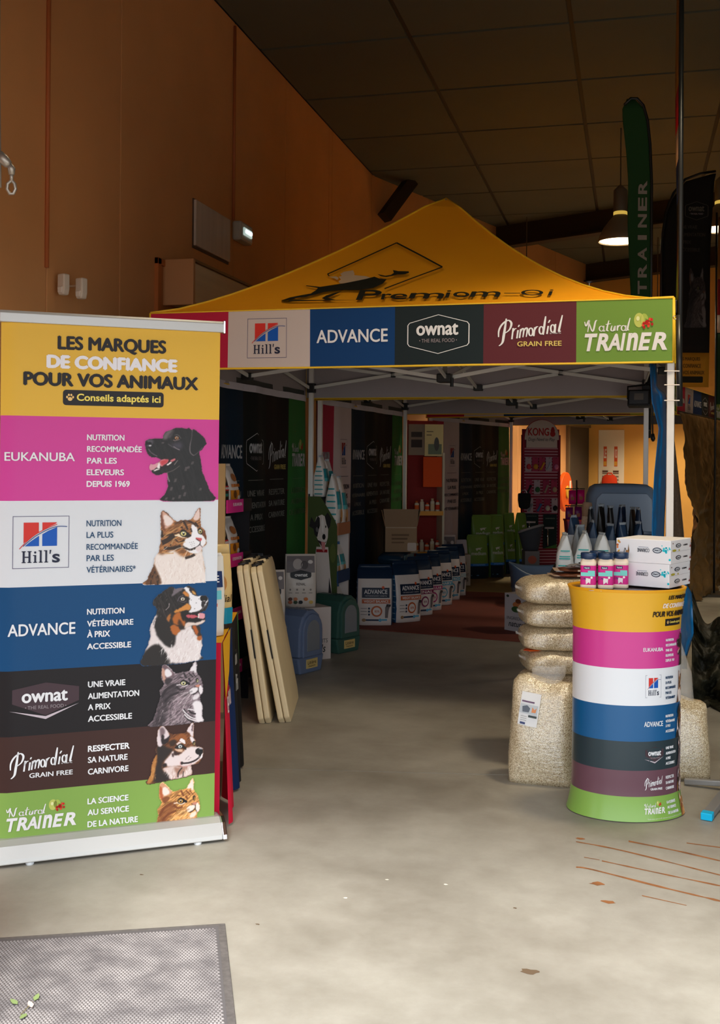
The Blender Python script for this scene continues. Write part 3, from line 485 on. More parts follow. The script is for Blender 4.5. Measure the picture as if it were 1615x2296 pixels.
for y0, y1, x0, x1 in ((0, None, -6, 1.15), (0, None, 1.158, 14), (None, 'f', -6, 14)):
    def slab(b):
        if y1 is None: P = [(x0, -.2), (x1, -.2), (x1, jl(x1) - .003), (x0, jl(x0) - .003)]
        else: P = [(x0, jl(x0) + .003), (x1, jl(x1) + .003), (x1, 30), (x0, 30)]
        b.prism(P, -.1, 0, conc, 'xy')
    part('slab', floor, slab)
rust = M('rust_stain', (140, 88, 46), .8, var=.3, scale=20); dirt = M('dirt_stain', (98, 78, 56), .9)
for P, wd in (([(1292, 1887), (1400, 1908), (1615, 1962)], 3), ([(1410, 1886), (1520, 1908), (1615, 1930)], 3.2), ([(1310, 1922), (1345, 1928)], 2.4), ([(1350, 1930), (1480, 1958), (1615, 1986)], 3.2), ([(1292, 1944), (1330, 1950), (1480, 1988), (1615, 2020)], 3.6), ([(1440, 2008), (1540, 2030)], 1.8), ([(1540, 1890), (1615, 1900)], 2)):
    def streak(b):
        Q = [fl(*p, .0006) for p in smooth_line(P, 6)]; V = []; r = np.random.default_rng(len(P) + int(P[0][0]))
        for i, q in enumerate(Q): h = wd * .0011 * r.uniform(.5, 1.4); V += [q + [0, h * 2, 0], q - [0, h * 2, 0]]
        b.add(V, [(2 * i, 2 * i + 1, 2 * i + 3, 2 * i + 2) for i in range(len(Q) - 1)], rust)
    part('rust_streak', floor, streak)
for px, py, s_ in ((1340, 1981, .03), (1365, 2022, .026), (1190, 2178, .03), (868, 1972, .008), (1000, 1983, .009), (775, 2013, .009), (317, 1961, .008), (578, 2072, .008), (1155, 2036, .008), (1300, 1880, .02)):
    lightsp = px in (868, 1000, 775)
    def spot(b): c = fl(px, py, .0006); r = np.random.default_rng(px); n = 12; V = [c + [s_ * r.uniform(.6, 1.2) * math.cos(6.283 * k / n), s_ * .6 * r.uniform(.6, 1.3) * math.sin(6.283 * k / n), 0] for k in range(n)]; b.add(V, [tuple(range(n))], M('pale_speck', (226, 222, 208), .8) if lightsp else (rust if px > 1280 else dirt))
    part('floor_spot', floor, spot)
# left wall of tall sandwich panels (separate pieces), then the wall that turns
def wallpanels(name, P0, D, N, L, mat, seams, z1=ZC):
    o = struct(name, lambda b: b.add([P0 - N * .25 + ZV * 0, P0 + D * L - N * .25, P0 + D * L - N * .25 + ZV * z1, P0 - N * .25 + ZV * z1, P0 - N * .02, P0 + D * L - N * .02, P0 + D * L - N * .02 + ZV * z1, P0 - N * .02 + ZV * z1], [(0, 1, 2, 3), (7, 6, 5, 4), (0, 4, 5, 1), (3, 2, 6, 7), (0, 3, 7, 4), (1, 5, 6, 2)], M('wall_seam', (120, 64, 26), .8)))
    for a, c in zip(seams[:-1], seams[1:]):
        a += .006; c -= .006
        part('wall_panel', o, lambda b: b.add([P0 + D * a - N * .03, P0 + D * c - N * .03, P0 + D * c - N * .03 + ZV * z1, P0 + D * a - N * .03 + ZV * z1, P0 + D * a, P0 + D * c, P0 + D * c + ZV * z1, P0 + D * a + ZV * z1], [(0, 1, 2, 3), (7, 6, 5, 4), (0, 4, 5, 1), (3, 2, 6, 7), (0, 3, 7, 4), (1, 5, 6, 2)], mat), bevel=.004)
    return o
wl = wallpanels('wall_left', np.array([XW, YF, 0]), np.array([0, 1., 0]), np.array([1., 0, 0]), KINK[1] - YF, ocre, [0, 1.2] + [onplane(x, 400, (XW, 0, 0), (1, 0, 0))[1] - YF for x in (106, 270, 525, 640, 738)] + [10.4, KINK[1] - YF])
wk = wallpanels('wall_far_left', KINK, KD, KN, KLEN, ocre, [0, 1.6, 3.2, 4.8, 6.4, KLEN])
BD = KN.copy(); BNv = -KD
wb = wallpanels('wall_back', CORN, BD, BNv, 16., yel, [0, 3.2, 6.4, 9.6, 12.8, 16.])
struct('wall_right', lambda b: b.box((12.5, YF, 0), (12.8, 26, ZC), ocre))
OX0, OX1, OZ = -3.3, 4.2, 2.6
def wfront(b):
    b.box((-4, YF - .2, 0), (OX0, YF, ZC), ocre); b.box((OX1, YF - .2, 0), (12.8, YF, ZC), ocre); b.box((OX0, YF - .2, OZ), (OX1, YF, ZC), ocre)
struct('wall_front', wfront)
struct('shadow_pillar', lambda b: b.box((-2.4, YF - .2, 0), (-1.72, YF, OZ), ocre))  # unseen pillar added in the opening to shade the floor at left
grnd = M('asphalt', (128, 124, 116), .9, var=.15, scale=3)
struct('ground', lambda b: b.box((-30, -30, -.35), (40, 1.95, -.012), grnd))
# ceiling: dark panels hung in a grid
cpan = M('ceiling_panel', (86, 88, 76), .85, var=.08, scale=.7, bump=.05, bscale=80); cgrid = M('ceiling_grid', (40, 34, 26), .7)
ceil = struct('ceiling', lambda b: b.box((-4.2, YF - .2, ZC + .012), (13, 30, ZC + .2), cgrid))
pm = None
for ix in range(9):
    for iy in range(17):
        x0 = XW + ix * 1.47; y0 = YF + .25 + iy * 1.5
        if pm is None:
            o = part('ceiling_panel', ceil, lambda b: b.box((.02, .02, 0), (1.45, 1.48, .03), cpan), bevel=.006); pm = o
        else: o = pm.copy(); C.objects.link(o)
        o.location = (x0, y0, ZC - .01)
# steel: beams, bracket
steel = M('dark_steel', (58, 50, 38), .6, .3)
def ibeam(b, p, q, h, wd):
    p = Vector(p); q = Vector(q); up = Vector((0, 0, 1))
    b.bar(p, q, .02, h, steel); b.bar(p + up * h / 2, q + up * h / 2, wd, .025, steel); b.bar(p - up * h / 2, q - up * h / 2, wd, .025, steel)
for d, yl, yr, hh in ((17.2, 520, 470, .5), (21.0, 612, 590, .45)):
    A = at(1090 if d < 20 else 1240, yl, d + 1.2); B = at(1700, yr - 30, d - 1.8); A[2] = B[2] = (A[2] + B[2]) / 2
    struct('trim_1' if d < 20 else 'trim_2', lambda b: ibeam(b, A, B, hh, .22))
ba = at(862, 488, 15.1); bb = at(912, 420, 15.3)
bb2 = bb + (bb - ba) * (ZC - bb[2]) / (bb[2] - ba[2]); struct('trim_3', lambda b: b.bar(ba, bb2, .16, .16, steel))
# door in the far wall, its frame, and the notice boards
def onk(px, py): return onplane(px, py, KINK, KN)
def facing(px0, py0, px1, py1, P, N):            # rectangle on a wall -> origin (bottom-left), width, height, rotz
    a = onplane(px0, (py0 + py1) / 2, P, N); c = onplane(px1, (py0 + py1) / 2, P, N); z0 = onplane((px0 + px1) / 2, py1, P, N)[2]; z1 = onplane((px0 + px1) / 2, py0, P, N)[2]
    D = c - a; D[2] = 0; return np.array([a[0], a[1], z0]), float(np.linalg.norm(D)), float(z1 - z0), math.atan2(D[1], D[0])
o_, wd_, ht_, rz_ = facing(1271, 958, 1323, 1190, KINK, KN); ht_ += o_[2]; o_[2] = 0
dr = bpy.data.objects.new('door_1', None); C.objects.link(dr); dr.location = o_; dr.rotation_euler = (0, 0, rz_); tag(dr, kind='structure')
dgrey = M('dark_door_paint', (74, 66, 58), .6); dfr = M('door_frame_paint', (112, 92, 66), .6)
part('door_frame', dr, lambda b: (b.box((-.05, -.06, 0), (.03, .02, ht_), dfr), b.box((wd_ - .03, -.06, 0), (wd_ + .05, .02, ht_), dfr), b.box((-.05, -.06, ht_), (wd_ + .05, .02, ht_ + .06), dfr)), bevel=.005)
part('door_leaf', dr, lambda b: b.box((.03, -.02, 0), (wd_ - .03, .01, ht_), dgrey), bevel=.004)
part('door_handle', dr, lambda b: b.tube([(wd_ - .1, -.02, 1.0), (wd_ - .1, -.07, 1.0), (wd_ - .22, -.07, 1.0)], .012, M('alu', (176, 176, 180), .35, .9)), smooth=True)
def flat_panel(name, label, cat, box, P, N, fn, th=.02, col=(226, 216, 196)):
    o, w_, h_, rz = facing(*box, P, N); t = thing(name, label, cat, o, rz)
    part('board', t, lambda b: b.box((0, -th, 0), (w_, .0, h_), K(col, 'card')), bevel=.003)
    if fn:
        a = Art(); fn(a); A2 = Art().sub(a, 0, 0, w_, h_); A2.place(lambda x, y, h: (x, -th - h, y), 'print', t, one='print')
    return t
flat_panel('door_sign', 'small yellow sign on the wall above the dark grey door', 'sign', (1291, 938, 1303, 947), KINK, KN, lambda a: a.text('7INET', .1, .2, .9, .8, (90, 60, 20), .02), col=(232, 190, 60))
def notices(a):
    for x in (.2, .62):
        a.rect(x, .56, x + .13, .8, (206, 84, 40), 1); a.text('LE' if x < .4 else 'VOS', x + .02, .66, x + .11, .77, (240, 232, 220), .02, lay=2); a.rect(x + .01, .57, x + .12, .62, (220, 160, 60), 2)
        a.rect(x - .06, .28, x + .2, .52, (212, 204, 186), 1)
        for k in range(5): a.rect(x - .04, .31 + k * .04, x + .18, .325 + k * .04, (120, 100, 84), 2)
        a.rect(x - .04, .49, x + .18, .51, (90, 60, 50), 2)
flat_panel('notice_board', 'large cream notice panel with orange and white notices', 'notice board', (1343, 964, 1400, 1150), CORN, BNv, notices)
def onl(px, py): return onplane(px, py, (XW, 0, 0), (1, 0, 0))
# left wall fittings
o, w_, h_, rz = facing(432, 498, 510, 540, (XW, 0, 0), (1, 0, 0)); zt = onl(432, 447)[2]; zb = onl(430, 549)[2]
t = thing('blank_sign_panel', 'blank grey plastic panel fixed on the ochre wall above the doorway', 'sign', (XW, o[1], zb), rz)
part('panel', t, lambda b: b.box((0, -.03, 0), (w_, -.004, zt - zb), M('grey_plastic_panel', (224, 212, 200), .35, var=.08, scale=2, stretch=(9, 1, .4))), bevel=.004)
part('backing_frame', t, lambda b: b.box((-.01, -.01, -.02), (w_ + .01, 0, zt - zb + .01), M('frame_dark', (96, 72, 56), .6)))
o, w_, h_, rz = facing(520, 500, 547, 535, (XW, 0, 0), (1, 0, 0)); zt = onl(521, 495)[2]; zb = onl(521, 538)[2]
t = thing('emergency_light', 'small white square emergency light glowing on the ochre wall', 'light', (XW, o[1], zb), rz)
part('housing', t, lambda b: b.box((0, -.09, 0), (w_, 0, zt - zb), M('lamp_housing', (206, 206, 196), .5)), bevel=.02)
part('diffuser', t, lambda b: b.box((.05, -.105, .05), (w_ - .05, -.085, zt - zb - .05), M('lamp_diffuser', (226, 236, 232), .3, emit=(214, 240, 232), es=.5)), bevel=.01)
part('lit_tube', t, lambda b: b.box((.08, -.112, (zt - zb) * .45), (w_ - .08, -.1, (zt - zb) * .58), M('lamp_tube', (255, 255, 255), .3, emit=(236, 255, 250), es=6)))
cond = M('painted_conduit', (186, 104, 56), .6)
for nm, lab, pts in (('cable_conduit', 'ochre painted cable conduit running up the wall from the emergency light', [(531, 29), (521, 493)]), ('cable_conduit', 'ochre painted cable conduit running up the wall from the white detectors', [(111, 0), (101, 600)])):
    a_, c_ = onl(*pts[1]), onl(*pts[0]); a_ = a_ + [.012, 0, 0]; c_ = np.array([a_[0], a_[1] + .0, ZC - .04])
    tag(part(nm, None, lambda b: b.tube([a_, c_], .014, cond, 8), smooth=True), lab, 'conduit')
wp = M('white_plastic', (226, 214, 200), .4)
for px, py, s_, lab in ((118, 640, 1.0, 'white plastic detector box on a bracket, the one close to the ochre wall'), (134, 650, .9, 'white plastic detector box, the outer one of the pair')):
    c = onl(px, py); c[0] += .075 if px == 118 else .15; t = thing('motion_detector', lab, 'detector', c, math.radians(-20), 'detectors on the ochre wall')
    t.scale = (.62, .62, .62)
    part('body', t, lambda b: b.prism([(-.035, -.1), (.035, -.1), (.05, -.04), (.05, .11), (-.05, .11), (-.05, -.04)], -.04, .04, wp), bevel=.014)
    part('lens', t, lambda b: b.prism([(-.03, -.08), (.03, -.08), (.036, -.02), (-.036, -.02)], -.052, -.036, M('lens_white', (236, 230, 222), .2)), bevel=.008)
    part('bracket', t, lambda b: b.tube([(-.02, .03, .04), (-.09 if px == 118 else -.2, .03, .05), (-.125 if px == 118 else -.25, .05, .06)], .012, wp, 6))
# door recess with a shutter box above it
o, w_, h_, rz = facing(366, 640, 660, 640, (XW, 0, 0), (1, 0, 0)); zt = onl(372, 590)[2]; zb = onl(372, 682)[2]
t = thing('shutter_box', 'long pale metal roller shutter box over the doorway behind the tent', 'shutter box', (XW, o[1], zb), rz)
smet = M('pale_painted_metal', (206, 186, 152), .35, .2, var=.1, scale=3, stretch=(.3, 1, 6))
part('casing', t, lambda b: b.box((.0, -.24, 0), (w_, 0, zt - zb), smet), bevel=.012)
part('end_plate', t, lambda b: b.box((-.03, -.26, -.02), (.012, 0, zt - zb + .015), M('end_plate', (214, 160, 110), .6)), bevel=.006)
part('lid_edge', t, lambda b: b.box((.0, -.25, zt - zb), (w_, 0, zt - zb + .02), M('lid_edge', (150, 116, 70), .6)))
y0_ = onl(347, 600)[1]; ztf = onl(348, 577)[2]
t = bpy.data.objects.new('door_2', None); C.objects.link(t); tag(t, kind='structure')
part('door_frame', t, lambda b: (b.box((XW - .01, y0_, 0), (XW + .03, y0_ + .06, ztf), M('frame_ochre', (198, 118, 60), .6)), b.box((XW - .01, y0_, ztf - .05), (XW + .03, y0_ + 3.2, ztf), M('frame_ochre')), b.box((XW - .01, y0_ + 3.14, 0), (XW + .03, y0_ + 3.2, ztf), M('frame_ochre'))), bevel=.004)
part('door_leaf', t, lambda b: b.box((XW - .005, y0_ + .06, 0), (XW + .012, y0_ + 3.14, ztf - .05), M('shutter_paint', (190, 124, 72), .6)))
# hook and snap chain hanging at the edge of the opening
t = thing('chain_hook', 'galvanised swivel hook and chain link hanging at the door edge', 'hook', at(8, 370, 3.0))
gal = M('galvanised', (150, 140, 128), .4, .7)
def L3(*P): return [tuple(at(x, y, 3.0) - at(8, 370, 3.0)) for x, y in P]
_r = at(-6, 60, 3.0) - at(8, 370, 3.0); part('rod', t, lambda b: b.tube([(_r[0], _r[1], ZC - at(8, 370, 3.0)[2])] + L3((-6, 60), (-6, 180), (-4, 340), (-3, 420)), .008, gal), smooth=True)
part('swivel', t, lambda b: b.tube(L3((-2, 345), (8, 358), (18, 368), (22, 372)), [.012, .016, .013, .007], gal), smooth=True)
part('shackle', t, lambda b: (b.tube(L3((22, 368), (26, 378), (26, 392)), [.006, .011, .008], gal), b.tube(L3((26, 388), (26, 406)), .005, gal)), smooth=True)
part('chain_link', t, lambda b: b.tube(L3((26, 404), (17, 412), (16, 424), (22, 435), (30, 434), (35, 424), (33, 412), (26, 404)), .0045, gal, 6, False), smooth=True)
# pendant lamps
def pendant(lab, px, pyb, d, pw=460):
    c = at(px, pyb, d); z0 = c[2]; t = thing('pendant_lamp', lab, 'lamp', (c[0], c[1], z0), 0, 'bell pendant lamps under the ceiling')
    sh = M('lamp_shade_metal', (150, 140, 122), .5, .3)
    part('shade', t, lambda b: b.lathe([(.25, 0), (.255, .01), (.235, .07), (.19, .16), (.13, .24), (.085, .29), (.075, .31)], sh, 36, cap=False), smooth=True, solid=.006)
    part('collar', t, lambda b: b.lathe([(.075, .30), (.08, .31), (.08, .345), (.075, .35)], M('lamp_collar', (236, 206, 110), .4, emit=(240, 200, 90), es=.6), 24), smooth=True)
    part('ballast_housing', t, lambda b: b.lathe([(.078, .35), (.08, .36), (.08, .60), (.05, .63), (.02, .66)], M('ballast_grey', (126, 122, 112), .5, .4), 24), smooth=True)
    part('cord', t, lambda b: b.tube([(0, 0, .65), (0, 0, ZC - z0)], .008, M('cord_grey', (90, 84, 70), .6)))
    part('diffuser', t, lambda b: b.lathe([(.235, .012), (.235, .02)], M('lamp_glass', (255, 250, 235), .3, emit=(255, 238, 200), es=7), 36))
    ld = bpy.data.lights.new('lamp_light', 'SPOT'); ld.energy = pw; ld.spot_size = math.radians(118); ld.spot_blend = .5; ld.color = (1, .83, .58); ld.shadow_soft_size = .2
    lo = bpy.data.objects.new('lamp_light', ld); C.objects.link(lo); lo.location = (c[0], c[1], z0 - .03)
pendant('bell pendant lamp, lit, hanging beside the green feather flag', 1391, 542, 12.8, 140)
pendant('bell pendant lamp, lit, hanging beyond the black feather flag', 1618, 515, 13.4, 140)
pendant('added bell pendant lamp, lit, out of sight before the turned wall with the grey door', 1180, 700, 17.5)  # added lamp, hidden by the tent roof, to light the turned wall
pendant('added bell pendant lamp, lit, out of view over the open floor right of the tents', 2080, 560, 9.6, 300)  # added off frame to light the tents from the right
pendant('added bell pendant lamp, lit, hidden low before the yellow back wall', 1474, 775, 19.0, 640)  # added behind the valance, out of sight, to brighten the back wall
def pend_at(lab, x, y, z, pw): q = np.array([x, y, z]) - OV; d = float(q @ FV); px = CX + float(q @ RV) / d * FPX; pendant(lab, px, CY - float(q[2]) / d * FPX + ROLL * (px - CX), d, pw)
pend_at('added bell pendant lamp, lit, unseen inside the entrance above the roll-up banner', -1.5, 4.5, 4.35, 45)  # unseen lamp added above the view for the roof and front floor
pend_at('added bell pendant lamp, lit, unseen inside the entrance above the promotional counter', .45, 5.0, 4.0, 210)  # added above the view to brighten the right of the tent roof
# ------------------------------------------------------------------ roll-up banner
alu = M('satin_aluminium', (186, 184, 180), .4, .4, bump=.02, bscale=200, stretch=(.2, 8, 8)); chrome = M('chrome_end', (220, 220, 224), .12, 1.)
LB, RB = fl(-8, 1951), fl(507, 1889); e_ = RB - LB; BWID = float(np.linalg.norm(e_)); e_ /= BWID; BANG = math.atan2(e_[1], e_[0]); nb = np.array([-e_[1], e_[0], 0])
ban = thing('roll_up_banner', 'tall roll-up banner with stacked brand bands and animal portraits', 'banner', LB, BANG)
BY0, BY1, BZ0, BZ1 = .075, .035, .07, 2.045          # graphic sheet: offset behind the base front at foot and head
def bcurl(x): k = max(0, (.05 - x) / .05); k2 = max(0, (x - (BWID - .06)) / .05); return .016 * (k * k + .6 * k2 * k2)
def bfn(x, z, h): t = (z - BZ0) / (BZ1 - BZ0); return (x, BY0 + (BY1 - BY0) * t + bcurl(x) - h, z)
gp0 = LB + nb * BY0 + ZV * BZ0; gp1 = LB + nb * BY1 + ZV * BZ1; gn = np.cross(e_, gp1 - gp0); gn /= np.linalg.norm(gn)
def bl(px, py): q = onplane(px, py, gp0, gn) - LB; return float(q @ e_), float(q[2])
BXL, BXR = .004, bl(490, 1100)[0]
BYPX = [None] * 8
zs = [BZ1] + [bl(240, y)[1] for y in (936, 1122, 1310.5, 1493, 1636, 1757)] + [BZ0 - .02]
bandnames = ['yellow heading band', 'pink band with black dog', 'white band with tabby cat', 'blue band with tricolour dog', 'black band with grey cat', 'brown band with wolf-like dog', 'green band with ginger cat']
bands = []
for i in range(7):
    o = part('band', ban, lambda b: b.grid(lambda u, v: bfn(BXL + (BXR - BXL) * u, zs[i + 1] + (zs[i] - zs[i + 1]) * v, 0), 24, 3, K(BANDC[i])), smooth=True); o['label'] = bandnames[i]; bands.append(o)
def bbox(px0, py0, px1, py1): mx, my = (px0 + px1) / 2, (py0 + py1) / 2; return bl(px0, my)[0], bl(mx, py1)[1], bl(px1, my)[0], bl(mx, py0)[1]
def tx(a, t, px0, py0, px1, py1, col, bold=.02, **k): a.text(t, *bbox(px0, py0, px1, py1), col, bold, **k)
a = Art()
tx(a, 'LES MARQUES', 129, 757, 373, 795, INK, .045); tx(a, 'DE CONFIANCE', 104, 799, 398, 832, (236, 232, 236), .06); tx(a, 'POUR VOS ANIMAUX', 52, 838, 445, 871, INK, .05)
a.rrect(*bbox(141, 877, 367, 911), .012, INK, 1); tx(a, 'Conseils adaptés ici', 172, 885, 360, 906, (240, 216, 100), .025, lay=3)
pq = bl(157, 892); paw(a, pq[0], pq[1], .018, (240, 196, 120)); a.place(bfn, 'lettering', bands[0])
LOGB = [None, (10, 1014, 168, 1034), (28, 1157, 155, 1274), (17, 1397, 169, 1425), (27, 1530, 177, 1612), (22, 1677, 166, 1742), (13, 1794, 171, 1858)]
ROWS = [None, [981, 1007, 1033, 1059, 1085], [1173, 1199, 1225, 1251, 1276], [1370, 1396, 1421, 1447], [1532, 1557, 1584, 1608], [1675, 1700, 1726], [1792, 1817, 1842]]
RW = [None, [(195, 279), (195, 318), (195, 262), (194, 278), (194, 291)], [(194, 272), (194, 254), (194, 309), (194, 255), (194, 304)], [(195, 279), (195, 299), (195, 247), (195, 294)], [(197, 281), (197, 312), (197, 248), (197, 296)], [(197, 291), (197, 286), (197, 288)], [(196, 288), (196, 289), (196, 309)]]
BART = [None]            # normalised art of every band, reused on the counter and the flags
for i in range(1, 7):
    a = Art(); a.sub(logo_of(i), *bbox(*LOGB[i]), g='logo')
    for (u0, u1), y, t in zip(RW[i], ROWS[i], SLOG[i]):
        acc = 3 if ('É' in t or 'À' in t) else 0
        tx(a, t, u0, y - 7 - acc, u1, y + 7, (20, 66, 104) if i == 2 else WHITE, .012 if i == 2 else .03)
    if i == 6: tx(a, '*Étude menée auprès de 401 vétérinaires français en mai 2025. Niveau de confiance : 95 %. Kynetec', 30, 1862, 397, 1872, (206, 210, 190), .0)
    a.place(bfn, 'lettering', bands[i])
    box = bbox(*PCROP[i])
    po_ = place_portrait(PORT[i], box, BANDC[i], bfn, 'portrait', bands[i], .0026); po_['label'] = bandnames[i].split(' with ')[1] + ' portrait'
    nrm = a.xf([1 / BWID, 1 / (zs[i] - zs[i + 1])], [0, -zs[i + 1] / (zs[i] - zs[i + 1])])
    BART.append((nrm, (box[0] / BWID, (box[1] - zs[i + 1]) / (zs[i] - zs[i + 1]), box[2] / BWID, (box[3] - zs[i + 1]) / (zs[i] - zs[i + 1]))))
part('backing_sheet', ban, lambda b: b.grid(lambda u, v: bfn(BXL + (BXR - BXL) * (1 - u), BZ0 - .02 + (BZ1 - BZ0 + .02) * v, -.002), 24, 2, K((190, 190, 190))))
part('top_bar', ban, lambda b: b.prism([(BY1 - .012, BZ1 - .01), (BY1 + .012, BZ1 - .01), (BY1 + .012, BZ1 + .03), (BY1 - .004, BZ1 + .035), (BY1 - .012, BZ1 + .025)], -.002, BXR + .012, alu, 'yz'), bevel=.002)
part('top_bar_cap', ban, lambda b: b.box((BXR + .010, BY1 - .014, BZ1 - .014), (BXR + .018, BY1 + .014, BZ1 + .037), chrome), bevel=.002)
prof = [(0, .012), (.004, .03), (.03, .072), (.06, .088), (.12, .088), (.17, .06), (.19, .03), (.19, .012)]
part('base_cassette', ban, lambda b: b.prism(prof, -.012, BWID - .012, alu, 'yz'), bevel=.004)
part('base_end_cap', ban, lambda b: b.prism([(y * 1.02 - .003, z * 1.02) for y, z in prof], BWID - .012, BWID + .006, chrome, 'yz'), bevel=.003)
for x in (.12, BWID - .11): part('foot', ban, lambda b: b.lathe([(.014, 0), (.016, .004), (.016, .014)], M('clear_foot', (220, 224, 228), .2), 14, c=(x, .02)))
part('support_pole', ban, lambda b: b.tube([(BWID / 2, .1, .06), (BWID / 2, BY1 + .015, BZ1)], .008, alu), smooth=True)
# ------------------------------------------------------------------ door mat
A_, B_, D_ = fl(505, 2073), fl(0, 2105), fl(520, 2296); ux = (A_ - B_) / np.linalg.norm(A_ - B_); MR = math.atan2(ux[1], ux[0]); MW, MD = 1.1, .76
mat_o = A_ - ux * MW; vy = np.array([-ux[1], ux[0], 0]); mt = thing('door_mat', 'grey ribbed entrance mat with dark rubber border on concrete', 'mat', mat_o - vy * MD, MR)
rub = M('mat_rubber', (98, 93, 90), .75, var=.2, scale=60)
def matmat():
    m = bpy.data.materials.new('mat_pile'); m.use_nodes = True; nt = m.node_tree; b = nt.nodes['Principled BSDF']; b.inputs['Roughness'].default_value = .95; b.inputs['Specular IOR Level'].default_value = .1
    n = nt.nodes.new('ShaderNodeTexNoise'); n.inputs['Scale'].default_value = 12; tc = nt.nodes.new('ShaderNodeTexCoord'); nt.links.new(tc.outputs['Object'], n.inputs[0])
    r = nt.nodes.new('ShaderNodeValToRGB'); r.color_ramp.elements[0].color = (*rgb(116, 111, 111), 1); r.color_ramp.elements[1].color = (*rgb(158, 152, 150), 1); r.color_ramp.elements[0].position = .3; r.color_ramp.elements[1].position = .7
    nt.links.new(n.outputs[0], r.inputs[0]); nt.links.new(r.outputs[0], b.inputs['Base Color']); return m
part('rubber_border', mt, lambda b: b.box((0, 0, 0), (MW, MD, .005), rub), bevel=.003)
pile = matmat(); pitch = .0105
def nubs(b):
    V = []; F = []; nx = int((MW - .06) / pitch); ny = int((MD - .05) / pitch)
    for j in range(ny):
        for i in range(nx):
            x = .03 + (i + .5 * (j % 2)) * pitch; y = .026 + j * pitch; o = len(V); r = .0044
            V += [(x - r, y - r * .8, .005), (x + r, y - r * .8, .005), (x + r, y + r * .8, .005), (x - r, y + r * .8, .005), (x - r * .5, y - r * .4, .0085), (x + r * .5, y - r * .4, .0085), (x + r * .5, y + r * .4, .0085), (x - r * .5, y + r * .4, .0085)]
            F += [(o + 4, o + 5, o + 6, o + 7), (o, o + 1, o + 5, o + 4), (o + 1, o + 2, o + 6, o + 5), (o + 2, o + 3, o + 7, o + 6), (o + 3, o, o + 4, o + 7)]
    b.add(V, F, pile)
nb_ = part('pile_nubs', mt, nubs, smooth=True); nb_['kind'] = 'stuff'
part('pile_base', mt, lambda b: b.box((.024, .02, .004), (MW - .024, MD - .018, .0056), M('mat_dark', (96, 92, 92), .95)))
tw = thing('leaf_sprig', 'small fallen sprig of green leaves with a pale bud on the mat', 'leaf', fl(62, 2262, .009), .6)
for k, (x, y, r) in enumerate(((-.025, .03, .5), (.02, .035, -.4), (-.005, -.03, 2.6), (.012, -.002, .2))):
    def leaf(b):
        P = [(0, 0), (.008, .012), (.006, .026), (0, .036), (-.006, .026), (-.008, .012)]; c, s = math.cos(r), math.sin(r)
        b.add([(x + p[0] * c - p[1] * s, y + p[0] * s + p[1] * c, .003 + .003 * (p[1] / .036)) for p in P], [tuple(range(6))], M('leaf_green', (138, 160, 100), .6) if k < 3 else M('bud_pale', (226, 196, 186), .6))
    part('leaf' if k < 3 else 'bud', tw, leaf, solid=.001)
part('stem', tw, lambda b: b.tube([(-.02, -.03, .002), (0, 0, .004), (.015, .03, .003)], .0012, M('stem_brown', (120, 110, 70), .7), 5))
# ------------------------------------------------------------------ promotional counter
cc = camw((1408 - CX) / FPX * 4.83, 4.83); ctr = thing('promo_counter', 'oval promotional counter wrapped in stacked brand colour bands', 'counter', cc, YAW)
CZT = .985; zc_ = [CZT - .012] + [1.53 - (y - 1034.5) * 4.66 / FPX for y in (1415, 1497, 1580, 1660, 1725, 1783)] + [.004]
def crad(z):
    t = z / CZT; r = .2295 + .022 * max(0, (t - .80) / .2) ** 2 + .022 * max(0, (.16 - t) / .16) ** 2 + .006 * (.5 - t) ** 2; return r
def cpt(th, z, h): r = crad(z) + h; return (math.sin(th) * r * 1.02, -math.cos(th) * (r * .80), z)
cb = []
for i in range(7):
    o = part('band', ctr, lambda b: b.grid(lambda u, v: cpt(-math.pi + 2 * math.pi * u, zc_[i + 1] + (zc_[i] - zc_[i + 1]) * v, 0), 120, 16, M('counter_wrap_%d' % i, [(226, 170, 40), (204, 54, 140), (226, 228, 232), (8, 86, 138), (34, 52, 60), (100, 66, 78), (128, 168, 76)][i], .28, spec=.5)), smooth=True); cb.append(o)
th_of = lambda s_: math.radians(5 + s_ * 78)
for i in range(1, 7):
    z0, z1 = zc_[i + 1], zc_[i]; nrm, box = BART[i]
    cf = lambda s_, t, h: cpt(th_of(s_), z0 + (z1 - z0) * min(max(t, 0), 1), h)
    nrm.place(cf, 'lettering', cb[i], .0012)
    place_portrait(PORT[i], (box[0], box[1], box[2], min(box[3], .98)), BANDC[i], cf, 'portrait', cb[i], .003, 3)
a = Art(); a.text('LES MARQUES', .36, .80, .80, .93, INK, .03, .2); a.text('DE CONFIANCE', .28, .60, .80, .73, (240, 226, 216), .04, .2); a.text('POUR VOS ANIMAUX', .14, .38, .84, .53, INK, .022, .2); a.rect(.35, .14, .72, .32, INK, 1, 16, 2); a.text('Conseils adaptés ici', .42, .19, .70, .27, (240, 216, 100), .02, lay=3); paw(a, .385, .23, .022, (240, 196, 120), ky=2.4)
a.place(lambda s_, t, h: cpt(th_of(s_), zc_[1] + (zc_[0] - zc_[1]) * t, h), 'lettering', cb[0], .002)
part('rim', ctr, lambda b: b.rings([[cpt(2 * math.pi * k / 64, CZT - .012, 0) for k in range(64)], [tuple(np.array(cpt(2 * math.pi * k / 64, CZT, .002))) for k in range(64)], [tuple(np.array(cpt(2 * math.pi * k / 64, CZT, -.012))) for k in range(64)], [tuple(np.array(cpt(2 * math.pi * k / 64, CZT, -.014)) - np.array([0, 0, .014])) for k in range(64)]], K((226, 160, 30)), False, False), smooth=True)
part('top_board', ctr, lambda b: b.prism([tuple(cpt(2 * math.pi * k / 64, CZT, -.012)[:2]) for k in range(64)], CZT - .03, CZT - .008, M('dark_table_top', (52, 42, 46), .16, spec=.6), 'xy'))
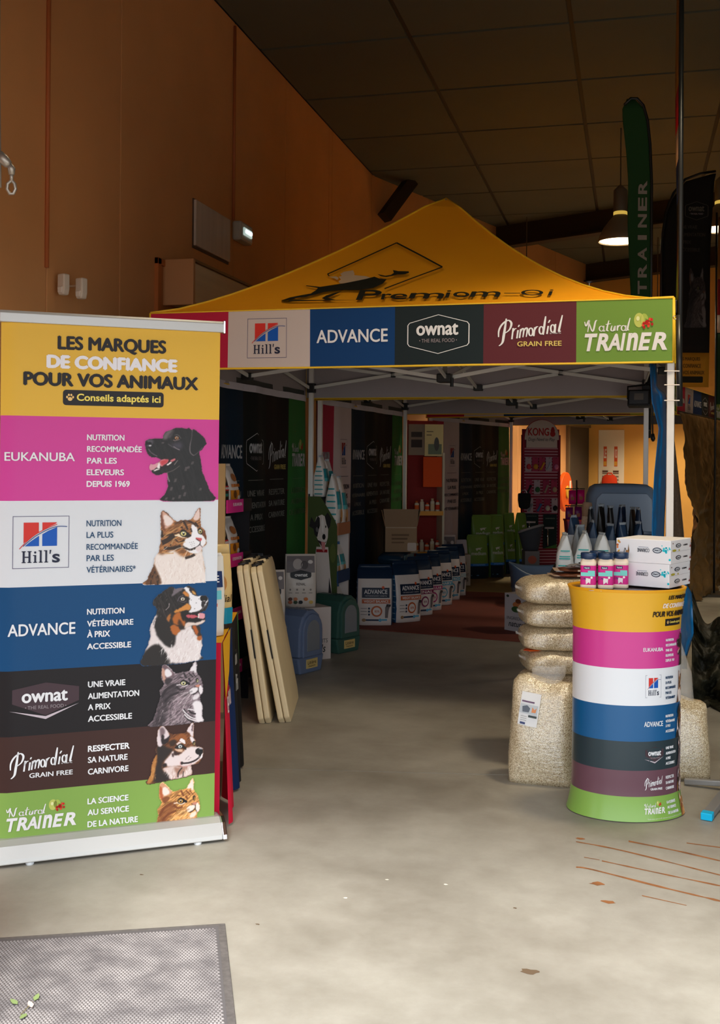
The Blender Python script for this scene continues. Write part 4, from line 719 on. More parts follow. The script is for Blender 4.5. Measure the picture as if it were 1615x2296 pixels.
CTOP = CZT - .008
# ------------------------------------------------------------------ pop-up tents
ZE, ZV0, ZP, HW = 2.378, 2.047, 3.34, 1.475
roofc = M('orange_canopy', (255, 170, 24), .6, spec=.3, var=.05, scale=2.5, bump=.12, bscale=5); linec = M('grey_canopy_lining', (164, 154, 156), .8, var=.05, scale=2, bump=.15, bscale=4); hemc = M('yellow_piping', (236, 190, 40), .5)
wleg = M('white_tent_leg', (228, 222, 216), .4, spec=.4); tbar = M('grey_truss_bar', (226, 222, 216), .45); bj = M('black_joint', (24, 23, 24), .5)
def roofz(x, y, hw=HW): m = 1 - max(abs(x), abs(y)) / hw; m = min(max(m, 0), 1); p = 1.485 + .165 * x / max(abs(x), abs(y), .02); return ZE + (ZP - ZE) * (m ** p if m < .97 else .97 ** p + (m - .97) * .5)
def valart(i):
    a = Art(); w_ = 2 * HW / 6
    bx = [None, (-.39, .10, .39, -.08), (-.26, .35, .22, -.33), (-.42, .13, .42, -.10), (-.35, .33, .34, -.31), (-.34, .27, .36, -.22), (-.42, .28, .44, -.32)][i + 1]
    if i == 0: bx = (-.38, .08, .38, -.08)
    a.sub(logo_of(i + 1, False), bx[0], min(bx[1], bx[3]), bx[2], max(bx[1], bx[3])); return a, w_
def tent(name, label, th, ctr_, legs, side=True, detail=True):
    t = thing(name, label, 'tent', ctr_, th, 'pop-up tents set one behind the other')
    n = 14
    def roof(b, off, mat):
        for s in range(4):
            c, q = math.cos(s * math.pi / 2), math.sin(s * math.pi / 2)
            def f(u, v):
                m = v; y = -HW * (1 - m); x = (2 * u - 1) * HW * (1 - m); x, y = x * c - y * q, x * q + y * c; return (x, y, roofz(x, y) - off - (0 if off else .012 * math.sin(math.pi * u) * math.sin(math.pi * v)))
            b.grid(f, 12, n, mat)
    part('roof', t, lambda b: roof(b, 0, roofc), smooth=False)
    part('roof_lining', t, lambda b: roof(b, .014, linec))
    def ridge(b):
        for sx, sy in ((1, 1), (1, -1), (-1, 1), (-1, -1)):
            b.tube([(sx * HW * (1 - k / 12), sy * HW * (1 - k / 12), roofz(sx * HW * (1 - k / 12), sy * HW * (1 - k / 12)) + .003) for k in range(13)], .007, hemc, 6)
    part('ridge_piping', t, ridge, smooth=True)
    for s in range(4):                                       # four valances, front first
        c, q = math.cos(s * math.pi / 2), math.sin(s * math.pi / 2)
        def vf(x, z, h, c=c, q=q):
            y = -HW - .004 - .008 * math.sin(x * 4.3 + s) * (ZE - z) / .33 - h; return (x * c - y * q, x * q + y * c, z)
        va = part('valance', t, lambda b: b.grid(lambda u, v: vf(-HW + 2 * HW * (1 - u), ZV0 + (ZE - ZV0) * v, -.004), 24, 4, linec), smooth=True)
        for i in range(6):
            x0 = -HW + 2 * HW / 6 * i; x1 = x0 + 2 * HW / 6
            part('band', va, lambda b: b.grid(lambda u, v: vf(x0 + (x1 - x0) * u, ZV0 + (ZE - ZV0) * v, 0), 5, 4, M('cloth_band_%d' % i, CLOTHC[i], .7, spec=.25, bump=.1, bscale=6)), smooth=True)
            if s == 0 or (s == 1):
                a, w_ = valart(i); A2 = Art(); cx_, cz_ = (x0 + x1) / 2, (ZV0 + ZE) / 2 + .002
                A2.sub(a, cx_, cz_, cx_ + w_, cz_ + ZE - ZV0).place(vf, 'lettering', va, .0016, 'cloth', 'logo')
        part('piping', va, lambda b: (b.tube([vf(-HW + 2 * HW * k / 24, ZV0, 0) for k in range(25)], .006, hemc, 6), b.tube([vf(-HW, ZV0, 0), vf(-HW, ZE, 0)], .005, hemc, 6), b.tube([vf(HW, ZV0, 0), vf(HW, ZE, 0)], .005, hemc, 6), b.tube([vf(-HW + 2 * HW * k / 24, ZE, 0) for k in range(25)], .004, hemc, 6)), smooth=True)
    L = HW - .04; cor = {}
    for k, (sx, sy) in enumerate(((-1, -1), (1, -1), (1, 1), (-1, 1))):
        x, y = sx * L + legs.get((sx, sy), (0, 0))[0], sy * L + legs.get((sx, sy), (0, 0))[1]; cor[(sx, sy)] = (x, y)
        lg = part('leg', t, lambda b: b.box((x - .019, y - .019, .01), (x + .019, y + .019, 2.36), wleg), bevel=.004)
        part('foot_plate', lg, lambda b: b.box((x - .05, y - .05, 0), (x + .05, y + .05, .01), tbar))
        part('slider_joint', lg, lambda b: b.box((x - .032, y - .032, 2.09), (x + .032, y + .032, 2.17), bj), bevel=.006); part('top_joint', lg, lambda b: b.box((x - .03, y - .03, 2.30), (x + .03, y + .03, 2.37), bj), bevel=.006)
    mids = {'f': (0, -L), 'b': (0, L), 'l': (-L, 0), 'r': (L, 0)}
    def bar(p, q): part('truss_bar', t, lambda b: b.bar(p, q, .012, .026, tbar), bevel=.002)
    for kk, (c1, c2) in {'f': ((-1, -1), (1, -1)), 'b': ((-1, 1), (1, 1)), 'l': ((-1, -1), (-1, 1)), 'r': ((1, -1), (1, 1))}.items():
        mx, my = mids[kk]; nx_, ny_ = (0, .014) if kk in 'fb' else (.014, 0)
        for cn in (c1, c2):
            x, y = cor[cn]; bar((x + nx_, y + ny_, 2.335), (mx + nx_, my + ny_, 2.12)); bar((x - nx_, y - ny_, 2.13), (mx - nx_, my - ny_, 2.335))
            part('joint', t, lambda b: b.box(((x + mx) / 2 - .02, (y + my) / 2 - .02, 2.212), ((x + mx) / 2 + .02, (y + my) / 2 + .02, 2.252), bj), bevel=.005)
        part('joint', t, lambda b: b.box((mx - .035, my - .035, 2.095), (mx + .035, my + .035, 2.145), bj), bevel=.006); part('joint', t, lambda b: b.box((mx - .035, my - .035, 2.315), (mx + .035, my + .035, 2.355), bj), bevel=.006)
        ox, oy = (.012, 0) if kk in 'fb' else (0, .012)
        bar((mx + ox, my + oy, 2.335), (ox, oy, 2.09)); bar((mx - ox, my - oy, 2.12), (-ox, -oy, 2.31))
    part('hub', t, lambda b: b.box((-.05, -.05, 2.06), (.05, .05, 2.12), bj), bevel=.008); part('hub', t, lambda b: b.box((-.045, -.045, 2.29), (.045, .045, 2.33), bj), bevel=.008); part('hub_knob', t, lambda b: b.tube([(.055, -.04, 2.09), (.055, -.04, 2.03)], .012, bj))
    part('centre_pole', t, lambda b: b.tube([(0, 0, 2.07), (0, 0, ZP - .03)], .016, M('pole_grey', (150, 146, 140), .4, .4)), smooth=True)
    if side:                                                 # printed cloth wall on the left side
        def sf(y, z, h): return (-HW + .012 + .010 * math.sin(y * 7) + .006 * math.sin(y * 17 + z * 2) + h, y, z)
        sw = part('side_wall', t, lambda b: b.grid(lambda u, v: sf(-HW + .03 + (2 * HW - .06) * (1 - u), .03 + (ZV0 + .03) * v, -.006), 30, 3, M('side_wall_back', (60, 60, 58), .8)), smooth=True)
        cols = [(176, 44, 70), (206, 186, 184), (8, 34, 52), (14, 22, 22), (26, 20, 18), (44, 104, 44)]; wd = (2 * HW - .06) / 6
        part('hem_strip', sw, lambda b: b.grid(lambda u, v: sf(-HW + .03 + (2 * HW - .06) * u, ZV0 - .03 + .05 * v, .006), 30, 1, K((206, 198, 206), 'cloth')))
        for i in range(6):
            y0 = -HW + .03 + wd * i
            part('band', sw, lambda b: b.grid(lambda u, v: sf(y0 + wd * u, .03 + (ZV0 - .06) * v, 0), 8, 10, K(cols[i], 'cloth')), smooth=True)
            a = Art(); f = {0: (.2, 1.53, .8, 1.60), 1: (.3, 1.46, .74, 1.72), 2: (.1, 1.53, .92, 1.63), 3: (.12, 1.44, .86, 1.72), 4: (.12, 1.45, .92, 1.68), 5: (.14, 1.47, .9, 1.70)}[i]
            a.sub(logo_of(i + 1, False), y0 + wd * f[0], f[1], y0 + wd * f[2], f[3], g='logo'); tc_ = (70, 60, 70) if i == 1 else (150, 150, 144)
            if i == 5: tc_ = (110, 140, 90)
            rows = [s_ for s_ in SLOG[i + 1]]
            for k, s_ in enumerate(rows): hw_ = min(.46, .04 * len(s_)); a.text(s_.replace('*', ''), y0 + wd * (.52 - hw_), 1.255 - k * .088, y0 + wd * (.52 + hw_), 1.30 - k * .088, tc_, .01)
            a.rect(y0 + wd * .2, 1.372, y0 + wd * .84, 1.376, tc_, 1, 4)
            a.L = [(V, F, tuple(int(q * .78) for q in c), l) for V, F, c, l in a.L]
            a.place(lambda x, z, h: sf(x, z, h), 'lettering', sw, .002, 'cloth')
    return t
FLc, FRc = camw(-1.237, 6.41), camw(1.612, 5.635); ex = FRc - FLc; ex /= np.linalg.norm(ex); th1 = math.atan2(ex[1], ex[0]); ey = np.array([-ex[1], ex[0], 0]); c1 = (FLc + FRc) / 2 + ey * HW
T1 = tent('pop_up_tent', 'orange pop-up tent with brand valance and running dog logo on roof', th1, c1, {(1, 1): (-.12, 0), (-1, 1): (.02, 0), (1, -1): (.03, 0)})
def tent_from(FLcam, phi): th = YAW - math.radians(phi); x = np.array([math.cos(th), math.sin(th), 0]); y = np.array([-x[1], x[0], 0]); return th, camw(*FLcam) + (x + y) * HW
th2, c2 = tent_from((-.40, 9.48), 17.3); T2 = tent('pop_up_tent', 'pop-up tent over the red floor mat, joined behind the running dog tent', th2, c2, {(1, 1): (-.03, 0)})
th3, c3 = tent_from((.80, 13.2), 27.5); T3 = tent('pop_up_tent', 'rearmost pop-up tent, above the green food bags and toy rack', th3, c3, {})
# print on the front slope of the first roof
inv1 = np.array([[math.cos(th1), math.sin(th1)], [-math.sin(th1), math.cos(th1)]])
def roofhit(px, py):
    v = at(px, py, 1) - OV; lo, hi = 5.0, 9.5
    g = lambda d: (lambda p: p[2] - roofz(*(inv1 @ (p - c1)[:2])))(OV + v * d)
    for _ in range(40):
        m = (lo + hi) / 2; p = OV + v * m; l = inv1 @ (p - c1)[:2]
        if p[2] > roofz(l[0], l[1]) or l[1] < -HW: lo = m
        else: hi = m
    p = OV + v * lo; l = inv1 @ (p - c1)[:2]; return (float(l[0]), float(l[1]), float(p[2]))
def rf(x, y, h): q = roofhit(590 + x / 2.41, 530 + y / 2.41); return (q[0], q[1] - .012 - h, q[2] + .004 + h)
a = Art(); BK = (34, 34, 26)
a.poly([(232, 262), (240, 273), (312, 281), (440, 262), (560, 238), (605, 226), (632, 236), (672, 240), (652, 262), (600, 287), (520, 298), (440, 297), (370, 303), (335, 308), (290, 322), (235, 336), (180, 342), (150, 352), (330, 352), (510, 352), (330, 356), (140, 360), (108, 356), (38, 366), (42, 357), (105, 354), (150, 338), (215, 325), (262, 317), (292, 298), (300, 287), (236, 276)], BK, 2)
a.poly([(395, 312), (432, 304), (378, 330), (354, 340), (395, 351), (342, 352), (322, 342), (345, 328)], BK, 2); a.poly([(705, 190), (735, 196), (790, 197), (792, 205), (770, 213), (730, 214), (700, 222), (670, 228), (640, 224), (622, 212), (640, 216), (665, 221), (695, 216), (710, 206)], BK, 2)
CW = (206, 180, 150); a.poly([(420, 210), (440, 198), (490, 190), (498, 208), (495, 216), (560, 222), (590, 232), (530, 243), (470, 256), (440, 260), (420, 262), (412, 250), (425, 240), (412, 225), (430, 220)], CW, 1); a.poly([(360, 225), (400, 223), (412, 232), (405, 242), (390, 234)], CW, 1)
for P, wd in (([(352, 212), (500, 146), (725, 43)], 6), ([(352, 212), (362, 222)], 5), ([(725, 43), (850, 108), (972, 174)], 8), ([(972, 174), (820, 230), (660, 291)], 6)): a.stroke(P, wd, BK, 2, False)
for t_, x0, x1, y0, y1 in (('P', 505, 645, 352, 298), ('r', 640, 700, 349, 318), ('e', 692, 782, 348, 318), ('m', 788, 982, 345, 314), ('i', 985, 1020, 340, 300), ('o', 1030, 1118, 338, 308), ('m', 1118, 1286, 336, 306), ('O', 1396, 1516, 328, 297), ('i', 1541, 1572, 327, 296)): a.text(t_, x0, y0, x1, y1, BK, .012, 0 if t_ in 'oO' else .12)
a.rect(1305, 317.5, 1392, 314, BK, 2, 6)
a.place(rf, 'printed_logo', T1, .0015, 'cloth', 'printed_logo')
# ------------------------------------------------------------------ builders for goods
def bag(name, label, loc, rz, w, d, h, body=(226, 220, 214), top=None, tb=.84, side=None, art=None, rx=0., ry=0., group=None, seed=0, cat='bag', n=4., wr=.004, crimp=.03, wave=.006, flare=0., kind='foil', seal=None, stripes=None, slump=1., sstripes=None):
    t = thing(name, label, cat, loc, rz, group, rx, ry); r = np.random.default_rng(seed); ph = r.uniform(0, 6.28, 6); NR, NS = 12, 28
    def WD(q): return w * (.985 + .03 * math.sin(math.pi * q) + flare * q), max(.008, d * (1 - q ** (2.4 * slump)) ** .62 * (.94 + .12 * math.sin(math.pi * min(1, q * 1.2))))
    def ring(q, inset=1.):
        W, D = WD(q); P = []
        for k in range(NS):
            an = 2 * math.pi * (k + .5) / NS; c, s_ = math.cos(an), math.sin(an); x = math.copysign(abs(c) ** (2 / n), c) * W / 2; y = math.copysign(abs(s_) ** (2 / n), s_) * D / 2
            g = wr * (math.sin(9 * q + ph[0] + 3 * c) + math.sin(23 * q + 5 * s_ + ph[1]) + .7 * math.sin(14 * x / w + 17 * q + ph[2])); y += wave * math.sin(x / w * 6 + ph[3]) * q ** 3
            P.append((x * inset, (y + math.copysign(g, y) * (1 - q ** 4)) * inset, h * q + .002))
        return P
    R = [ring(0, .9)] + [ring(i / NR) for i in range(NR + 1)]
    R[0] = [(p[0], p[1], 0.) for p in R[0]]
    cls = {'body': MB(), 'top_band': MB(), 'side_gusset': MB(), 'side_gusset_': MB()}; mats = {'body': K(body, kind), 'top_band': K(top or body, kind), 'side_gusset': K(side or body, kind), 'side_gusset_': K(side or body, kind)}
    V = [p for q in R for p in q]; F = {k: [] for k in cls}
    for i in range(NR + 1):
        for k in range(NS):
            q = (i - .5) / NR; xm = abs(math.cos(2 * math.pi * (k + 1) / NS)); key = 'top_band' if (top and q > tb) else (('side_gusset' if math.cos(2 * math.pi * (k + 1) / NS) > 0 else 'side_gusset_') if side and xm > .9 else 'body')
            F[key].append((i * NS + k, i * NS + (k + 1) % NS, (i + 1) * NS + (k + 1) % NS, (i + 1) * NS + k))
    F['body'].append(tuple(range(NS))[::-1])
    for k in cls:
        if F[k]:
            us = sorted({i for f in F[k] for i in f}); ix_ = {v: i for i, v in enumerate(us)}
            cls[k].add([V[i] for i in us], [tuple(ix_[i] for i in f) for f in F[k]], mats[k]); o = cls[k].build(k.rstrip('_'), t, smooth=True); bo = o if k == 'body' else None
    W1, _ = WD(1.)
    if crimp: part('top_seal', t, lambda b: b.grid(lambda u, v: ((u - .5) * W1 * (1 - .1 * v), wave * math.sin((u - .5) * 6 + ph[3]) + .5 * wave * v * math.sin(u * 5 + ph[4]), h - .004 + crimp * v), 12, 2, K(seal or top or body, kind)), smooth=True, solid=.003)
    def ff(s_, q, hh):
        q = min(max(q, 0), .985); W, D = WD(q); x = (s_ - .5) * W * .97; y = -D / 2 * max(0, 1 - abs(2 * x / W) ** n) ** (1 / n) + wave * math.sin(x / w * 6 + ph[3]) * q ** 3 - 3 * wr * (1 - q ** 4)
        return (x, y - hh - .001, h * q)
    if art:
        a = Art(); art(a); a.place(ff, 'label_print', t, .0018, 'print', 'label_print')
    if stripes:
        col, qs, th = stripes
        for q0 in qs: part('stripe', t, lambda b: b.grid(lambda u, v: ff(.03 + .94 * u, q0 + th * v, .0006), 10, 1, K(col, 'print')))
    if sstripes:
        col, qs, th = sstripes
        def sfn(s_, q, hh): W, D = WD(q); y = (s_ - .5) * D * .94; x = -W / 2 * max(0, 1 - abs(2 * y / D) ** n) ** (1 / n); return (x - hh - .002, y + wave * math.sin(x / w * 6 + ph[3]) * q ** 3, h * q)
        for q0 in qs: part('side_stripe', t, lambda b: b.grid(lambda u, v: sfn(1 - u, q0 + th * v, .0006), 8, 1, K(col, 'print')))
    return t
def carton(name, label, loc, rz, w, d, h, col, arts=None, cat='box', group=None, flaps=0, bev=.003):
    t = thing(name, label, cat, loc, rz, group); m = K(col, 'card')
    part('body', t, lambda b: b.box((-w / 2, -d / 2, 0), (w / 2, d / 2, h), m), bevel=bev)
    for f, fn in (arts or {}).items():
        a = Art(); fn(a); g = {'f': lambda x, y, hh: ((x - .5) * w, -d / 2 - hh - .0006, y * h), 'r': lambda x, y, hh: (w / 2 + hh + .0006, (x - .5) * d, y * h), 'l': lambda x, y, hh: (-w / 2 - hh - .0006, (.5 - x) * d, y * h), 't': lambda x, y, hh: ((x - .5) * w, (y - .5) * d, h + hh + .0006)}[f]
        a.place(g, 'print', t, .0008, 'card', 'print')
    return t
# ------------------------------------------------------------------ table with printed cloth beside the roll-up
TA, TB, TZ = fl(493, 1848), fl(529, 1712), .76; rr_ = (TB - TA); TL = float(np.linalg.norm(rr_)); rr_ /= TL; ll_ = np.array([-rr_[1], rr_[0], 0]); TWD = 1.25
trz = math.atan2(-ll_[1], -ll_[0])                      # local x = to the right, local y = towards the back; origin front right corner
tb = thing('folding_table', 'folding table hidden under the colour-banded cloth behind the roll-up', 'table', TA - ll_ * 0 + np.array([0, 0, 0]), trz)
part('table_top', tb, lambda b: b.box((-TWD, .03, TZ - .05), (-.03, TL - .03, TZ - .006), M('table_white', (206, 196, 176), .5)), bevel=.01)
for x, y in ((-.1, .1), (-TWD + .08, .1), (-.1, TL - .1), (-TWD + .08, TL - .1)): part('leg', tb, lambda b: b.tube([(x, y, 0), (x, y, TZ - .05)], .014, steel))
cl = thing('tablecloth', 'printed tablecloth, yellow top and red, white, navy and green sides', 'tablecloth', TA, trz)
part('top_cloth', cl, lambda b: b.grid(lambda u, v: (-TWD - .01 + (TWD + .012) * u, -.002 + TL * v, TZ + .001 * math.sin(9 * u) * math.sin(7 * v)), 12, 12, K((232, 170, 30), 'cloth')), smooth=True)
def drape(y, z, h): k = (TZ - z) / TZ; return (.004 + k * (.03 * math.sin(y * 15) + .02 * math.sin(y * 31 + 1) + .02) + h, y - .04 * k * math.cos(y * 9) * k, z)
dc = [(206, 20, 56), (206, 24, 60), (226, 214, 206), (16, 40, 84), (24, 26, 28), (22, 20, 20), (58, 130, 60)]; de = [0, .24, .33, .40, .56, .72, .95, 1.]
for i in range(7):
    part('side_band', cl, lambda b: b.grid(lambda u, v: drape(TL * (de[i] + (de[i + 1] - de[i]) * u), .012 + (TZ - .012) * v, 0), 8, 12, K(dc[i], 'cloth')), smooth=True)
part('front_drape', cl, lambda b: b.grid(lambda u, v: (-TWD + TWD * u, -.006 - (1 - v) * (.02 * math.sin(u * 22) + .02), .012 + (TZ - .012) * v), 30, 8, K((206, 20, 56), 'cloth')), smooth=True)
part('corner_fold', cl, lambda b: b.add([drape(0, TZ, .003), drape(TL * .42, TZ, .004), drape(TL * .22, TZ - .16, .006), drape(0, TZ - .24, .006)], [(0, 1, 2, 3)], K((232, 170, 30), 'cloth')))
a = Art(); a.text('EUKANUBA', .02, .46, .30, .53, (236, 214, 214), .015); a.text('Primordial', .60, .44, .80, .52, (190, 186, 180), .01, .2); a.text('ownat', .60, .56, .74, .62, (190, 186, 180), .01)
a.place(lambda x, z, h: drape(TL * x, z, h), 'lettering', cl, .003, 'cloth')
def tbl(px, d, z=TZ): q = gx(px, d); q[2] = z + .004; return q
# floor-standing display with trays of bags
dang = th1 + math.pi / 2; dpos = camw(-.893, 6.826); dsp = thing('tray_display', 'black and pink cardboard floor display with trays, behind the folded tables', 'display stand', dpos, dang)
dk = K((34, 34, 38), 'card'); pk = K((206, 40, 132), 'card'); bei = K((190, 158, 110), 'card')
part('back_panel', dsp, lambda b: b.box((-.2, .14, 0), (.2, .155, 1.5), K((20, 44, 74), 'card'))); part('side_panel', dsp, lambda b: b.box((-.21, -.14, 0), (-.2, .155, 1.5), bei)); part('side_panel', dsp, lambda b: b.prism([(-.14, 0), (.155, 0), (.155, 1.5), (.13, 1.5), (.1, 1.27), (-.14, 1.23)], .2, .21, dk, 'yz'))
for z in (.25, .58, .917, 1.25):
    tr = part('tray', dsp, lambda b: (b.box((-.2, -.15, z - .03), (.2, .14, z - .018), dk)))
    part('tray_lip', tr, lambda b: b.box((-.205, -.155, z - .05), (.06, -.147, z + .03), pk)); part('tray_lip', tr, lambda b: b.box((.06, -.155, z - .05), (.205, -.147, z + .03), dk))
    a = Art(); a.text('EUKANUBA', -.12, z - .01, .03, z + .01, (240, 214, 226), .01); a.place(lambda x, y, h: (x, -.156 - h, y), 'lettering', tr, .001, 'card')
D2 = np.array([math.cos(dang), math.sin(dang), 0]); D2y = np.array([-D2[1], D2[0], 0])
def eart(a): a.rect(.06, .1, .94, .9, (30, 28, 32), 1, 4, 6); a.disc(.5, .72, .3, .14, (150, 120, 90), 2); a.rect(.1, .40, .9, .52, (196, 30, 44), 2, 3, 1); a.text('EUKANUBA', .14, .43, .86, .49, (240, 236, 236), .01, lay=3); a.rect(.14, .26, .7, .33, (30, 130, 120), 2, 3, 1)
def eart2(a): a.rect(.05, .05, .95, .40, (226, 140, 40), 1, 4, 4); a.text('EUKANUBA', .1, .48, .9, .56, (226, 130, 40), .02); a.disc(.5, .72, .26, .1, (178, 110, 60), 1); a.disc(.3, .3, .14, .1, (120, 70, 36), 2); a.disc(.65, .2, .14, .07, (240, 226, 210), 2)
for z in (.917, 1.25):
    for k, (x, lab, ar, bd) in enumerate(((-.09, 'black and red dry food bag in the {} pink-lipped tray', eart, (44, 42, 44)), (.09, 'white and orange dry food bag in the {} pink-lipped tray', eart2, (226, 214, 204)))):
        p = dpos + D2 * x + D2y * -.02; p[2] = z - .017
        bag('food_bag', lab.format('upper' if z > 1 else 'lower'), p, dang, .165, .13, .25, bd, art=ar, seed=k + int(z * 100), group='bags on the pink display trays', crimp=.02)
def goldart(a): a.disc(.45, .62, .3, .14, (176, 120, 60), 1); a.text('cordial', .1, .36, .9, .46, (50, 36, 26), .01, .2); a.rect(.05, .05, .95, .28, (24, 130, 160), 1, 4, 3); a.rect(.05, .0, .95, .06, (40, 30, 26), 2, 4, 1)
bag('food_bag', 'golden foil bag with biscuit picture beside the pink display', tbl(484, 4.98), YAW + math.radians(30), .15, .11, .33, (206, 176, 120), art=goldart, seed=11, crimp=.05, n=3)
def catart(a):
    a.rect(.06, .62, .94, .82, (22, 44, 92), 1, 5, 3); a.text('ADVANCE', .14, .68, .86, .77, WHITE, .02, lay=2); a.rect(.4, .47, .9, .58, (110, 196, 206), 1, 3, 2); a.rect(.5, .38, .8, .42, (206, 96, 70), 1); a.disc(.62, .3, .07, .04, (150, 60, 50), 1); a.disc(.32, .14, .22, .12, (120, 84, 54), 1); a.disc(.32, .27, .15, .07, (140, 100, 62), 2); a.poly([(.18, .30), (.2, .38), (.27, .33)], (120, 84, 54), 2); a.poly([(.37, .33), (.44, .38), (.46, .30)], (120, 84, 54), 2)
    for k in range(3): a.disc(.24 + k * .08, .14, .015, .09, (60, 40, 28), 3, 8)
bag('food_bag', 'white and navy cat food bag with sitting tabby, on the table edge', tbl(452, 4.74), YAW + math.radians(22), .2, .11, .34, (222, 218, 210), art=catart, seed=12, crimp=.02)
# ------------------------------------------------------------------ two folded tables leaning
ivory = M('ivory_plastic', (220, 200, 160), .45, var=.04, scale=6, bump=.04, bscale=120)
def folded(lab, px0, py0, px1, py1, lean, hh, dep):
    A = fl(px0, py0); B = fl(px1, py1); v = B - A; rz = math.atan2(v[1], v[0]) - math.pi / 2
    t = thing('folded_table', lab, 'folding table', A, rz, 'folded ivory tables', ry=-math.radians(lean)); th = .034
    for k in (0, 1):
        x0 = -.072 + k * (th + .003)
        prof = [(.04, 0), (dep - .05, 0), (dep, .06), (dep, hh - .05), (dep - .05, hh), (.03, hh), (0, hh - .03), (0, .04)]
        lf = part('table_leaf', t, lambda b: b.prism(prof, x0, x0 + th, ivory, 'yz'), bevel=.009)
    part('handle_slot', t, lambda b: b.box((-.0405, -.002, hh * .42), (-.0325, .01, hh * .60), M('slot_black', (16, 14, 12), .8)))
    for y in (.06, .17, .30, .45, .58):
        part('hinge', t, lambda b: (b.tube([(-.064, y, hh + .004), (-.008, y + .02, hh + .006)], .011, bj if y != .30 else ivory, 8), b.lathe([(.018, hh - .006), (.02, hh + .004), (.012, hh + .014)], bj if int(y * 100) % 2 else ivory, 12, c=(-.036, y + .05))), smooth=True)
    return t
folded('folded ivory plastic table leaning on its neighbour, beside the blue litter box', 653, 1623, 671, 1565, 11.0, .93, .72)
folded('folded ivory plastic table leaning on the banded tablecloth', 608, 1625, 632, 1562, 8.6, .93, .72)
# ------------------------------------------------------------------ litter boxes, cartons and bags at the first tent's left wall
def litter(lab, loc, rz, col, w=.29, d=.31, h=.45):
    t = thing('litter_box', lab, 'litter box', loc, rz); m = M('plastic_%d_%d_%d' % col, col, .4, var=.03, scale=5); dkm = M('plastic_dk_%d_%d_%d' % col, tuple(int(c * .8) for c in col), .45)
    part('tray', t, lambda b: b.prism([(-w / 2 + .02, 0), (w / 2 - .02, 0), (w / 2 + .012, .12), (-w / 2 - .012, .12)], -d / 2, d / 2, m), bevel=.012)
    hood = [(-w / 2, .12), (w / 2, .12), (w / 2 - .01, h - .12), (w / 2 - .05, h - .04), (w / 2 - .11, h), (-w / 2 + .11, h), (-w / 2 + .05, h - .04), (-w / 2 + .01, h - .12)]
    hd = part('hood', t, lambda b: b.prism(hood, -d / 2, d / 2, m), bevel=.012)
    arch = [(-.075, .16), (.075, .16)] + [(.075 * math.cos(x), .30 + .08 * math.sin(x)) for x in np.linspace(0, math.pi, 9)]
    big = [(-.115, .12), (.115, .12)] + [(.115 * math.cos(x), .30 + .125 * math.sin(x)) for x in np.linspace(0, math.pi, 11)]
    part('door_surround', t, lambda b: b.prism(big, -d / 2 - .018, -d / 2 + .01, m), bevel=.008); part('flap_door', t, lambda b: b.prism(arch, -d / 2 - .022, -d / 2 - .014, M('smoky_flap', (120, 124, 130), .2, spec=.6)), bevel=.003)
    part('price_label', t, lambda b: b.box((-.06, -d / 2 - .006, .035), (.07, -d / 2 + .01, .10), K((214, 184, 116), 'card')))
    a = Art(); a.text('Litière', -.05, .065, .05, .09, (70, 50, 30), .005); a.text('maison', -.04, .045, .04, .06, (70, 50, 30), .005); a.place(lambda x, y, hh: (x, -d / 2 - .0065 - hh, y), 'lettering', t, .0008, 'card', 'lettering')
    part('air_vents', hd, lambda b: [b.box((x - .012, y - .006, h - .002), (x + .012, y + .006, h + .001), dkm) for x in (-.04, 0, .04) for y in (-.05, -.02, .01)])
    return t
litter('blue-grey hooded cat litter box with clear arched door', gx(663, 7.93), YAW + math.radians(56), (104, 118, 146))
litter('dark green hooded cat litter box with clear arched door', gx(752, 8.78), YAW + math.radians(52), (52, 88, 78))
def natart(a):
    a.disc(.5, .72, .2, .09, (196, 120, 70), 1); a.disc(.42, .6, .16, .08, (60, 90, 50), 2); a.disc(.62, .58, .12, .1, (206, 206, 170), 2); a.disc(.5, .82, .1, .06, (110, 60, 40), 2); a.text('INGREDIENTS', .1, .32, .9, .40, (90, 84, 84), .005); a.text('naturels', .16, .14, .84, .29, (40, 40, 44), .01, .2); a.disc(.12, .93, .05, .035, (50, 60, 50), 1)
cwh = (206, 192, 184)
carton('cardboard_box', 'white box printed natural ingredients, holding up the renal food bag', gx(692, 8.42), YAW + math.radians(30), .30, .22, .40, cwh, {'f': natart, 'r': natart})
def ownart(word):
    def f(a):
        a.rect(.04, .66, .96, .97, (120, 112, 112), 1, 4, 3); a.disc(.4, .82, .16, .1, (176, 166, 160), 2); a.disc(.62, .8, .12, .08, (90, 84, 84), 2); a.disc(.82, .86, .08, .035, (214, 206, 200), 2); P = [(.5, .52), (.82, .57), (.84, .60), (.84, .66), (.5, .71), (.16, .66), (.16, .60), (.18, .57)]; a.poly(P, (36, 38, 40), 3); a.text('ownat', .3, .585, .72, .645, (226, 222, 220), .03, lay=4); a.text(word, .36, .42, .66, .47, (110, 96, 90), .01)
        for k in range(4): a.disc(.16 + k * .22, .34, .03, .02, (130, 120, 112), 1, 8); a.rect(.1 + k * .22, .27, .22 + k * .22, .285, (150, 140, 130), 1)
        for k, c in enumerate(((176, 100, 70), (190, 120, 80), (40, 44, 50), (196, 110, 50), (206, 170, 90), (90, 60, 50), (50, 70, 50))): a.disc(.16 + (k % 5) * .17, .10 + .06 * (k % 2), .07, .035, c, 2, 10)
    return f
bag('food_bag', 'grey and cream food bag with black hexagon logo, standing on the white box', gx(676, 8.40) + [0, 0, .401], YAW + math.radians(6), .24, .12, .40, (206, 194, 182), art=ownart('RENAL'), seed=21, crimp=0, n=5, side=(186, 176, 166))
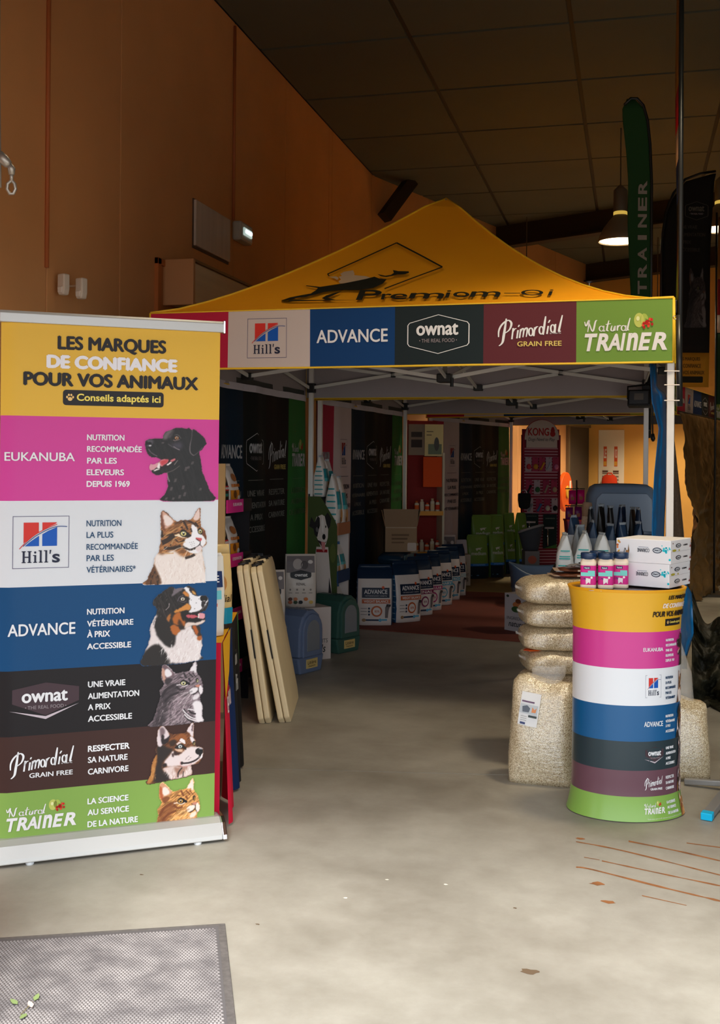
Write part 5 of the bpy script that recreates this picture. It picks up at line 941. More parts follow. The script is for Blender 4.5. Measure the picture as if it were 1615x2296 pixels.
bag('food_bag', 'grey and cream food bag with black hexagon logo, tucked behind the folded tables', gx(612, 7.5) + [0, 0, .399], YAW + math.radians(8), .18, .12, .37, (206, 194, 182), art=ownart('URINARY'), seed=22, crimp=0, n=5)
carton('cardboard_box', 'plain pale box behind the folded tables', gx(608, 7.5), YAW + math.radians(8), .22, .22, .398, (176, 160, 146))
bag('food_bag', 'dark grey food bag against the first side wall behind the cream bags', gx(570, 7.7), YAW + math.radians(8), .15, .1, .84, (70, 70, 72), seed=23, crimp=.03)
# dog display with trays of small striped bags
fp = camw(-.262, 9.28); frz = th2 + math.pi / 2; fs = thing('dog_display', 'cardboard floor display with printed white dog on its side, trays of small bags', 'display stand', fp, frz)
fx = np.array([math.cos(frz), math.sin(frz), 0]); fy = np.array([-fx[1], fx[0], 0]); FW, FD = .30, .26
grs = K((70, 84, 44), 'card'); side_prof = [(-FD / 2, 0), (FD / 2, 0), (FD / 2, 1.22), (.02, 1.22), (-FD / 2 + .02, 1.02), (-FD / 2, .96)]
part('side_panel', fs, lambda b: b.prism(side_prof, -FW / 2 - .008, -FW / 2, grs, 'yz')); part('side_panel', fs, lambda b: b.prism(side_prof, FW / 2, FW / 2 + .008, K((206, 196, 190), 'card'), 'yz')); part('back_panel', fs, lambda b: b.box((-FW / 2, FD / 2 - .01, 0), (FW / 2, FD / 2, 1.24), K((30, 34, 36), 'card')))
def dogside(y, z, h): return (-FW / 2 - .0085 - h, y, z)
a = Art(); W_ = (216, 202, 194); Dk = (40, 36, 38); Gy = (104, 98, 100)
a.poly([(.2, 0), (.9, 0), (.84, .4), (.7, .80), (.3, .80), (.16, .5)], W_, 1); a.poly([(.22, .98), (.3, 1.05), (.48, 1.07), (.62, 1.05), (.70, .96), (.69, .88), (.62, .82), (.45, .80), (.31, .88)], W_, 2); a.poly([(.05, .97), (.12, 1.05), (.24, 1.0), (.34, 1.06), (.41, 1.04), (.42, .98), (.37, .93), (.33, .88), (.24, .90), (.2, .95)], Dk, 3); a.poly([(.58, 1.055), (.68, 1.09), (.80, 1.04), (.76, .97), (.70, .95), (.64, .99)], Dk, 3); a.disc(.33, .945, .05, .022, Gy, 4); a.disc(.36, .965, .022, .012, (24, 20, 20), 5); a.disc(.62, .97, .02, .011, (24, 20, 20), 5); a.disc(.56, .885, .055, .024, (22, 18, 20), 5); a.poly([(.47, .845), (.6, .84), (.61, .79), (.56, .755), (.5, .78)], (206, 130, 130), 6); a.poly([(.32, .86), (.47, .845), (.6, .84), (.66, .85), (.5, .80)], (60, 44, 48), 5); a.rect(.3, .755, .68, .78, (150, 30, 34), 4); a.poly([(.16, .5), (.3, .62), (.34, .3), (.22, .18)], (50, 46, 48), 2); a.poly([(.84, .4), (.74, .55), (.7, .2), (.86, .1)], (50, 46, 48), 2)
a.poly([(.5, 1.07), (.56, 1.0), (.54, .92), (.5, .92), (.46, 1.0)], (232, 222, 216), 4); a.poly([(.0, .0), (.14, .0), (.1, .4), (.0, .5)], (44, 60, 30), 2); a.disc(.86, .75, .1, .08, (90, 100, 50), 1)
a.place(lambda u, z, h: dogside(FD * (.5 - u), z, h), 'dog_print', fs, .0012, 'card', 'dog_print')
trays = (.16, .52, .92)
for z in trays:
    tr = part('tray', fs, lambda b: b.box((-FW / 2, -FD / 2, z), (FW / 2, FD / 2 - .01, z + .012), K((196, 184, 176), 'card'))); part('tray_lip', tr, lambda b: b.box((-FW / 2 - .01, -FD / 2 - .012, z - .02), (FW / 2 + .01, -FD / 2, z + .08), K((40, 70, 110) if z < .9 else (176, 116, 84), 'card')))
teal = (40, 140, 150)
def smart(a): a.rect(.04, .48, .96, .72, teal, 1, 4, 2); a.rect(.04, .40, .96, .48, (90, 180, 186), 2, 4, 1); a.disc(.6, .28, .2, .12, (206, 150, 90), 1); a.disc(.35, .2, .1, .06, (110, 70, 50), 2)
k = 0
for z in trays:
    for ix in (-.074, .074):
        for iy in (() if z > .9 else (-.05,)):
            p = fp + fx * ix + fy * iy; p[2] = z + .013; bag('striped_food_bag', 'small white and teal food bag at the %s of the %s dog display tray' % ('dog-print side' if ix < 0 else 'plain side', {.16: 'bottom', .52: 'middle', .92: 'top'}[z]), p, frz, .13, .12, .27, (220, 212, 204), art=smart, seed=30 + k, group='striped bags on the dog display', crimp=.03, seal=(60, 110, 170), wr=.003, side=None); k += 1
for k, (ix, iy, z0, hh, lab) in enumerate(((-.05, .055, 1.216, .33, 'white striped food bag on the dog display, leaning at the tent leg'), (.085, .055, 1.216, .30, 'white striped food bag on the dog display top, beside the red band'), (-.074, -.065, .933, .46, 'tall white striped food bag in the dog display top tray, over the dog print'), (.074, -.065, .933, .44, 'tall white striped food bag in the dog display top tray, on the plain side'))):
    p = fp + fx * ix + fy * iy; p[2] = z0; bag('striped_food_bag', lab, p, frz, .125, .10 if k < 2 else .115, hh, (222, 214, 206), art=smart, seed=50 + k, crimp=.022, seal=(196, 206, 212), slump=1.05, sstripes=((60, 150, 156), [.06 + .115 * q for q in range(7)], .03), group='striped bags piled on the dog display')
part('top_shelf', fs, lambda b: b.box((-FW / 2, .0, 1.20), (FW / 2, FD / 2 - .01, 1.215), K((30, 34, 36), 'card')))
# ------------------------------------------------------------------ floor mat and food sacks of the second tent
mp = [fl(787, 1409), fl(1178, 1441), fl(1160, 1331), fl(1012, 1326)]; mm = MB(); zz = M('red_mat', (120, 54, 40), .85, var=.1, scale=3)
mm.add([p + ZV * .001 for p in mp] + [p + ZV * .007 for p in mp], [(3, 2, 1, 0), (4, 5, 6, 7), (0, 1, 5, 4), (1, 2, 6, 5), (2, 3, 7, 6), (3, 0, 4, 7)], zz); tag(mm.build('floor_mat'), 'reddish brown thin floor mat under the second tent', 'mat')
mm = MB(); mp2 = [fl(1012, 1325), fl(1160, 1330), fl(1168, 1296), fl(1024, 1290)]; mm.add([p + ZV * .001 for p in mp2] + [p + ZV * .005 for p in mp2], [(3, 2, 1, 0), (4, 5, 6, 7), (0, 1, 5, 4), (1, 2, 6, 5), (2, 3, 7, 6), (3, 0, 4, 7)], M('olive_mat', (150, 132, 84), .85)); tag(mm.build('floor_mat'), 'pale olive floor mat in front of the green bags', 'mat')
def advart(acc, word):
    def f(a):
        a.rect(.14, .50, .92, .68, (24, 36, 58), 1, 5, 3); a.text('ADVANCE', .2, .57, .86, .65, (226, 222, 220), .02, lay=2); a.text('VETERINARY DIETS', .22, .525, .84, .545, (200, 196, 196), .0, lay=2); a.disc(.74, .685, .04, .025, (206, 84, 40), 2); a.rect(.14, .40, .94, .475, acc, 1, 4, 1); a.text(word, .19, .415, .89, .462, (230, 222, 214), .015, lay=2)
        a.disc(.56, .26, .16, .1, acc, 1); a.disc(.56, .26, .115, .072, (222, 210, 202), 2); a.text('83%', .5, .24, .64, .28, acc, .02, lay=3); a.poly([(.8, .14), (.88, .14), (.9, .28), (.94, .36), (.86, .38), (.8, .33)], (110, 100, 98), 1); a.poly([(.82, .34), (.95, .34), (.96, .38), (.84, .39)], (40, 36, 40), 2)
        for k in range(3): a.disc(.34, .31 - k * .055, .03, .02, (30, 48, 74), 2, 10); a.rect(.1, .305 - k * .055, .28, .315 - k * .055, (130, 120, 120), 1)
        a.rect(.22, .085, .62, .115, (40, 56, 80), 1); a.disc(.19, .10, .06, .03, (150, 116, 80), 2); a.disc(.66, .10, .045, .03, (90, 160, 190), 2); a.rect(.7, .09, .86, .12, (90, 160, 190), 1)
    return f
AB = [(840, 1405, .33, 0, (186, 92, 46), 'WEIGHT BALANCE', 'orange label, standing alone at the front of the row'), (908, 1398, .29, 30, (186, 92, 46), 'WEIGHT BALANCE', 'orange label, second in the row on the red mat'), (938, 1383, .29, 32, (130, 50, 84), 'RENAL', 'plum label in the row on the red mat'), (959, 1372, .29, 28, (170, 50, 110), 'ARTICULAR', 'pink label in the row on the red mat'), (983, 1360, .29, 26, (90, 160, 186), 'URINARY', 'pale blue label in the row on the red mat'), (1002, 1348, .29, 22, (90, 160, 186), 'GASTRO', 'pale blue label next to the end of the row'), (1016, 1338, .29, 20, (170, 190, 190), 'ATOPIC', 'pale grey label at the far end of the row')]
for k, (px, py, w_, ang, acc, word, lab) in enumerate(AB):
    p = fl(px, py) + FV * .1; p[2] = .008
    bag('dog_food_bag', 'white dog food bag with ' + lab, p, YAW + math.radians(ang), w_, .17, .53 if k else .51, (220, 208, 200), (24, 44, 68), .80, (40, 84, 122), advart(acc, word), seed=60 + k, group='dog food bags on the red mat', crimp=.05, wr=.004, n=5, slump=1.5, sstripes=((150, 176, 190), [.06 + .1 * q for q in range(8)], .012))
for k in range(4):
    p = camw(.372, 11.1); p[2] = .008 + k * .15
    t = thing('dog_food_bag', 'navy striped food bag lying flat under the open carton, %s' % ['bottom one', 'second up', 'third up', 'topmost'][k], 'bag', p, th2 + math.pi / 2, 'bags lying under the carton')
    def lay(b):
        R = []
        for i in range(13):
            u = i / 12; x = (u - .5) * .50; s_ = max(.04, math.sin(math.pi * min(max(u, .02), .98)) ** .3)
            R.append([(x, math.copysign(abs(math.cos(q)) ** .45, math.cos(q)) * .14 * (.75 + .25 * s_), .075 + math.copysign(abs(math.sin(q)) ** .6, math.sin(q)) * .074 * s_) for q in np.linspace(0, 6.283, 21)[:-1]])
        b.rings(R, K((34, 62, 84), 'foil'))
    part('body', t, lay, smooth=True)
    for x in np.linspace(-.18, .18, 7): part('stripe', t, lambda b: b.box((x - .004, -.142, .03), (x + .004, -.136, .12), K((120, 150, 160), 'foil')))
bx = camw(.41, 11.1); bx[2] = .607
cb_ = carton('open_carton', 'open brown cardboard carton with raised flap on the pile of bags', bx, YAW + math.radians(4), .32, .26, .26, (158, 128, 96), {'f': lambda a: (a.rect(.2, .62, .75, .7, (120, 92, 66), 1), a.rect(.2, .48, .7, .55, (110, 84, 60), 1), a.rect(.2, .34, .6, .4, (120, 92, 66), 1), a.rrect(.7, .04, .98, .36, .05, (206, 190, 176), 1), a.rect(.01, .93, .98, .96, (190, 170, 146), 1))})
part('flap', cb_, lambda b: b.add([(-.16, -.13, .258), (.16, -.13, .258), (.178, -.11, .43), (-.18, -.11, .43)], [(0, 1, 2, 3)], K((150, 120, 90), 'card')), solid=.006); part('flap', cb_, lambda b: b.add([(.16, -.13, .258), (.16, .13, .258), (.20, .13, .40), (.195, -.11, .42)], [(0, 1, 2, 3)], K((150, 120, 90), 'card')), solid=.006); part('flap', cb_, lambda b: b.add([(-.16, -.13, .258), (-.16, .13, .258), (-.19, .13, .40), (-.195, -.11, .42)], [(0, 1, 2, 3)], K((166, 124, 84), 'card')), solid=.006)
# ------------------------------------------------------------------ orange shelving between the second and third tents
sp_ = gx(951, 12.85); srz = YAW + math.radians(8); sh = thing('product_shelf', 'orange shelf unit with white header panels between two tents', 'shelf', sp_, srz)
org = K((232, 84, 20), 'card'); swh = K((214, 204, 180), 'card'); red = K((150, 40, 34), 'card')  # orange made brighter in its own colour to stand in for spot light
part('back_panel', sh, lambda b: b.box((-.19, .16, 0), (.19, .18, 2.0), red)); part('side_panel', sh, lambda b: b.box((-.20, -.05, 0), (-.19, .18, 2.0), red)); part('post', sh, lambda b: b.box((.19, -.16, 0), (.215, .18, 1.62), swh)); part('orange_panel', sh, lambda b: b.box((-.03, -.12, 1.22), (.2, -.10, 1.57), org))
hp = part('header_panel', sh, lambda b: b.box((-.21, -.13, 1.59), (-.02, -.11, 1.95), K((150, 130, 112), 'card'))); hq = part('header_panel', sh, lambda b: b.box((-.02, -.14, 1.58), (.2, -.11, 1.95), K((226, 206, 150), 'card')))
a = Art(); a.rect(-.18, 1.8, -.05, 1.86, (70, 60, 56), 1); a.rect(-.18, 1.68, -.05, 1.77, (60, 50, 48), 1); a.place(lambda x, y, h: (x, -.131 - h, y), 'print', hp, .001, 'card', 'print'); a = Art(); a.rect(.02, 1.6, .18, 1.72, (120, 130, 110), 1); a.disc(.12, 1.72, .03, .08, (90, 90, 90), 2); a.rect(0, 1.86, .08, 1.87, (120, 100, 80), 1); a.rect(0, 1.82, .06, 1.83, (120, 100, 80), 1); a.place(lambda x, y, h: (x, -.141 - h, y), 'print', hq, .001, 'card', 'print')
sx_ = np.array([math.cos(srz), math.sin(srz), 0]); sy_ = np.array([-sx_[1], sx_[0], 0])
for z in (.45, .92):
    bd = part('shelf_board', sh, lambda b: b.box((-.19, -.16, z), (.19, .16, z + .015), swh)); part('shelf_edge', bd, lambda b: b.box((-.1, -.17, z - .03), (.2, -.16, z + .02), K((236, 170, 80), 'card')))
    for k in range(5):
        p = sp_ + sx_ * (-.10 + k * .062) + sy_ * -.09; p[2] = z + .015
        t = thing('supplement_bottle', '%s supplement bottle on the %s shelf of the orange unit' % (['orange-capped', 'white-capped', 'orange squat', 'tall cream', 'red-labelled'][k], 'lower' if z < .6 else 'upper'), 'bottle', p, srz, 'bottles on the orange shelf'); cb2 = [(226, 110, 50), (226, 214, 190), (230, 90, 40), (220, 200, 160), (206, 70, 40)][k]; hh = [.12, .14, .1, .15, .13][k]
        part('bottle_body', t, lambda b: b.lathe([(.024, 0), (.026, .005), (.026, hh * .75), (.014, hh * .85)], K((226, 214, 190), 'card'), 12), smooth=True); part('label', t, lambda b: b.lathe([(.0265, .02), (.0265, hh * .6)], K(cb2, 'card'), 12, cap=False), smooth=True); part('cap', t, lambda b: b.lathe([(.015, hh * .84), (.015, hh)], K(cb2, 'card'), 12), smooth=True)
bag('food_bag', 'pale food bag with black hexagon label leaning by the third side wall', gx(1000, 13.33), YAW + math.radians(4), .26, .15, .62, (206, 192, 182), art=ownart('GOURMET'), seed=71, n=5, crimp=0); 
bag('food_bag', 'pale grey striped food bag beside the third side wall, next to the green bags', gx(1032, 13.75), YAW + math.radians(20), .2, .14, .52, (190, 184, 190), seed=72, crimp=.02, stripes=((120, 130, 160), [.2, .3, .4, .5], .02))
carton('cardboard_box', 'small pale box printed natural ingredients, left of the green bags', gx(1039, 13.45), YAW + math.radians(4), .17, .2, .38, (190, 178, 160), {'f': natart})
# ------------------------------------------------------------------ green food bags: four in front, four behind them
def grnart(a): a.text('medium', .14, .56, .86, .65, (206, 206, 190), .02); a.poly([(.4, .66), (.5, .70), (.62, .67), (.58, .71), (.7, .74), (.5, .735), (.35, .72)], (216, 206, 190), 2); a.rect(.0, .30, 1., .36, (36, 110, 190), 2, 6, 1); a.rect(.1, .07, .5, .09, (90, 130, 160), 2); a.rect(.0, .0, 1., .30, (20, 30, 44), 1, 6, 3); a.text('croquettes', .2, .31, .8, .35, (150, 190, 220), .005, lay=3)
GBX = [(1071, 1299, 14), (1114, 1296, 15), (1143, 1288, 22), (1171, 1287, 30)]
for k, (px, py, an) in enumerate(GBX):
    p = fl(px, py) + FV * .1; p[2] = .006; w_ = [.28, .2, .16, .16][k]
    bag('green_food_bag', 'green and black food bag, front row, %s' % ['next to the small natural-ingredients box', 'second from the natural-ingredients box', 'third from the natural-ingredients box', 'beside the grey basket'][k], p, YAW + math.radians(an), w_, .13, .54, (112, 140, 60), art=grnart, seed=80 + k, group='green food bags', crimp=.03, wr=.007, wave=.012)
    p2 = fl(px, py) + FV * .37 + RV * (.085 if k == 0 else .03); p2[2] = .249
    if k == 0: sb = p2
    bag('green_food_bag', 'green food bag, raised rear row, %s' % ['at the wall end', 'second from the wall end', 'third from the wall end', 'at the basket end'][k], p2, YAW + math.radians(an), w_, .13, .54, (112, 140, 60), art=grnart, seed=90 + k, group='green food bags', crimp=.03, wr=.007, wave=.012)
pA = fl(1086, 1299) + FV * .385; pB = fl(1174, 1287) + FV * .385; pl = (pB - pA); L_ = float(np.linalg.norm(pl)); pl /= L_
pal = thing('low_platform', 'dark low wooden platform behind the front green bags', 'platform', (pA + pB) / 2, math.atan2(pl[1], pl[0])); part('deck', pal, lambda b: b.box((-L_ / 2 - .08, -.075, .19), (L_ / 2 + .06, .075, .25), M('dark_wood', (60, 48, 36), .7))); [part('leg', pal, lambda b: b.box((x - .03, -.06, 0), (x + .03, .08, .19), M('dark_wood'))) for x in (-L_ / 2, L_ / 2)]
# ------------------------------------------------------------------ toy rack
kp = gx(1213, 15.36); krz = YAW + math.radians(10); kr = thing('toy_rack', 'tall red toy rack with arched white header reading KONG', 'display rack', kp, krz); KW = .27
crim = K((150, 32, 52), 'card'); pks = K((206, 150, 160), 'card')
part('back_board', kr, lambda b: b.box((-KW, .0, .05), (KW, .03, 1.98), crim)); part('side_rail', kr, lambda b: b.box((-KW - .01, -.03, 0), (-KW + .02, .03, 1.9), crim)); part('side_rail', kr, lambda b: b.box((KW - .02, -.03, 0), (KW + .01, .03, 1.9), crim)); part('base', kr, lambda b: b.box((-KW, -.2, 0), (KW, .1, .05), crim), bevel=.01)
arch = [(-.225, 1.72), (.225, 1.72), (.225, 1.83), (.25, 1.83)] + [(.25 * math.cos(x), 1.87 + .24 * math.sin(x)) for x in np.linspace(0, math.pi, 17)] + [(-.25, 1.83), (-.225, 1.83)]
hd = part('header', kr, lambda b: b.prism(arch, -.04, -.02, K((214, 194, 182), 'card'))); part('header_trim', hd, lambda b: b.tube([(x, -.03, z) for x, z in arch[3:-2]], .007, K((170, 40, 44), 'card'), 6), smooth=True)
a = Art(); R_ = (188, 48, 46); a.text('KONG', -.205, 1.885, .105, 2.0, R_, .03); a.disc(.158, 1.915, .04, .04, R_, 1); a.disc(.158, 1.96, .031, .036, R_, 1); a.disc(.158, 1.99, .022, .022, R_, 1); a.text('Dogs Need to Play', -.2, 1.80, .19, 1.86, (60, 50, 50), .0, .25); a.place(lambda x, y, h: (x, -.041 - h, y), 'lettering', hd, .001, 'card')
for k in range(40):
    z = .1 + k * .041; part('slat', kr, lambda b: b.box((-KW + .02, -.006, z), (KW - .02, .002, z + .018), pks))
toys = [((206, 60, 70), 'sphere'), ((216, 150, 50), 'sphere'), ((216, 150, 50), 'bone'), ((190, 190, 196), 'bone'), ((220, 120, 160), 'sphere'), ((40, 40, 40), 'bone'), ((60, 110, 70), 'sphere'), ((176, 150, 130), 'bone'), ((190, 160, 130), 'sphere'), ((150, 150, 150), 'bone'), ((70, 120, 170), 'bone'), ((206, 196, 180), 'sphere'), ((30, 30, 34), 'sphere')]
rows = [(1.50, [-.2, -.1, 0, .1, .2]), (1.18, [-.19, -.07, .06, .18]), (.92, [-.17, -.04, .08, .19])]; ti = 0; kx = np.array([math.cos(krz), math.sin(krz), 0]); ky = np.array([-kx[1], kx[0], 0])
tl_ = ['red ball', 'yellow ball', 'yellow bone', 'silver bone', 'pink ball', 'black bone', 'green ball', 'tan bone', 'tan ball', 'grey bone', 'blue bone', 'cream ball', 'black ball']
for z, xs in rows:
    for x in xs:
        c_, sh_ = toys[ti]; p = kp + kx * x + ky * -.05; p[2] = z; t = thing('dog_toy', '%s toy on a backing card hanging on the red rack' % tl_[ti], 'toy', p, krz, 'toys hanging on the red rack')
        part('backing_card', t, lambda b: b.box((-.045, -.004, -.11), (.045, .0, .09), K((176, 60, 90) if ti % 3 else (196, 170, 176), 'card')), bevel=.003)
        if sh_ == 'sphere': part('toy_body', t, lambda b: b.lathe([(.006, -.085), (.026, -.075), (.036, -.05), (.03, -.025), (.012, -.008)], K(c_), 14, sy=.7, c=(0, -.028)), smooth=True)
        else: part('toy_body', t, lambda b: (b.tube([(-.02, -.02, -.08), (.02, -.02, .0)], [.014, .014], K(c_)), b.lathe([(.004, -.095), (.02, -.085), (.02, -.07), (.004, -.06)], K(c_), 10, c=(-.02, -.02)), b.lathe([(.004, -.015), (.02, -.005), (.02, .01), (.004, .02)], K(c_), 10, c=(.02, -.02))), smooth=True)
        part('hook', t, lambda b: b.tube([(0, .045, .07), (0, -.03, .07), (0, -.05, .085)], .005, chrome, 6)); ti += 1
for x, lab, z0, hh in ((-.15, 'dark green blister pack with small tool hanging low on the red rack', .50, .30), (.12, 'tall dark green blister pack with steel tool hanging on the red rack', .31, .48)):
    p = kp + kx * x + ky * -.06; p[2] = z0; t = thing('grooming_tool_pack', lab, 'package', p, krz); part('backing_card', t, lambda b: b.box((-.1, -.004, 0), (.1, 0, hh), K((30, 46, 46), 'card')), bevel=.004); part('tool', t, lambda b: (b.tube([(-.04, -.02, .04), (-.04, -.02, hh * .6)], .012, chrome), b.tube([(-.08, -.02, hh * .6), (.05, -.02, hh * .6)], .014, K((206, 196, 200)))), smooth=True)
    part('hook', t, lambda b: b.tube([(0, .05, hh - .01), (0, -.03, hh - .01)], .006, chrome, 6))
    a = Art(); a.text('GREENFIELDS', -.07, hh * .86, .07, hh * .89, (150, 160, 140), .0); a.poly([(-.1, 0), (.1, 0), (.1, hh * .12), (-.06, hh * .02)], (70, 120, 60), 1); a.place(lambda x_, y, h: (x_, -.0045 - h, y), 'print', t, .001, 'card', 'print')
p = at(1176, 1122, 15.22); t = thing('black_pouch', 'black fabric treat pouch hanging at the edge of the red rack', 'pouch', p, YAW); part('pouch_body', t, lambda b: b.rings([[(.09 * s_ * math.cos(q), .04 * s_ * math.sin(q), z) for q in np.linspace(0, 6.283, 17)[:-1]] for s_, z in ((.5, -.12), (.85, -.09), (1., 0), (1., .08), (.9, .1))], M('black_fabric', (20, 19, 20), .9)), smooth=True); part('strap', t, lambda b: b.tube([(-.05, 0, .1), (-.03, 0, .14), (.02, 0, .14), (.04, 0, .1)], .008, chrome, 6)); part('hook', t, lambda b: b.tube([(0, 0, .14), (.03, .13, .14)], .006, chrome, 6))
# hose reel, pink packs
hw_ = onk(1268, 1103); hv_ = (OV - hw_) / np.linalg.norm(OV - hw_); hp_ = hw_ + hv_ * (.40 / float(hv_ @ KN)); ha_ = YAW + math.radians(62); t = thing('hose_reel', 'orange-red hose reel disc standing out from the yellow wall', 'hose reel', hp_, ha_); t.scale = (1.12, 1.12, 1.12); ho = M('hose_orange', (232, 84, 16), .4)
part('disc', t, lambda b: b.add(*(lambda V, F: (V, F))([(.3 * math.cos(q), y, .32 * math.sin(q)) for y in (-.03, .03) for q in np.linspace(0, 6.283, 33)[:-1]], [tuple(range(32)), tuple(range(32, 64))[::-1]] + [((i + 1) % 32, i, 32 + i, 32 + (i + 1) % 32) for i in range(32)]), ho), bevel=.01); part('hub', t, lambda b: b.add([(.07 * math.cos(q), y, .1 * math.sin(q)) for y in (-.05, .0) for q in np.linspace(0, 6.283, 17)[:-1]], [tuple(range(16)), tuple(range(16, 32))[::-1]] + [((i + 1) % 16, i, 16 + i, 16 + (i + 1) % 16) for i in range(16)], K((216, 170, 60)))); part('drum', t, lambda b: b.add([(.26 * math.cos(q), y, .28 * math.sin(q)) for y in (.03, .16) for q in np.linspace(0, 6.283, 25)[:-1]], [tuple(range(24)), tuple(range(24, 48))[::-1]] + [((i + 1) % 24, i, 24 + i, 24 + (i + 1) % 24) for i in range(24)], M('hose_dark', (110, 50, 24), .7))); part('inspection_tag', t, lambda b: b.box((.12, -.036, .05), (.2, -.031, .18), K((236, 226, 206), 'card'))); wd2 = -KN * (.405 / 1.12); wl2 = (wd2[0] * math.cos(ha_) + wd2[1] * math.sin(ha_), -wd2[0] * math.sin(ha_) + wd2[1] * math.cos(ha_), 0.); part('wall_arm', t, lambda b: b.bar((0, .06, 0), wl2, .06, .06, ho))
pd_ = gx(1296, 13.2) + [0, 0, .004]; t = thing('pink_bin', 'magenta plastic display bin between the toy rack and blue shell', 'bin', pd_, YAW); mg = M('magenta_plastic', (176, 28, 84), .45)
part('bin_body', t, lambda b: b.rings([[(x * k_, y * k_, z) for x, y in ((-.14, -.12), (.14, -.12), (.14, .12), (-.14, .12))] for k_, z in ((.7, 0), (.8, .5), (1., .82))], mg, True, False), solid=.008); part('rim', t, lambda b: [b.bar((x0 * .14, y0 * .12, .82), (x1 * .14, y1 * .12, .82), .02, .02, K((220, 70, 40))) for x0, y0, x1, y1 in ((-1, -1, 1, -1), (1, -1, 1, 1), (1, 1, -1, 1), (-1, 1, -1, -1))])
for k, (px, py) in enumerate(((1284, 1114), (1303, 1113), (1277, 1152), (1297, 1151))):
    p = at(px, py, 13.25); t = thing('treat_pack', ['magenta treat pack, upper one by the hose reel', 'magenta treat pack, upper one by the blue shell', 'purple treat pack, lower one by the hose reel', 'purple treat pack, lower one by the blue shell'][k], 'package', p - [0, 0, .09], YAW, 'pink treat packs'); part('pack_body', t, lambda b: b.rings([[(.045 * s_ * math.cos(q), .02 * d_ * math.sin(q), z) for q in np.linspace(0, 6.283, 13)[:-1]] for s_, d_, z in ((.9, .2, 0), (1., 1., .03), (1., 1., .12), (1, .15, .17))], K((206, 20, 110) if k < 2 else (120, 26, 96), 'foil')), smooth=True); part('window', t, lambda b: b.box((-.02, -.022, .05), (.02, -.018, .09), K((170, 90, 60))))
    part('hanger', t, lambda b: b.tube([(0, 0, .165), (0, .21, .19)], .004, chrome, 6))
gs = gx(1294, 13.46); t = thing('wire_stand', 'thin wire stand carrying the pink treat packs', 'stand', gs, YAW); part('post', t, lambda b: b.tube([(0, 0, 0), (0, 0, 1.3)], .01, steel)); part('base', t, lambda b: b.lathe([(.1, 0), (.1, .015)], steel, 20)); part('arm', t, lambda b: b.bar((-.14, 0, 1.195), (.1, 0, 1.195), .012, .012, steel)); part('arm', t, lambda b: b.bar((-.14, 0, .985), (.1, 0, .985), .012, .012, steel))
# grey basket on picture box, blue tub, carton
gb = gx(1192, 13.6); carton('picture_box', 'pale grey picture box carrying the grey basket', gb, YAW, .18, .26, .42, (120, 116, 116), {'f': lambda a: (a.disc(.5, .75, .3, .12, (176, 90, 70), 1), a.text('naturel', .15, .3, .85, .45, (200, 196, 190), .01, .2))})
t = thing('carrier_basket', 'charcoal soft pet basket with pale grey rim beside the green bags', 'basket', gb + [0, 0, .422], YAW); part('basket_body', t, lambda b: b.rings([[(.145 * s_ * math.cos(q) * (1 + .0), .12 * s_ * math.sin(q), z + .05 * math.cos(q + .5) * (z / .26)) for q in np.linspace(0, 6.283, 25)[:-1]] for s_, z in ((.6, 0), (.7, .05), (.9, .18), (1., .26))], M('charcoal_fabric', (64, 66, 72), .9), True, False), smooth=True, solid=.012); part('rim', t, lambda b: b.tube([(.147 * math.cos(q), .122 * math.sin(q), .265 + .05 * math.cos(q + .5)) for q in np.linspace(0, 6.283, 25)], .016, M('pale_fabric', (150, 142, 140), .9), 8, False), smooth=True)
bt = gx(1216, 11.7); t = thing('dog_bed', 'blue-grey oval plastic dog bed on the floor behind the litter sacks', 'dog bed', bt, YAW); bpl = M('blue_grey_plastic', (92, 116, 146), .4)
def bed(b):
    R = []
    for s_, z in ((.78, 0), (.84, .03), (.92, .14), (1., .27), (1.02, .285), (1.0, .30), (.97, .285), (.86, .10), (.78, .05)): R.append([(.34 * s_ * math.copysign(abs(math.cos(q)) ** .7, math.cos(q)), .25 * s_ * math.copysign(abs(math.sin(q)) ** .7, math.sin(q)), z + (.04 * abs(math.cos(q)) ** 2 - .05 * max(0, -math.sin(q)) ** 3 if z > .2 else 0)) for q in np.linspace(0, 6.283, 41)[:-1]])
    b.rings(R, bpl)
t.scale = (1, 1, 1.32); part('shell', t, bed, smooth=True); part('lower_band', t, lambda b: b.rings([[(.345 * s_ * math.copysign(abs(math.cos(q)) ** .7, math.cos(q)), .255 * s_ * math.copysign(abs(math.sin(q)) ** .7, math.sin(q)), z) for q in np.linspace(0, 6.283, 41)[:-1]] for s_, z in ((.80, .012), (.93, .14))], M('pale_grey_plastic', (140, 150, 160), .4), False, False), smooth=True)
carton('cardboard_box', 'white box printed natural ingredients, behind the stacked litter sacks', fl(1180, 1420) + FV * .1 + RV * .02, YAW - math.radians(52), .34, .22, .34, (190, 182, 184), {'f': natart, 'l': natart})
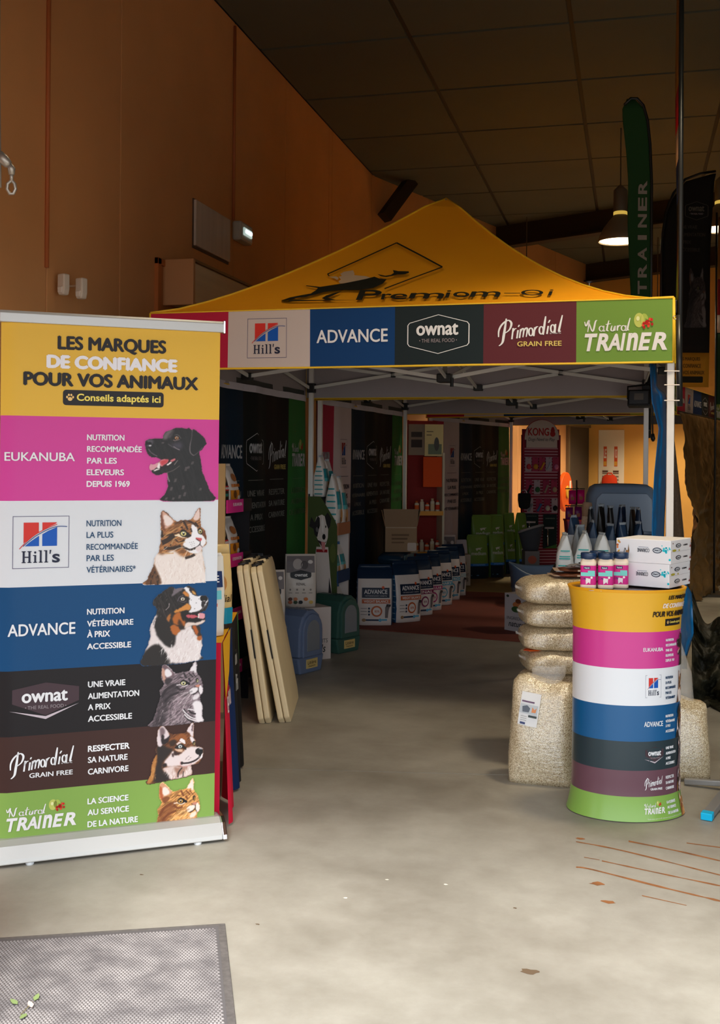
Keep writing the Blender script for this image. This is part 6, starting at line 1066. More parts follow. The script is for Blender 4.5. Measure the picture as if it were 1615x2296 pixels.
# ------------------------------------------------------------------ pelleted litter in clear sacks
def pellets():
    m = bpy.data.materials.new('wood_pellets_in_film'); m.use_nodes = True; nt = m.node_tree; b = nt.nodes['Principled BSDF']; N = nt.nodes.new; Lk = nt.links.new
    tc = N('ShaderNodeTexCoord'); v = N('ShaderNodeTexVoronoi'); v.inputs['Scale'].default_value = 280; v.inputs['Randomness'].default_value = 1; Lk(tc.outputs['Object'], v.inputs['Vector'])
    r = N('ShaderNodeValToRGB'); e = r.color_ramp.elements; e[0].position = 0.; e[0].color = (*rgb(206, 186, 148), 1); e[1].position = 1.; e[1].color = (*rgb(246, 234, 204), 1); k = e.new(.12); k.color = (*rgb(160, 138, 100), 1); k = e.new(.5); k.color = (*rgb(226, 208, 172), 1)
    sp = N('ShaderNodeSeparateColor'); Lk(v.outputs['Color'], sp.inputs[0]); Lk(sp.outputs[0], r.inputs[0])
    rd = N('ShaderNodeValToRGB'); rd.color_ramp.elements[0].position = .35; rd.color_ramp.elements[0].color = (1, 1, 1, 1); rd.color_ramp.elements[1].position = .75; rd.color_ramp.elements[1].color = (.62, .56, .46, 1); Lk(v.outputs['Distance'], rd.inputs[0])
    mx = N('ShaderNodeMix'); mx.data_type = 'RGBA'; mx.blend_type = 'MULTIPLY'; mx.inputs[0].default_value = .8; Lk(r.outputs[0], mx.inputs[6]); Lk(rd.outputs[0], mx.inputs[7]); Lk(mx.outputs[2], b.inputs['Base Color'])
    n = N('ShaderNodeTexNoise'); n.inputs['Scale'].default_value = 14; n.inputs['Detail'].default_value = 5; n.inputs['Roughness'].default_value = .7; mp = N('ShaderNodeMapping'); mp.inputs['Scale'].default_value = (.9, .9, 3.2); Lk(tc.outputs['Object'], mp.inputs[0]); Lk(mp.outputs[0], n.inputs['Vector'])
    bp = N('ShaderNodeBump'); bp.inputs['Strength'].default_value = .6; bp.inputs['Distance'].default_value = .014; Lk(n.outputs[0], bp.inputs['Height']); Lk(bp.outputs[0], b.inputs['Coat Normal'])
    b2 = N('ShaderNodeBump'); b2.inputs['Strength'].default_value = .4; b2.inputs['Distance'].default_value = .004; b2.invert = True; Lk(v.outputs['Distance'], b2.inputs['Height']); Lk(b2.outputs[0], b.inputs['Normal'])
    b.inputs['Roughness'].default_value = .75; b.inputs['Coat Weight'].default_value = 1.; b.inputs['Coat IOR'].default_value = 2.4; b.inputs['Coat Roughness'].default_value = .16; return m
pel = pellets(); film = M('clear_film', (236, 234, 228), .15, spec=.6, alpha=.2, bump=.6, bscale=22)
def lsack(lab, loc, rz, L, D, H, seed):
    t = thing('litter_sack', lab, 'sack', loc, rz, 'clear sacks of wood pellets'); r = np.random.default_rng(seed); ph = r.uniform(0, 6.28, 5); NS = 30; R = []
    for i in range(22):
        u = i / 21; x = (u - .5) * L; s_ = max(.10, (1 - abs(2 * u - 1) ** 5.5)) ** .42; P = []
        for k in range(NS):
            q = 2 * math.pi * k / NS; c, s2 = math.cos(q), math.sin(q); g = 1 + .018 * math.sin(7 * u * 3 + ph[0] + 2 * q) + .012 * math.sin(19 * u + 5 * q + ph[1])
            z = H / 2 + math.copysign(abs(s2) ** (.62 if s2 > 0 else .42), s2) * H / 2 * (s_ if s2 > 0 else .5 + .5 * s_) * (g if s2 > 0 else 1); y = math.copysign(abs(c) ** .6, c) * D / 2 * (.7 + .3 * s_) * g
            P.append((x, y, max(z, 0.001)))
        R.append(P)
    part('filled_body', t, lambda b: b.rings(R, pel), smooth=True)
    part('knotted_end', t, lambda b: b.rings([[(-L / 2 - .012 * j + .02, math.cos(q) * D * w_, H * .42 + math.sin(q) * H * h_ + .006 * j) for q in np.linspace(0, 6.283, 13)[:-1]] for j, (w_, h_) in enumerate(((.30, .28), (.16, .2), (.05, .08), (.02, .05), (.05, .07)))], film), smooth=True)
    return t
SH = .118; sk = gx(1283, 5.57)
nmz = ['bottom one of the stack beside the counter', 'second from the floor in the stack beside the counter', 'third from the floor in the stack beside the counter', 'fourth from the floor in the stack beside the counter', 'fourth from the top of the stack beside the counter', 'third from the top of the stack beside the counter', 'second from the top of the stack beside the counter', 'topmost of the stack beside the counter']
for k in range(8):
    z = k * .1162; lsack('clear sack of beige wood pellets, ' + nmz[k], sk + RV * [0, .01, -.005, .008, .014, 0, .004, -.008][k] + [0, 0, z], YAW + math.radians([3, -2, 1, -1, 2, -2, 1, 3][k]), .50, .36, .124 if k < 7 else .135, 100 + k)
STOP = 8 * .1162 + .014
def ssack(lab, loc, rz, W, D, H, seed, label=True, ry=0., tip=.0):
    t = thing('litter_sack', lab, 'sack', loc, rz, 'standing sacks of wood pellets', ry=ry); r = np.random.default_rng(seed); ph = r.uniform(0, 6.28, 5); NS = 40; R = []
    def prm(q): return W * (1.07 - .17 * q + .02 * math.sin(3 * q + ph[0])), D * (.55 + .55 * math.sin(math.pi * min(1, q * .9 + .12))) 
    for i in range(19):
        q = i / 18; w_, d_ = prm(q); cap = (1 - max(0, (q - .86) / .14) ** 2 * .45); P = []
        for k in range(NS):
            an = 2 * math.pi * k / NS; c, s2 = math.cos(an), math.sin(an); g = 1 + .014 * math.sin(5 * an + 9 * q + ph[1]) + .01 * math.sin(11 * an + 23 * q + ph[2])
            ex_ = .34 + .22 * q; x = math.copysign(abs(c) ** ex_, c) * w_ / 2 * g * cap; y = math.copysign(abs(s2) ** (.5 + .3 * q), s2) * d_ / 2 * g * cap
            P.append((x, y, H * q + (.03 * math.sin(x / W * 5 + ph[3]) * q ** 3) + .025 * (abs(2 * x / W) ** 3) * (q ** 4)))
        R.append(P)
    bd = part('filled_body', t, lambda b: b.rings(R, pel), smooth=True)
    top = R[-1]
    def loose(b):
        RR = [top]
        for j, (w_, d_, dz) in enumerate(((1.0, .96, .006), (1.03, .8, .03), (1.0, .66, .045)) if not tip else ((.9, .6, .10), (.5, .3, .26), (.12, .10, tip * .9), (.03, .03, tip))): RR.append([(p[0] * w_ + (.02 if not tip else -.03 * j), p[1] * d_ + .01, H + dz * (1 if tip else (.6 + .8 * (p[0] / W + .5)))) for p in top])
        b.rings(RR, film, False, False)
    part('loose_film_top', t, loose, smooth=True)
    if label:
        lf = lambda x, z, h: (x, -prm(z / H)[1] / 2 * max(.05, 1 - abs(2 * x / W) ** 3.6) ** .30 - .006 - h, z)
        a = Art(); c0, s0 = math.cos(-.12), math.sin(-.12); lw, lh, cx, cz = .092, .15, -.055, .36; rot = lambda P: [(cx + x * c0 - y * s0, cz + x * s0 + y * c0) for x, y in P]
        def rq(x0, y0, x1, y1, col, l, nu=4, nv=5):
            V = rot([(x0 + (x1 - x0) * i / nu, y0 + (y1 - y0) * j / nv) for j in range(nv + 1) for i in range(nu + 1)]); a.add(V, [(j * (nu + 1) + i, j * (nu + 1) + i + 1, (j + 1) * (nu + 1) + i + 1, (j + 1) * (nu + 1) + i) for j in range(nv) for i in range(nu)], col, l)
        rq(-lw / 2, -lh / 2, lw / 2, lh / 2, (226, 226, 226), 1); rq(-.04, .03, .02, .037, (110, 84, 110), 2, 2, 1); rq(-.044, -.02, .04, .022, (190, 196, 200), 2); a.poly(rot([(-.03, -.014), (-.034, .01), (-.012, .018), (.004, .006), (0, -.012)]), (96, 104, 116), 3); a.poly(rot([(.012, -.01), (.014, .014), (.024, .002), (.034, .012), (.032, -.01)]), (216, 140, 90), 3); rq(.0, -.034, .04, -.024, (60, 70, 70), 3, 2, 1); rq(-.035, -.07, -.01, -.06, (70, 80, 120), 2, 1, 1)
        for k in range(3): rq(-.036, -.035 - .009 * k, -.006, -.032 - .009 * k, (170, 170, 170), 2, 1, 1)
        a.place(lf, 'paper_label', t, .002, 'print', 'paper_label')
    return t
bs = fl(1221, 1752) + FV * .02; ssack('large clear sack of wood pellets with white paper label, standing before the stack', bs, YAW - math.radians(17), .315, .24, .50, 120)
rs = fl(1556, 1750) + FV * .08; ssack('tall clear sack of wood pellets with twisted top, behind the counter', rs - RV * .045, YAW, .26, .22, .40, 121, False, 0, .28)
# orange packet sticking out of the stack, brown snack packs on top
t = thing('orange_packet', 'flat orange packet sticking out between the stacked sacks', 'packet', gx(1191, 5.5) + [0, 0, .578], YAW + .25); part('sleeve', t, lambda b: b.box((-.012, -.03, 0), (.06, .03, .005), K((226, 96, 30)))); part('tip', t, lambda b: b.prism([(-.012, -.03), (-.032, 0), (-.012, .03)], .001, .004, K((206, 70, 30)), 'xy'))
for k in range(2):
    p = sk + RV * (.06 + .02 * k) + FV * -.04; p[2] = STOP + .004 + k * .024; t = thing('snack_pack', 'flat brown foil snack pack on the sacks, %s' % ('lower one' if k == 0 else 'upper one'), 'packet', p, YAW + .1 - .2 * k, 'brown snack packs')
    part('pack_body', t, lambda b: b.rings([[(x, math.copysign(abs(math.cos(q)) ** .5, math.cos(q)) * .075, .012 + math.sin(q) * .012 * hh) for q in np.linspace(0, 6.283, 17)[:-1]] for x, hh in ((-.15, .1), (-.12, .8), (-.05, 1), (.05, 1), (.12, .8), (.15, .1))], K((96, 54, 36), 'foil')), smooth=True); part('end_seal', t, lambda b: b.box((-.175, -.07, .010), (-.145, .07, .013), K((176, 150, 130), 'foil')))
    part('stripe', t, lambda b: b.box((-.06, -.076, .008), (.0, -.074, .016), K((206, 190, 170), 'foil')))
t = thing('sachet', 'crumpled silver and black sachet lying across the snack packs', 'packet', sk + RV * .05 + FV * -.06 + [0, 0, STOP + .052], YAW + .5); part('foil', t, lambda b: b.grid(lambda u, v: (-.09 + .18 * u, -.03 + .06 * v, .012 + .010 * math.sin(9 * u + 4 * v) * math.cos(5 * v)), 12, 5, K((120, 116, 116), 'foil')), smooth=True, solid=.003); part('band', t, lambda b: b.grid(lambda u, v: (-.02 + .05 * u, -.031 + .062 * v, .018 + .010 * math.sin(2.5 + 9 * u * .28 + 4 * v) * math.cos(5 * v)), 5, 5, K((30, 28, 32), 'foil')), smooth=True)
# ------------------------------------------------------------------ goods on the counter
def jar(lab, px, d):
    p = gx(px, d); p[2] = CTOP; t = thing('treat_jar', lab, 'jar', p, YAW - math.radians(16), 'pink treat jars on the counter'); sq = lambda r, n=5., N=28: [(math.copysign(abs(math.cos(q)) ** (2 / n), math.cos(q)) * r, math.copysign(abs(math.sin(q)) ** (2 / n), math.sin(q)) * r) for q in np.linspace(0, 6.283, N + 1)[:-1]]
    part('jar_body', t, lambda b: b.rings([[(x, y, z) for x, y in sq(r)] for r, z in ((.030, 0), (.0345, .004), (.0345, .016), (.033, .02), (.033, .10), (.0345, .106), (.034, .116), (.029, .126), (.027, .130))], M('jar_cream', (226, 206, 182), .25, spec=.5)), smooth=True)
    part('wrap_label', t, lambda b: b.rings([[(x, y, z) for x, y in sq(.0338)] for z in (.018, .102)], K((206, 36, 130)), False, False), smooth=True)
    part('lid', t, lambda b: b.lathe([(.030, .128), (.034, .131), (.0345, .152), (.032, .156), (.0, .156)], M('navy_lid', (16, 44, 78), .35), 32, cap=False), smooth=True)
    a = Art(); a.rect(-.03, .056, .03, .072, (120, 206, 196), 1, 3, 1); a.rect(.0, .072, .03, .080, (120, 206, 196), 1, 2, 1); a.rect(-.018, .086, .01, .098, (24, 34, 80), 1, 3, 1); a.text('Vitakraft', -.015, .088, .007, .096, (236, 236, 240), .01); a.poly([(-.008, .02), (-.01, .046), (-.004, .048), (.002, .046), (.012, .045), (.01, .022), (.004, .03)], (236, 226, 226), 2); a.disc(.016, .050, .005, .005, (240, 230, 230), 2, 10); a.text('C Mia', -.026, .04, -.008, .05, (40, 50, 120), .01, .3)
    a.place(lambda x, y, h: (x, -.0343 - h, y), 'label_print', t, .0006, 'print', 'label_print'); return t
jar('pink treat jar with navy lid, the one behind the leaflets', 1322, 4.775); jar('pink treat jar with navy lid, middle one of the front three', 1361, 4.775); jar('pink treat jar with navy lid, beside the white cartons', 1394, 4.805); jar('pink treat jar with navy lid, half hidden behind the front three', 1342, 4.865)
def corart(a):
    a.text('ƎИИIЯOƆ' if False else 'CORINNE', .62, .62, .40, .46, (30, 40, 60), .012); a.rect(.42, .66, .60, .68, (120, 130, 150), 1); P = lambda rx, ry: [(.76 + rx * math.cos(q), .56 + ry * math.sin(q)) for q in np.linspace(0, 6.283, 19)[:-1]]; a.poly(P(.085, .12), (16, 34, 60), 1); a.poly(P(.07, .085), (220, 226, 232), 2); a.text('GO!MAC', .82, .61, .70, .52, (16, 34, 60), .02, lay=3)
    r = np.random.default_rng(3)
    for k in range(14): x, y, s_ = r.normal(.93, .03), r.normal(.6, .16), r.uniform(.008, .03); a.disc(min(x, .985), y, s_ * .8, s_ * 2, (40, 190, 206), 1, 10)
    for k in range(12): x, y, s_ = r.normal(.05, .03), r.normal(.6, .2), r.uniform(.01, .03); a.disc(max(x, .03), y, s_ * .8, s_ * 2, [(232, 120, 40), (226, 176, 50), (206, 150, 110)][k % 3], 1, 10)
    a.poly([(.2, .35), (.24, .35), (.25, .5), (.235, .78), (.225, .55)], (130, 90, 50), 1); a.stroke([(.15, .4), (.17, .6), (.19, .42), (.16, .32)], .012, (70, 56, 46), 1); a.disc(.21, .42, .03, .09, (170, 120, 70), 2, 12)
def corside(a):
    for y0 in (.0, .5):
        P = lambda rx, ry: [(.36 + rx * math.cos(q), y0 + .25 + ry * math.sin(q)) for q in np.linspace(0, 6.283, 17)[:-1]]; a.poly(P(.13, .09), (24, 30, 44), 1); a.poly(P(.1, .06), (214, 216, 220), 2); a.text('GO!MAC', .45, y0 + .27, .27, y0 + .22, (24, 30, 44), .01, lay=3); a.text('CORINNE', .58, y0 + .21, .8, y0 + .28, (60, 56, 64), .02); a.poly([(.9, y0 + .12), (.98, y0 + .12), (.955, y0 + .22), (.94, y0 + .22)], (150, 60, 64), 1); a.rect(.942, y0 + .22, .95, y0 + .38, (120, 90, 90), 1)
    a.rect(0, .497, 1, .504, (150, 146, 150), 1); a.disc(.16, .56, .1, .05, (176, 166, 60), 1, 10); a.disc(.4, .55, .03, .04, (190, 176, 70), 1, 8); a.disc(.1, .86, .02, .03, (120, 70, 60), 1, 8)
near = at(1501, 1312, 4.72); near[2] = CTOP; cdir = np.array([math.cos(math.radians(37)), -math.sin(math.radians(37))]); cdir /= np.linalg.norm(cdir); crz = YAW + math.atan2(cdir[1], cdir[0]); CW_, CDp, CHh = .25, .25, .1035
u_ = np.array([math.cos(crz), math.sin(crz), 0]); v_ = np.array([-u_[1], u_[0], 0])
for k in range(2):
    c_ = near - u_ * (CW_ / 2) + v_ * (CDp / 2) + u_ * (.004 * k); c_[2] = CZT - .001 + k * (CHh + .0005)
    carton('carton', ['white carton with splash prints lying on the counter, lower of two', 'white carton with splash prints, upper of two on the counter'][k], c_, crz + .01 * k, CW_, CDp, CHh, (232, 230, 232), {'f': corart, 'r': corside}, group='white cartons on the counter')
for k, (px, py, an) in enumerate(((1336, 1323.5, .12), (1362, 1325, -.08))):
    p = fl(px, py, CTOP); t = thing('leaflet', 'small printed leaflet on the counter top, %s' % ('in front of the first jar' if k == 0 else 'in front of the middle jar'), 'leaflet', p, YAW + an, 'leaflets'); part('sheet', t, lambda b: b.box((-.03, -.016, 0), (.03, .016, .0015), K((206, 196, 190), 'card'))); part('print', t, lambda b: (b.box((-.027, -.013, .0015), (-.006, .012, .002), K((180, 60, 50), 'card')), b.box((0, -.01, .0015), (.024, -.004, .002), K((60, 60, 60), 'card'))))
# ------------------------------------------------------------------ trestle with silver bags, carrier shell, tube
sd0 = gx(1372, 6.55); st = thing('display_table', 'dark display table behind the counter carrying the silver bags', 'table', sd0, YAW - .226); STZ = .90
part('table_top', st, lambda b: b.box((-.34, -.5, STZ - .03), (.24, 1.35, STZ), M('dark_wood')), bevel=.006)
for x, y in ((-.3, -.45), (.2, -.45), (-.3, 1.3), (.2, 1.3)): part('leg', st, lambda b: b.box((x - .02, y - .02, 0), (x + .02, y + .02, STZ - .03), M('dark_wood')))
tealp = (60, 160, 160)
def silart(a): pass
sil = [(1268, 6.12, .105, .215, (190, 196, 200), 's', 'pale silver food bag with teal stripes, at the corner over the snack packs'), (1312, 6.14, .115, .225, (196, 202, 206), 's', 'pale silver food bag with teal stripes, behind the first jar'), (1352, 6.16, .11, .215, (200, 206, 210), 's', 'pale silver food bag behind the middle jar'),
       (1290, 6.42, .11, .30, (170, 180, 186), 'n', 'tall silver and navy food bag, second row over the first striped bag'), (1330, 6.44, .11, .27, (120, 130, 138), 'n', 'grey and navy food bag, second row over the middle jar'), (1368, 6.46, .10, .25, (150, 156, 160), 'n', 'grey and navy food bag, second row by the white cartons'), (1300, 6.28, .10, .25, (130, 138, 144), 'd', 'smoky grey food bag wedged between the striped bags'),
       (1326, 6.78, .10, .335, (36, 34, 34), 'k', 'black foil food bag, back row next to the fibre tube'), (1350, 6.8, .10, .35, (28, 26, 22), 'k', 'black foil food bag with gold glint, back row'), (1371, 6.82, .09, .34, (40, 38, 36), 'k', 'black foil food bag, back row, middle'), (1395, 6.84, .11, .345, (26, 44, 70), 'k', 'navy foil food bag, back row'), (1420, 6.86, .10, .33, (44, 42, 40), 'k', 'dark grey foil food bag, back row by the pole'), (1433, 6.7, .10, .335, (30, 44, 66), 'k', 'navy foil food bag, back row nearest the pole'), (1400, 6.5, .09, .255, (176, 180, 182), 'n', 'silver food bag tip showing above the white carton'), (1432, 6.52, .085, .26, (96, 110, 126), 'n', 'slate food bag tip above the white carton, by the leg')]
for k, (px, d, w_, h_, col, kd, lab) in enumerate(sil):
    p = gx(px, d); p[2] = STZ + .001
    bag('silver_food_bag' if kd in 'sn' else 'foil_food_bag', lab, p, YAW + math.radians([80, 72, 84, 66, 76, 88, 58][k % 7]), w_ * 1.1, w_ * {'s': .86, 'n': .74, 'd': .6, 'k': .52}[kd], h_, col, (40, 60, 84) if kd == 'n' else None, .66, None, None, seed=140 + k, group='small food bags behind the counter', crimp=.02, wr=.003, wave=.012, n=4., seal=(150, 156, 160), sstripes=((tealp, [.10, .22, .40, .455, .60], .03) if kd == 's' else None), slump=.85)
bs_ = gx(1392, 7.55); t = thing('carrier_shell', 'large blue-grey moulded plastic pet carrier shell behind the foil bags', 'pet carrier', bs_ + [0, 0, STZ], YAW - math.radians(6)); bgp = M('slate_blue_plastic', (104, 122, 144), .4)
def shell(b):
    R = []
    for i, (z, k_, r_) in enumerate(((0, .96, .05), (.03, .97, .05), (.10, .98, .05), (.13, 1., .05), (.15, .985, .05), (.28, .96, .06), (.40, .92, .08), (.455, .84, .1), (.475, .7, .1), (.48, .4, .1))):
        P = []
        for q in np.linspace(0, 6.283, 49)[:-1]: P.append((.245 * k_ * math.copysign(abs(math.cos(q)) ** .45, math.cos(q)), .20 * k_ * math.copysign(abs(math.sin(q)) ** .45, math.sin(q)) , z))
        R.append(P)
    b.rings(R, bgp)
part('upper_shell', t, shell, smooth=True); part('seam_ridge', t, lambda b: b.tube([(.25 * math.copysign(abs(math.cos(q)) ** .45, math.cos(q)), .205 * math.copysign(abs(math.sin(q)) ** .45, math.sin(q)), .14) for q in np.linspace(0, 6.283, 49)], .008, M('slate_dark', (60, 76, 94), .5), 6, False), smooth=True)
part('end_panel', t, lambda b: b.prism([(-.2, .16), (.2, .16), (.185, .38), (.15, .42), (-.15, .42), (-.185, .38)], -.207, -.195, bgp), bevel=.01)
ct = gx(1311, 7.0); t = thing('fibre_tube', 'upright pale woven tube with brown cap beside the carrier shell', 'tube', ct + [0, 0, STZ], YAW, ry=.06); part('tube_body', t, lambda b: b.lathe([(.03, 0), (.031, .28)], M('woven_pale', (190, 170, 146), .9, var=.2, scale=120), 16), smooth=True); part('cap', t, lambda b: b.lathe([(.031, .28), (.032, .285), (.031, .355), (.026, .37), (0, .372)], M('brown_felt', (140, 112, 88), .9), 16, cap=False), smooth=True)
t = thing('red_bag', 'red fabric bag hanging in front of the notice panel', 'bag', onplane(1371, 1076, CORN, BNv) + BNv * .10 - [0, 0, .1], math.atan2(BD[1], BD[0])); part('wall_hook', t, lambda b: b.tube([(0, .075, .236), (0, -.01, .232)], .008, steel, 6)); part('bag_body', t, lambda b: b.rings([[(.16 * s_ * math.cos(q), .06 * s_ * math.sin(q), z) for q in np.linspace(0, 6.283, 21)[:-1]] for s_, z in ((.9, -.1), (1., .05), (.95, .14), (.6, .2))], K((206, 60, 26), 'cloth')), smooth=True); part('handle', t, lambda b: b.tube([(-.06, 0, .19), (-.03, 0, .235), (.04, 0, .235), (.07, 0, .19)], .012, K((206, 60, 26), 'cloth'), 6))
# ------------------------------------------------------------------ floodlight on the rear leg, cable, plastic sheets
fc = at(1434, 893, 8.30); t = thing('floodlight', 'black LED floodlight clamped under the tent corner', 'floodlight', fc, YAW - math.radians(24), rx=math.radians(-14)); blk = M('black_metal', (22, 21, 22), .45, .3)
part('housing', t, lambda b: b.box((-.085, -.02, -.065), (.085, .05, .065), blk), bevel=.008); part('glass', t, lambda b: b.box((-.07, -.024, -.05), (.07, -.018, .05), M('flood_glass', (70, 72, 76), .1, spec=.8))); part('reflector', t, lambda b: b.box((-.035, -.026, -.02), (.035, -.0235, .032), M('flood_reflector', (170, 170, 168), .2, .8)))
part('yoke', t, lambda b: b.tube([(-.09, .02, 0), (-.095, .02, .10), (.06, .03, .12), (.092, .02, .09), (.09, .02, 0)], .008, blk, 6)); part('mounting_arm', t, lambda b: b.tube([(.04, .03, .115), (.07, .04, .19), (.075, .06, .27)], .012, blk, 8)); part('fins', t, lambda b: [b.box((-.075, .05, z), (.075, .07, z + .008), blk) for z in np.linspace(-.055, .05, 6)])
cj = c1 + ex * (HW - .16 + .03) + ey * (HW - .07); cz_ = lambda z, k=0.: (cj[0] + RV[0] * k, cj[1] + RV[1] * k, z)
tag(part('hanging_cable', None, lambda b: (b.tube([cz_(2.13), cz_(2.0, .02), cz_(1.85, .018), cz_(1.73, .022)], .006, blk, 6), b.tube([cz_(1.75, .021), cz_(1.71, .024), cz_(1.69, .026)], [.012, .018, .008], blk, 8)), smooth=True), 'black cable with a plug end hanging beside the floodlight', 'cable')
def sheet(name, lab, L, Rr, y0, y1, dfun, mat, nu=16, nv=40, amp=.03, seed=1, cat='sheet', crum=0., asp=1., rag=0.):
    r = np.random.default_rng(seed); ph = r.uniform(0, 6.28, 8)
    def f(u, v):
        y = y0 + (y1 - y0) * v + rag * (1 - v) * (math.sin(5 * u + ph[6]) + .6 * math.sin(13 * u + ph[7])); xl = np.interp(y, [p[1] for p in L], [p[0] for p in L]); xr = np.interp(y, [p[1] for p in Rr], [p[0] for p in Rr]); d = dfun(u, y)
        q_ = at(xl + (xr - xl) * u, y, d + amp * (math.sin(6 * u + ph[0] + 3 * v) + .6 * math.sin(11 * v + 5 * u + ph[1]) + .5 * math.sin(17 * u - 8 * v + ph[2]) + .3 * math.sin(29 * v + 13 * u + ph[3])) + crum * sum(abs(float(vnoise(np.array(u * asp * k_ + ph[4]), np.array(v * k_ + ph[5] + u * 2), 1., seed + j)) - .5) / (j + 1) for j, k_ in enumerate((4., 9., 20.)))); q_[2] = max(q_[2], .012); return tuple(q_)
    t = thing(name, lab, cat); part('sheet', t, lambda b: b.grid(f, nu, nv, mat), smooth=True, solid=.003); return t, f
blue = M('blue_tarp', (16, 106, 168), .35, spec=.5, bump=.4, bscale=9)
t, f = sheet('blue_tarp', 'blue plastic tarpaulin hanging down inside the right tent leg', [(1458, 815), (1462, 900), (1478, 960), (1468, 1060), (1463, 1150), (1462, 1230), (1512, 1330), (1524, 1480)], [(1472, 815), (1474, 868), (1494, 884), (1494, 900), (1496, 1030), (1492, 1130), (1488, 1230), (1552, 1330), (1556, 1420), (1538, 1480)], 815, 1470, lambda u, y: 6.42 + .28 * u, blue, 12, 90, .012, 3, crum=.10, asp=.3)
part('top_tie', t, lambda b: b.tube([tuple(at(1465, 815, 6.62)), tuple(at(1466, 800, 6.62))], .006, blk, 6))
gry = M('speckled_film', (96, 84, 74), .4, spec=.5, var=.5, scale=90, bump=.5, bscale=25)
t, f = sheet('grey_mesh_sheet', 'grey speckled plastic sheet hanging beside the front right leg', [(1506, 990), (1508, 1210), (1510, 1500)], [(1512, 990), (1524, 1100), (1534, 1210), (1540, 1500)], 990, 1500, lambda u, y: 7.2 + .2 * u, gry, 8, 30, .012, 5); part('hem', t, lambda b: b.tube([f(1, k / 20) for k in range(21)], .004, gry, 5))
cam_ = M('bronze_tarp', (96, 74, 44), .4, spec=.45, var=.25, scale=3, bump=.5, bscale=9, bdist=.03)
t = thing('bronze_tarp', 'wrinkled bronze-brown plastic tarpaulin hung outside the rear tent', 'sheet', c3, th3)
def btf(u, v):
    y = -HW - .02 + (2 * HW + .08) * u; z = .014 + (ZV0 + .035 - .014) * (1 - v); w_ = v ** .5
    n_ = sum(abs(float(vnoise(np.array(u * 1.6 * k_ + 3.1), np.array(v * k_ + 1.7 + u * 2), 1., 7 + j_)) - .5) / (j_ + 1) for j_, k_ in enumerate((4., 9., 20.)))
    return (HW + .035 + w_ * (.04 + .28 * n_ + .02 * math.sin(9 * u + 3 * v)), y, z)
part('sheet', t, lambda b: b.grid(btf, 90, 110, cam_), smooth=True, solid=.003); part('hem', t, lambda b: b.tube([btf(k / 20, 0) for k in range(21)], .010, M('dark_hem', (30, 26, 18), .6), 6))
dks = M('dark_plastic_pile', (40, 38, 26), .6, spec=.25, var=.4, scale=6, bump=.8, bscale=5, bdist=.08)
t, f = sheet('dark_tarp', 'dark olive plastic sheeting heaped beside the counter', [(1552, 1230), (1552, 1620)], [(1720, 1180), (1720, 1640)], 1370, 1620, lambda u, y: 7.4 - (y - 1370) * .0036 + .3 * u, dks, 50, 60, .05, 9, crum=.5, asp=.6, rag=45); part('hem', t, lambda b: b.tube([f(k / 20, 1) for k in range(21)], .01, dks, 6))
# ------------------------------------------------------------------ feather flags
def flag(name, lab, foot, top, curve, plane_dir, outline, mat_bands, arts, polez0, pole_r=.012, wob=.01):
    """outline: list of (s, z) of the cloth, s metres from the pole along plane_dir"""
    t = thing(name, lab, 'flag', (foot[0], foot[1], 0)); pdv = np.array([plane_dir[0], plane_dir[1], 0]) / math.hypot(*plane_dir[:2]); nn = np.array([-pdv[1], pdv[0], 0])
    fn = lambda s_, z, h: tuple(pdv * s_ + nn * (wob * math.sin(z * 3.1 + s_ * 4) - h) + ZV * z)
    part('pole', t, lambda b: b.tube([fn(s_, z, 0) for s_, z in curve], pole_r, M('black_pole', (26, 28, 30), .35), 10), smooth=True)
    zs_ = [z for _, z, _ in outline]
    for z0, z1, col in mat_bands:
        def cloth(b):
            def f(u, v):
                z = z0 + (z1 - z0) * v; o = sorted(outline, key=lambda q: q[1]); s0 = np.interp(z, [q[1] for q in o], [q[0] for q in o]); s1 = np.interp(z, [q[1] for q in o], [q[2] for q in o]); return fn(s0 + (s1 - s0) * u, z, 0)
            b.grid(f, 8, max(2, int((z1 - z0) / .08)), K(col, 'cloth'))
        part('cloth_band', t, cloth, smooth=True, solid=.002)
    for a in arts: a.place(lambda x, y, h: fn(x, y, h + .003), 'lettering', t, .0015, 'cloth')
    return t, fn
# green flag
zt = lambda py, d: CH - (py - CY) * d / FPX; W1 = lambda px, ref, d: (px - ref) / FPX * d
gd = RV * -1.; dgr = 8.6
og = [(W1(1456, 1456, dgr), zt(700, dgr), -W1(1414, 1456, dgr)), (0, zt(500, dgr), -W1(1404, 1456, dgr)), (0.0, zt(400, dgr), -W1(1404, 1456, dgr)), (.01, zt(330, dgr), -W1(1398, 1456, dgr)), (.03, zt(270, dgr), -W1(1390, 1456, dgr)), (.06, zt(240, dgr), -W1(1389, 1456, dgr)), (.10, zt(224, dgr), -W1(1390, 1456, dgr)), (.14, zt(218, dgr), .20)]
gpol = [(-.006, 1.72), (-.006, zt(500, dgr)), (-.004, zt(400, dgr)), (.012, zt(320, dgr)), (.035, zt(265, dgr)), (.07, zt(232, dgr)), (.12, zt(217, dgr)), (.17, zt(217, dgr)), (.22, zt(232, dgr))]
a = Art(); z0 = zt(650, dgr)
tr_ = 'TRAINER'; 
for k, ch in enumerate(tr_):
    V, F, _d = text2d(ch, .03, .0); zc = zt(640 - k * 37.5, dgr); hgt = 30 / FPX * dgr; wdt = 20 / FPX * dgr       # letters run up the flag, turned a quarter
    hgt *= .35 if ch == 'I' else 1; P = np.c_[-(V[:, 1] - .5) * wdt * 1. + .068, (V[:, 0] - .5) * hgt + zc]; P[:, 0] = .068 - (V[:, 1] - .5) * -wdt; a.add(P, F, (150, 140, 130), 2)
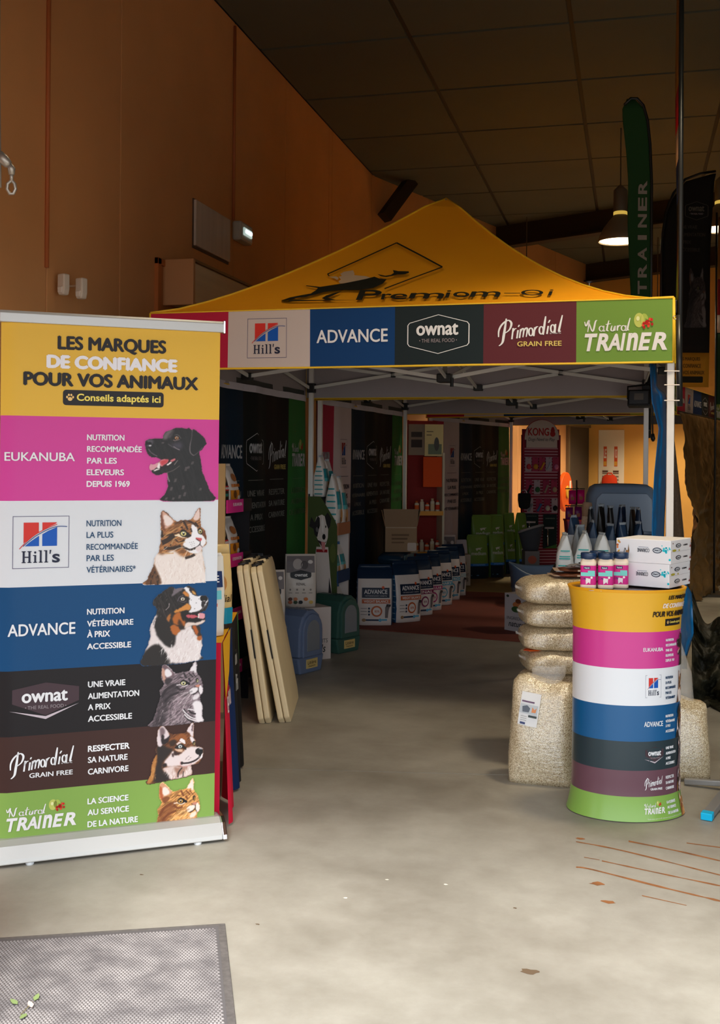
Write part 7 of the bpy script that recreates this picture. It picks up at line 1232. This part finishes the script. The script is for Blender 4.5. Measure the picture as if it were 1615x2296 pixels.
gflag, gfn = flag('feather_flag', 'dark green feather flag with TRAINER lettered up its length', gx(1456, dgr), None, gpol, -RV, og, [(zt(700, dgr), zt(218, dgr), (34, 70, 34))], [], .02)
a.place(lambda x, y, h: gfn(x, y, -(h + .006)), 'lettering', gflag, .0015, 'cloth', 'lettering')
gq = gx(1456, dgr); lw1 = c1 + ex * (HW - .16) + ey * (HW - .04)
for zz_ in (1.78, 1.95): part('zip_tie', gflag, lambda b: b.tube([(lw1[0] - gq[0], lw1[1] - gq[1], zz_), (.006 * RV[0], .006 * RV[1], zz_)], .005, K((40, 40, 40)), 6))
# tall flag on the front right leg, seen nearly edge-on
ff_ = at(1516, 1036, 5.60); vd = np.array([ff_[0], ff_[1], 0]); vd /= np.linalg.norm(vd); vd2 = vd * math.cos(.042) + np.array([-vd[1], vd[0], 0]) * math.sin(.042)
z5 = lambda py: zt(py, 5.62); pw = .62
ob = [(.02, z5(712), .40), (.02, z5(300), pw), (.02, z5(0), pw), (.02, z5(-200), pw)]
bnds = [(z5(712), z5(560), (96, 140, 60)), (z5(560), z5(480), (70, 34, 34)), (z5(480), z5(400), (30, 36, 36)), (z5(400), z5(300), (20, 56, 120)), (z5(300), z5(222), (214, 196, 176)), (z5(222), z5(130), (170, 24, 40)), (z5(130), z5(-200), (120, 84, 30))]
tf, tfn = flag('tall_flag', 'tall banded flag on a black pole tied to the front right leg', gx(1522, 5.63), None, [(0, z5(900)), (0, z5(-200))], vd2, ob, bnds, [], 0, .013, .006)
def tie(b, z): b.tube([tfn(-.02, z, .02), tfn(.03, z, .03), tfn(.03, z, .12), tfn(-.02, z, .12), tfn(-.02, z, .0)], .0035, K((226, 214, 206)), 6)
for py in (832, 863, 898): part('zip_tie', tf, lambda b: b.tube([tuple(np.array(at(x, py, 5.58)) - np.array([*gx(1522, 5.63)[:2], 0])) for x in (1490, 1524)], .003, K((232, 220, 210)), 6))
part('clip_ring', tf, lambda b: b.tube([tuple(np.array(at(1514 + 4 * math.cos(q), 712 + 4 * math.sin(q), 5.58)) - np.array([*gx(1522, 5.63)[:2], 0])) for q in np.linspace(0, 6.283, 13)], .002, chrome, 6, False)); part('pole_socket', tf, lambda b: b.tube([tfn(0, z5(905), 0), tfn(0, z5(700), 0)], .016, M('black_pole'), 10), smooth=True)
# black flag
db = 11.68; zb_ = lambda py: zt(py, db); wb_ = lambda px: W1(px, 1482, db)
obk = [(0, zb_(862), wb_(1588)), (0, zb_(560), wb_(1590)), (.01, zb_(520), wb_(1592)), (.05, zb_(470), wb_(1594)), (.13, zb_(430), wb_(1595)), (.25, zb_(400), wb_(1597)), (.40, zb_(388), wb_(1598)), (.54, zb_(383), .565)]
bpl_ = [(-.012, .02), (-.012, zb_(560)), (0, zb_(520)), (.04, zb_(468)), (.12, zb_(426)), (.24, zb_(396)), (.40, zb_(383)), (.56, zb_(378))]
a1 = Art(); a1.sub(lg_own(True, (96, 92, 84)), wb_(1533), zb_(487), wb_(1584), zb_(446), g='logo')
for k, s_ in enumerate(('UNE VRAIE', 'ALIMENTATION', 'A PRIX', 'ACCESSIBLE')): a1.text(s_, wb_(1520), zb_(507 + k * 17), wb_([1560, 1578, 1546, 1566][k]), zb_(499 + k * 17), (70, 66, 60), .01)
a2 = Art(); a2.text('LES MARQUES', wb_(1522), zb_(804), wb_(1568), zb_(795), (84, 60, 16), .02); a2.text('DE CONFIANCE', wb_(1520), zb_(819), wb_(1570), zb_(810), (90, 64, 20), .02); a2.text('POUR VOS ANIMAUX', wb_(1510), zb_(834), wb_(1578), zb_(825), (84, 60, 16), .02); a2.rrect(wb_(1520), zb_(852), wb_(1575), zb_(838), .012, (36, 32, 20), 1)
kf, kfn = flag('feather_flag', 'black feather flag with hexagon logo and yellow foot', gx(1482, db), None, bpl_, RV, obk, [(zb_(862), zb_(785), (190, 130, 30)), (zb_(785), zb_(383), (26, 22, 20))], [a1, a2], .02, .014)
pp = place_portrait((PORT[4][0] * .45, PORT[4][1]), (wb_(1530), zb_(730), wb_(1590), zb_(590)), (26, 22, 20), lambda x, y, h: kfn(x, y, h + .003), 'portrait', kf, .002, 2)
part('base_cross', kf, lambda b: (b.box((-.14, -.03, 0), (.14, .03, .03), steel), b.box((-.03, -.12, 0), (.03, .12, .03), steel)))
# flag edge at the far right
de_ = 12.6; ze = lambda py: zt(py, de_); ef, efn = flag('banded_flag', 'banded red, white and green flag beyond the black feather flag', gx(1604, de_), None, [(0, .02), (0, ze(470))], RV, [(0.01, ze(900), .4), (.01, ze(560), .4), (.02, ze(480), .3)], [(ze(900), ze(740), (30, 60, 34)), (ze(740), ze(700), (176, 160, 150)), (ze(700), ze(620), (120, 26, 36)), (ze(620), ze(480), (130, 84, 24))], [], 0); part('base_plate', ef, lambda b: b.box((-.2, -.2, 0), (.2, .2, .03), steel))
# grey cross foot on the floor at the right
t = thing('flag_base', 'grey metal cross foot with bright blue end cap on the concrete', 'stand', fl(1660, 1790), 0); o0 = fl(1660, 1790); gm = M('grey_tube_metal', (150, 148, 146), .4, .4)
part('foot_bar', t, lambda b: b.bar(tuple(fl(1588, 1836) - o0 + [0, 0, .018]), tuple(fl(1690, 1720) - o0 + [0, 0, .05]), .045, .028, gm), bevel=.004); part('end_cap', t, lambda b: b.bar(tuple(fl(1584, 1841) - o0 + [0, 0, .017]), tuple(fl(1589, 1835) - o0 + [0, 0, .019]), .048, .031, K((20, 176, 220))), bevel=.003); part('foot_bar', t, lambda b: b.bar(tuple(fl(1535, 1760) - o0 + [0, 0, .018]), tuple(fl(1700, 1782) - o0 + [0, 0, .045]), .03, .026, gm), bevel=.004)
part('spigot', t, lambda b: b.tube([(0.02, 0, .03), (0.02, 0, .35)], .016, gm), smooth=True)
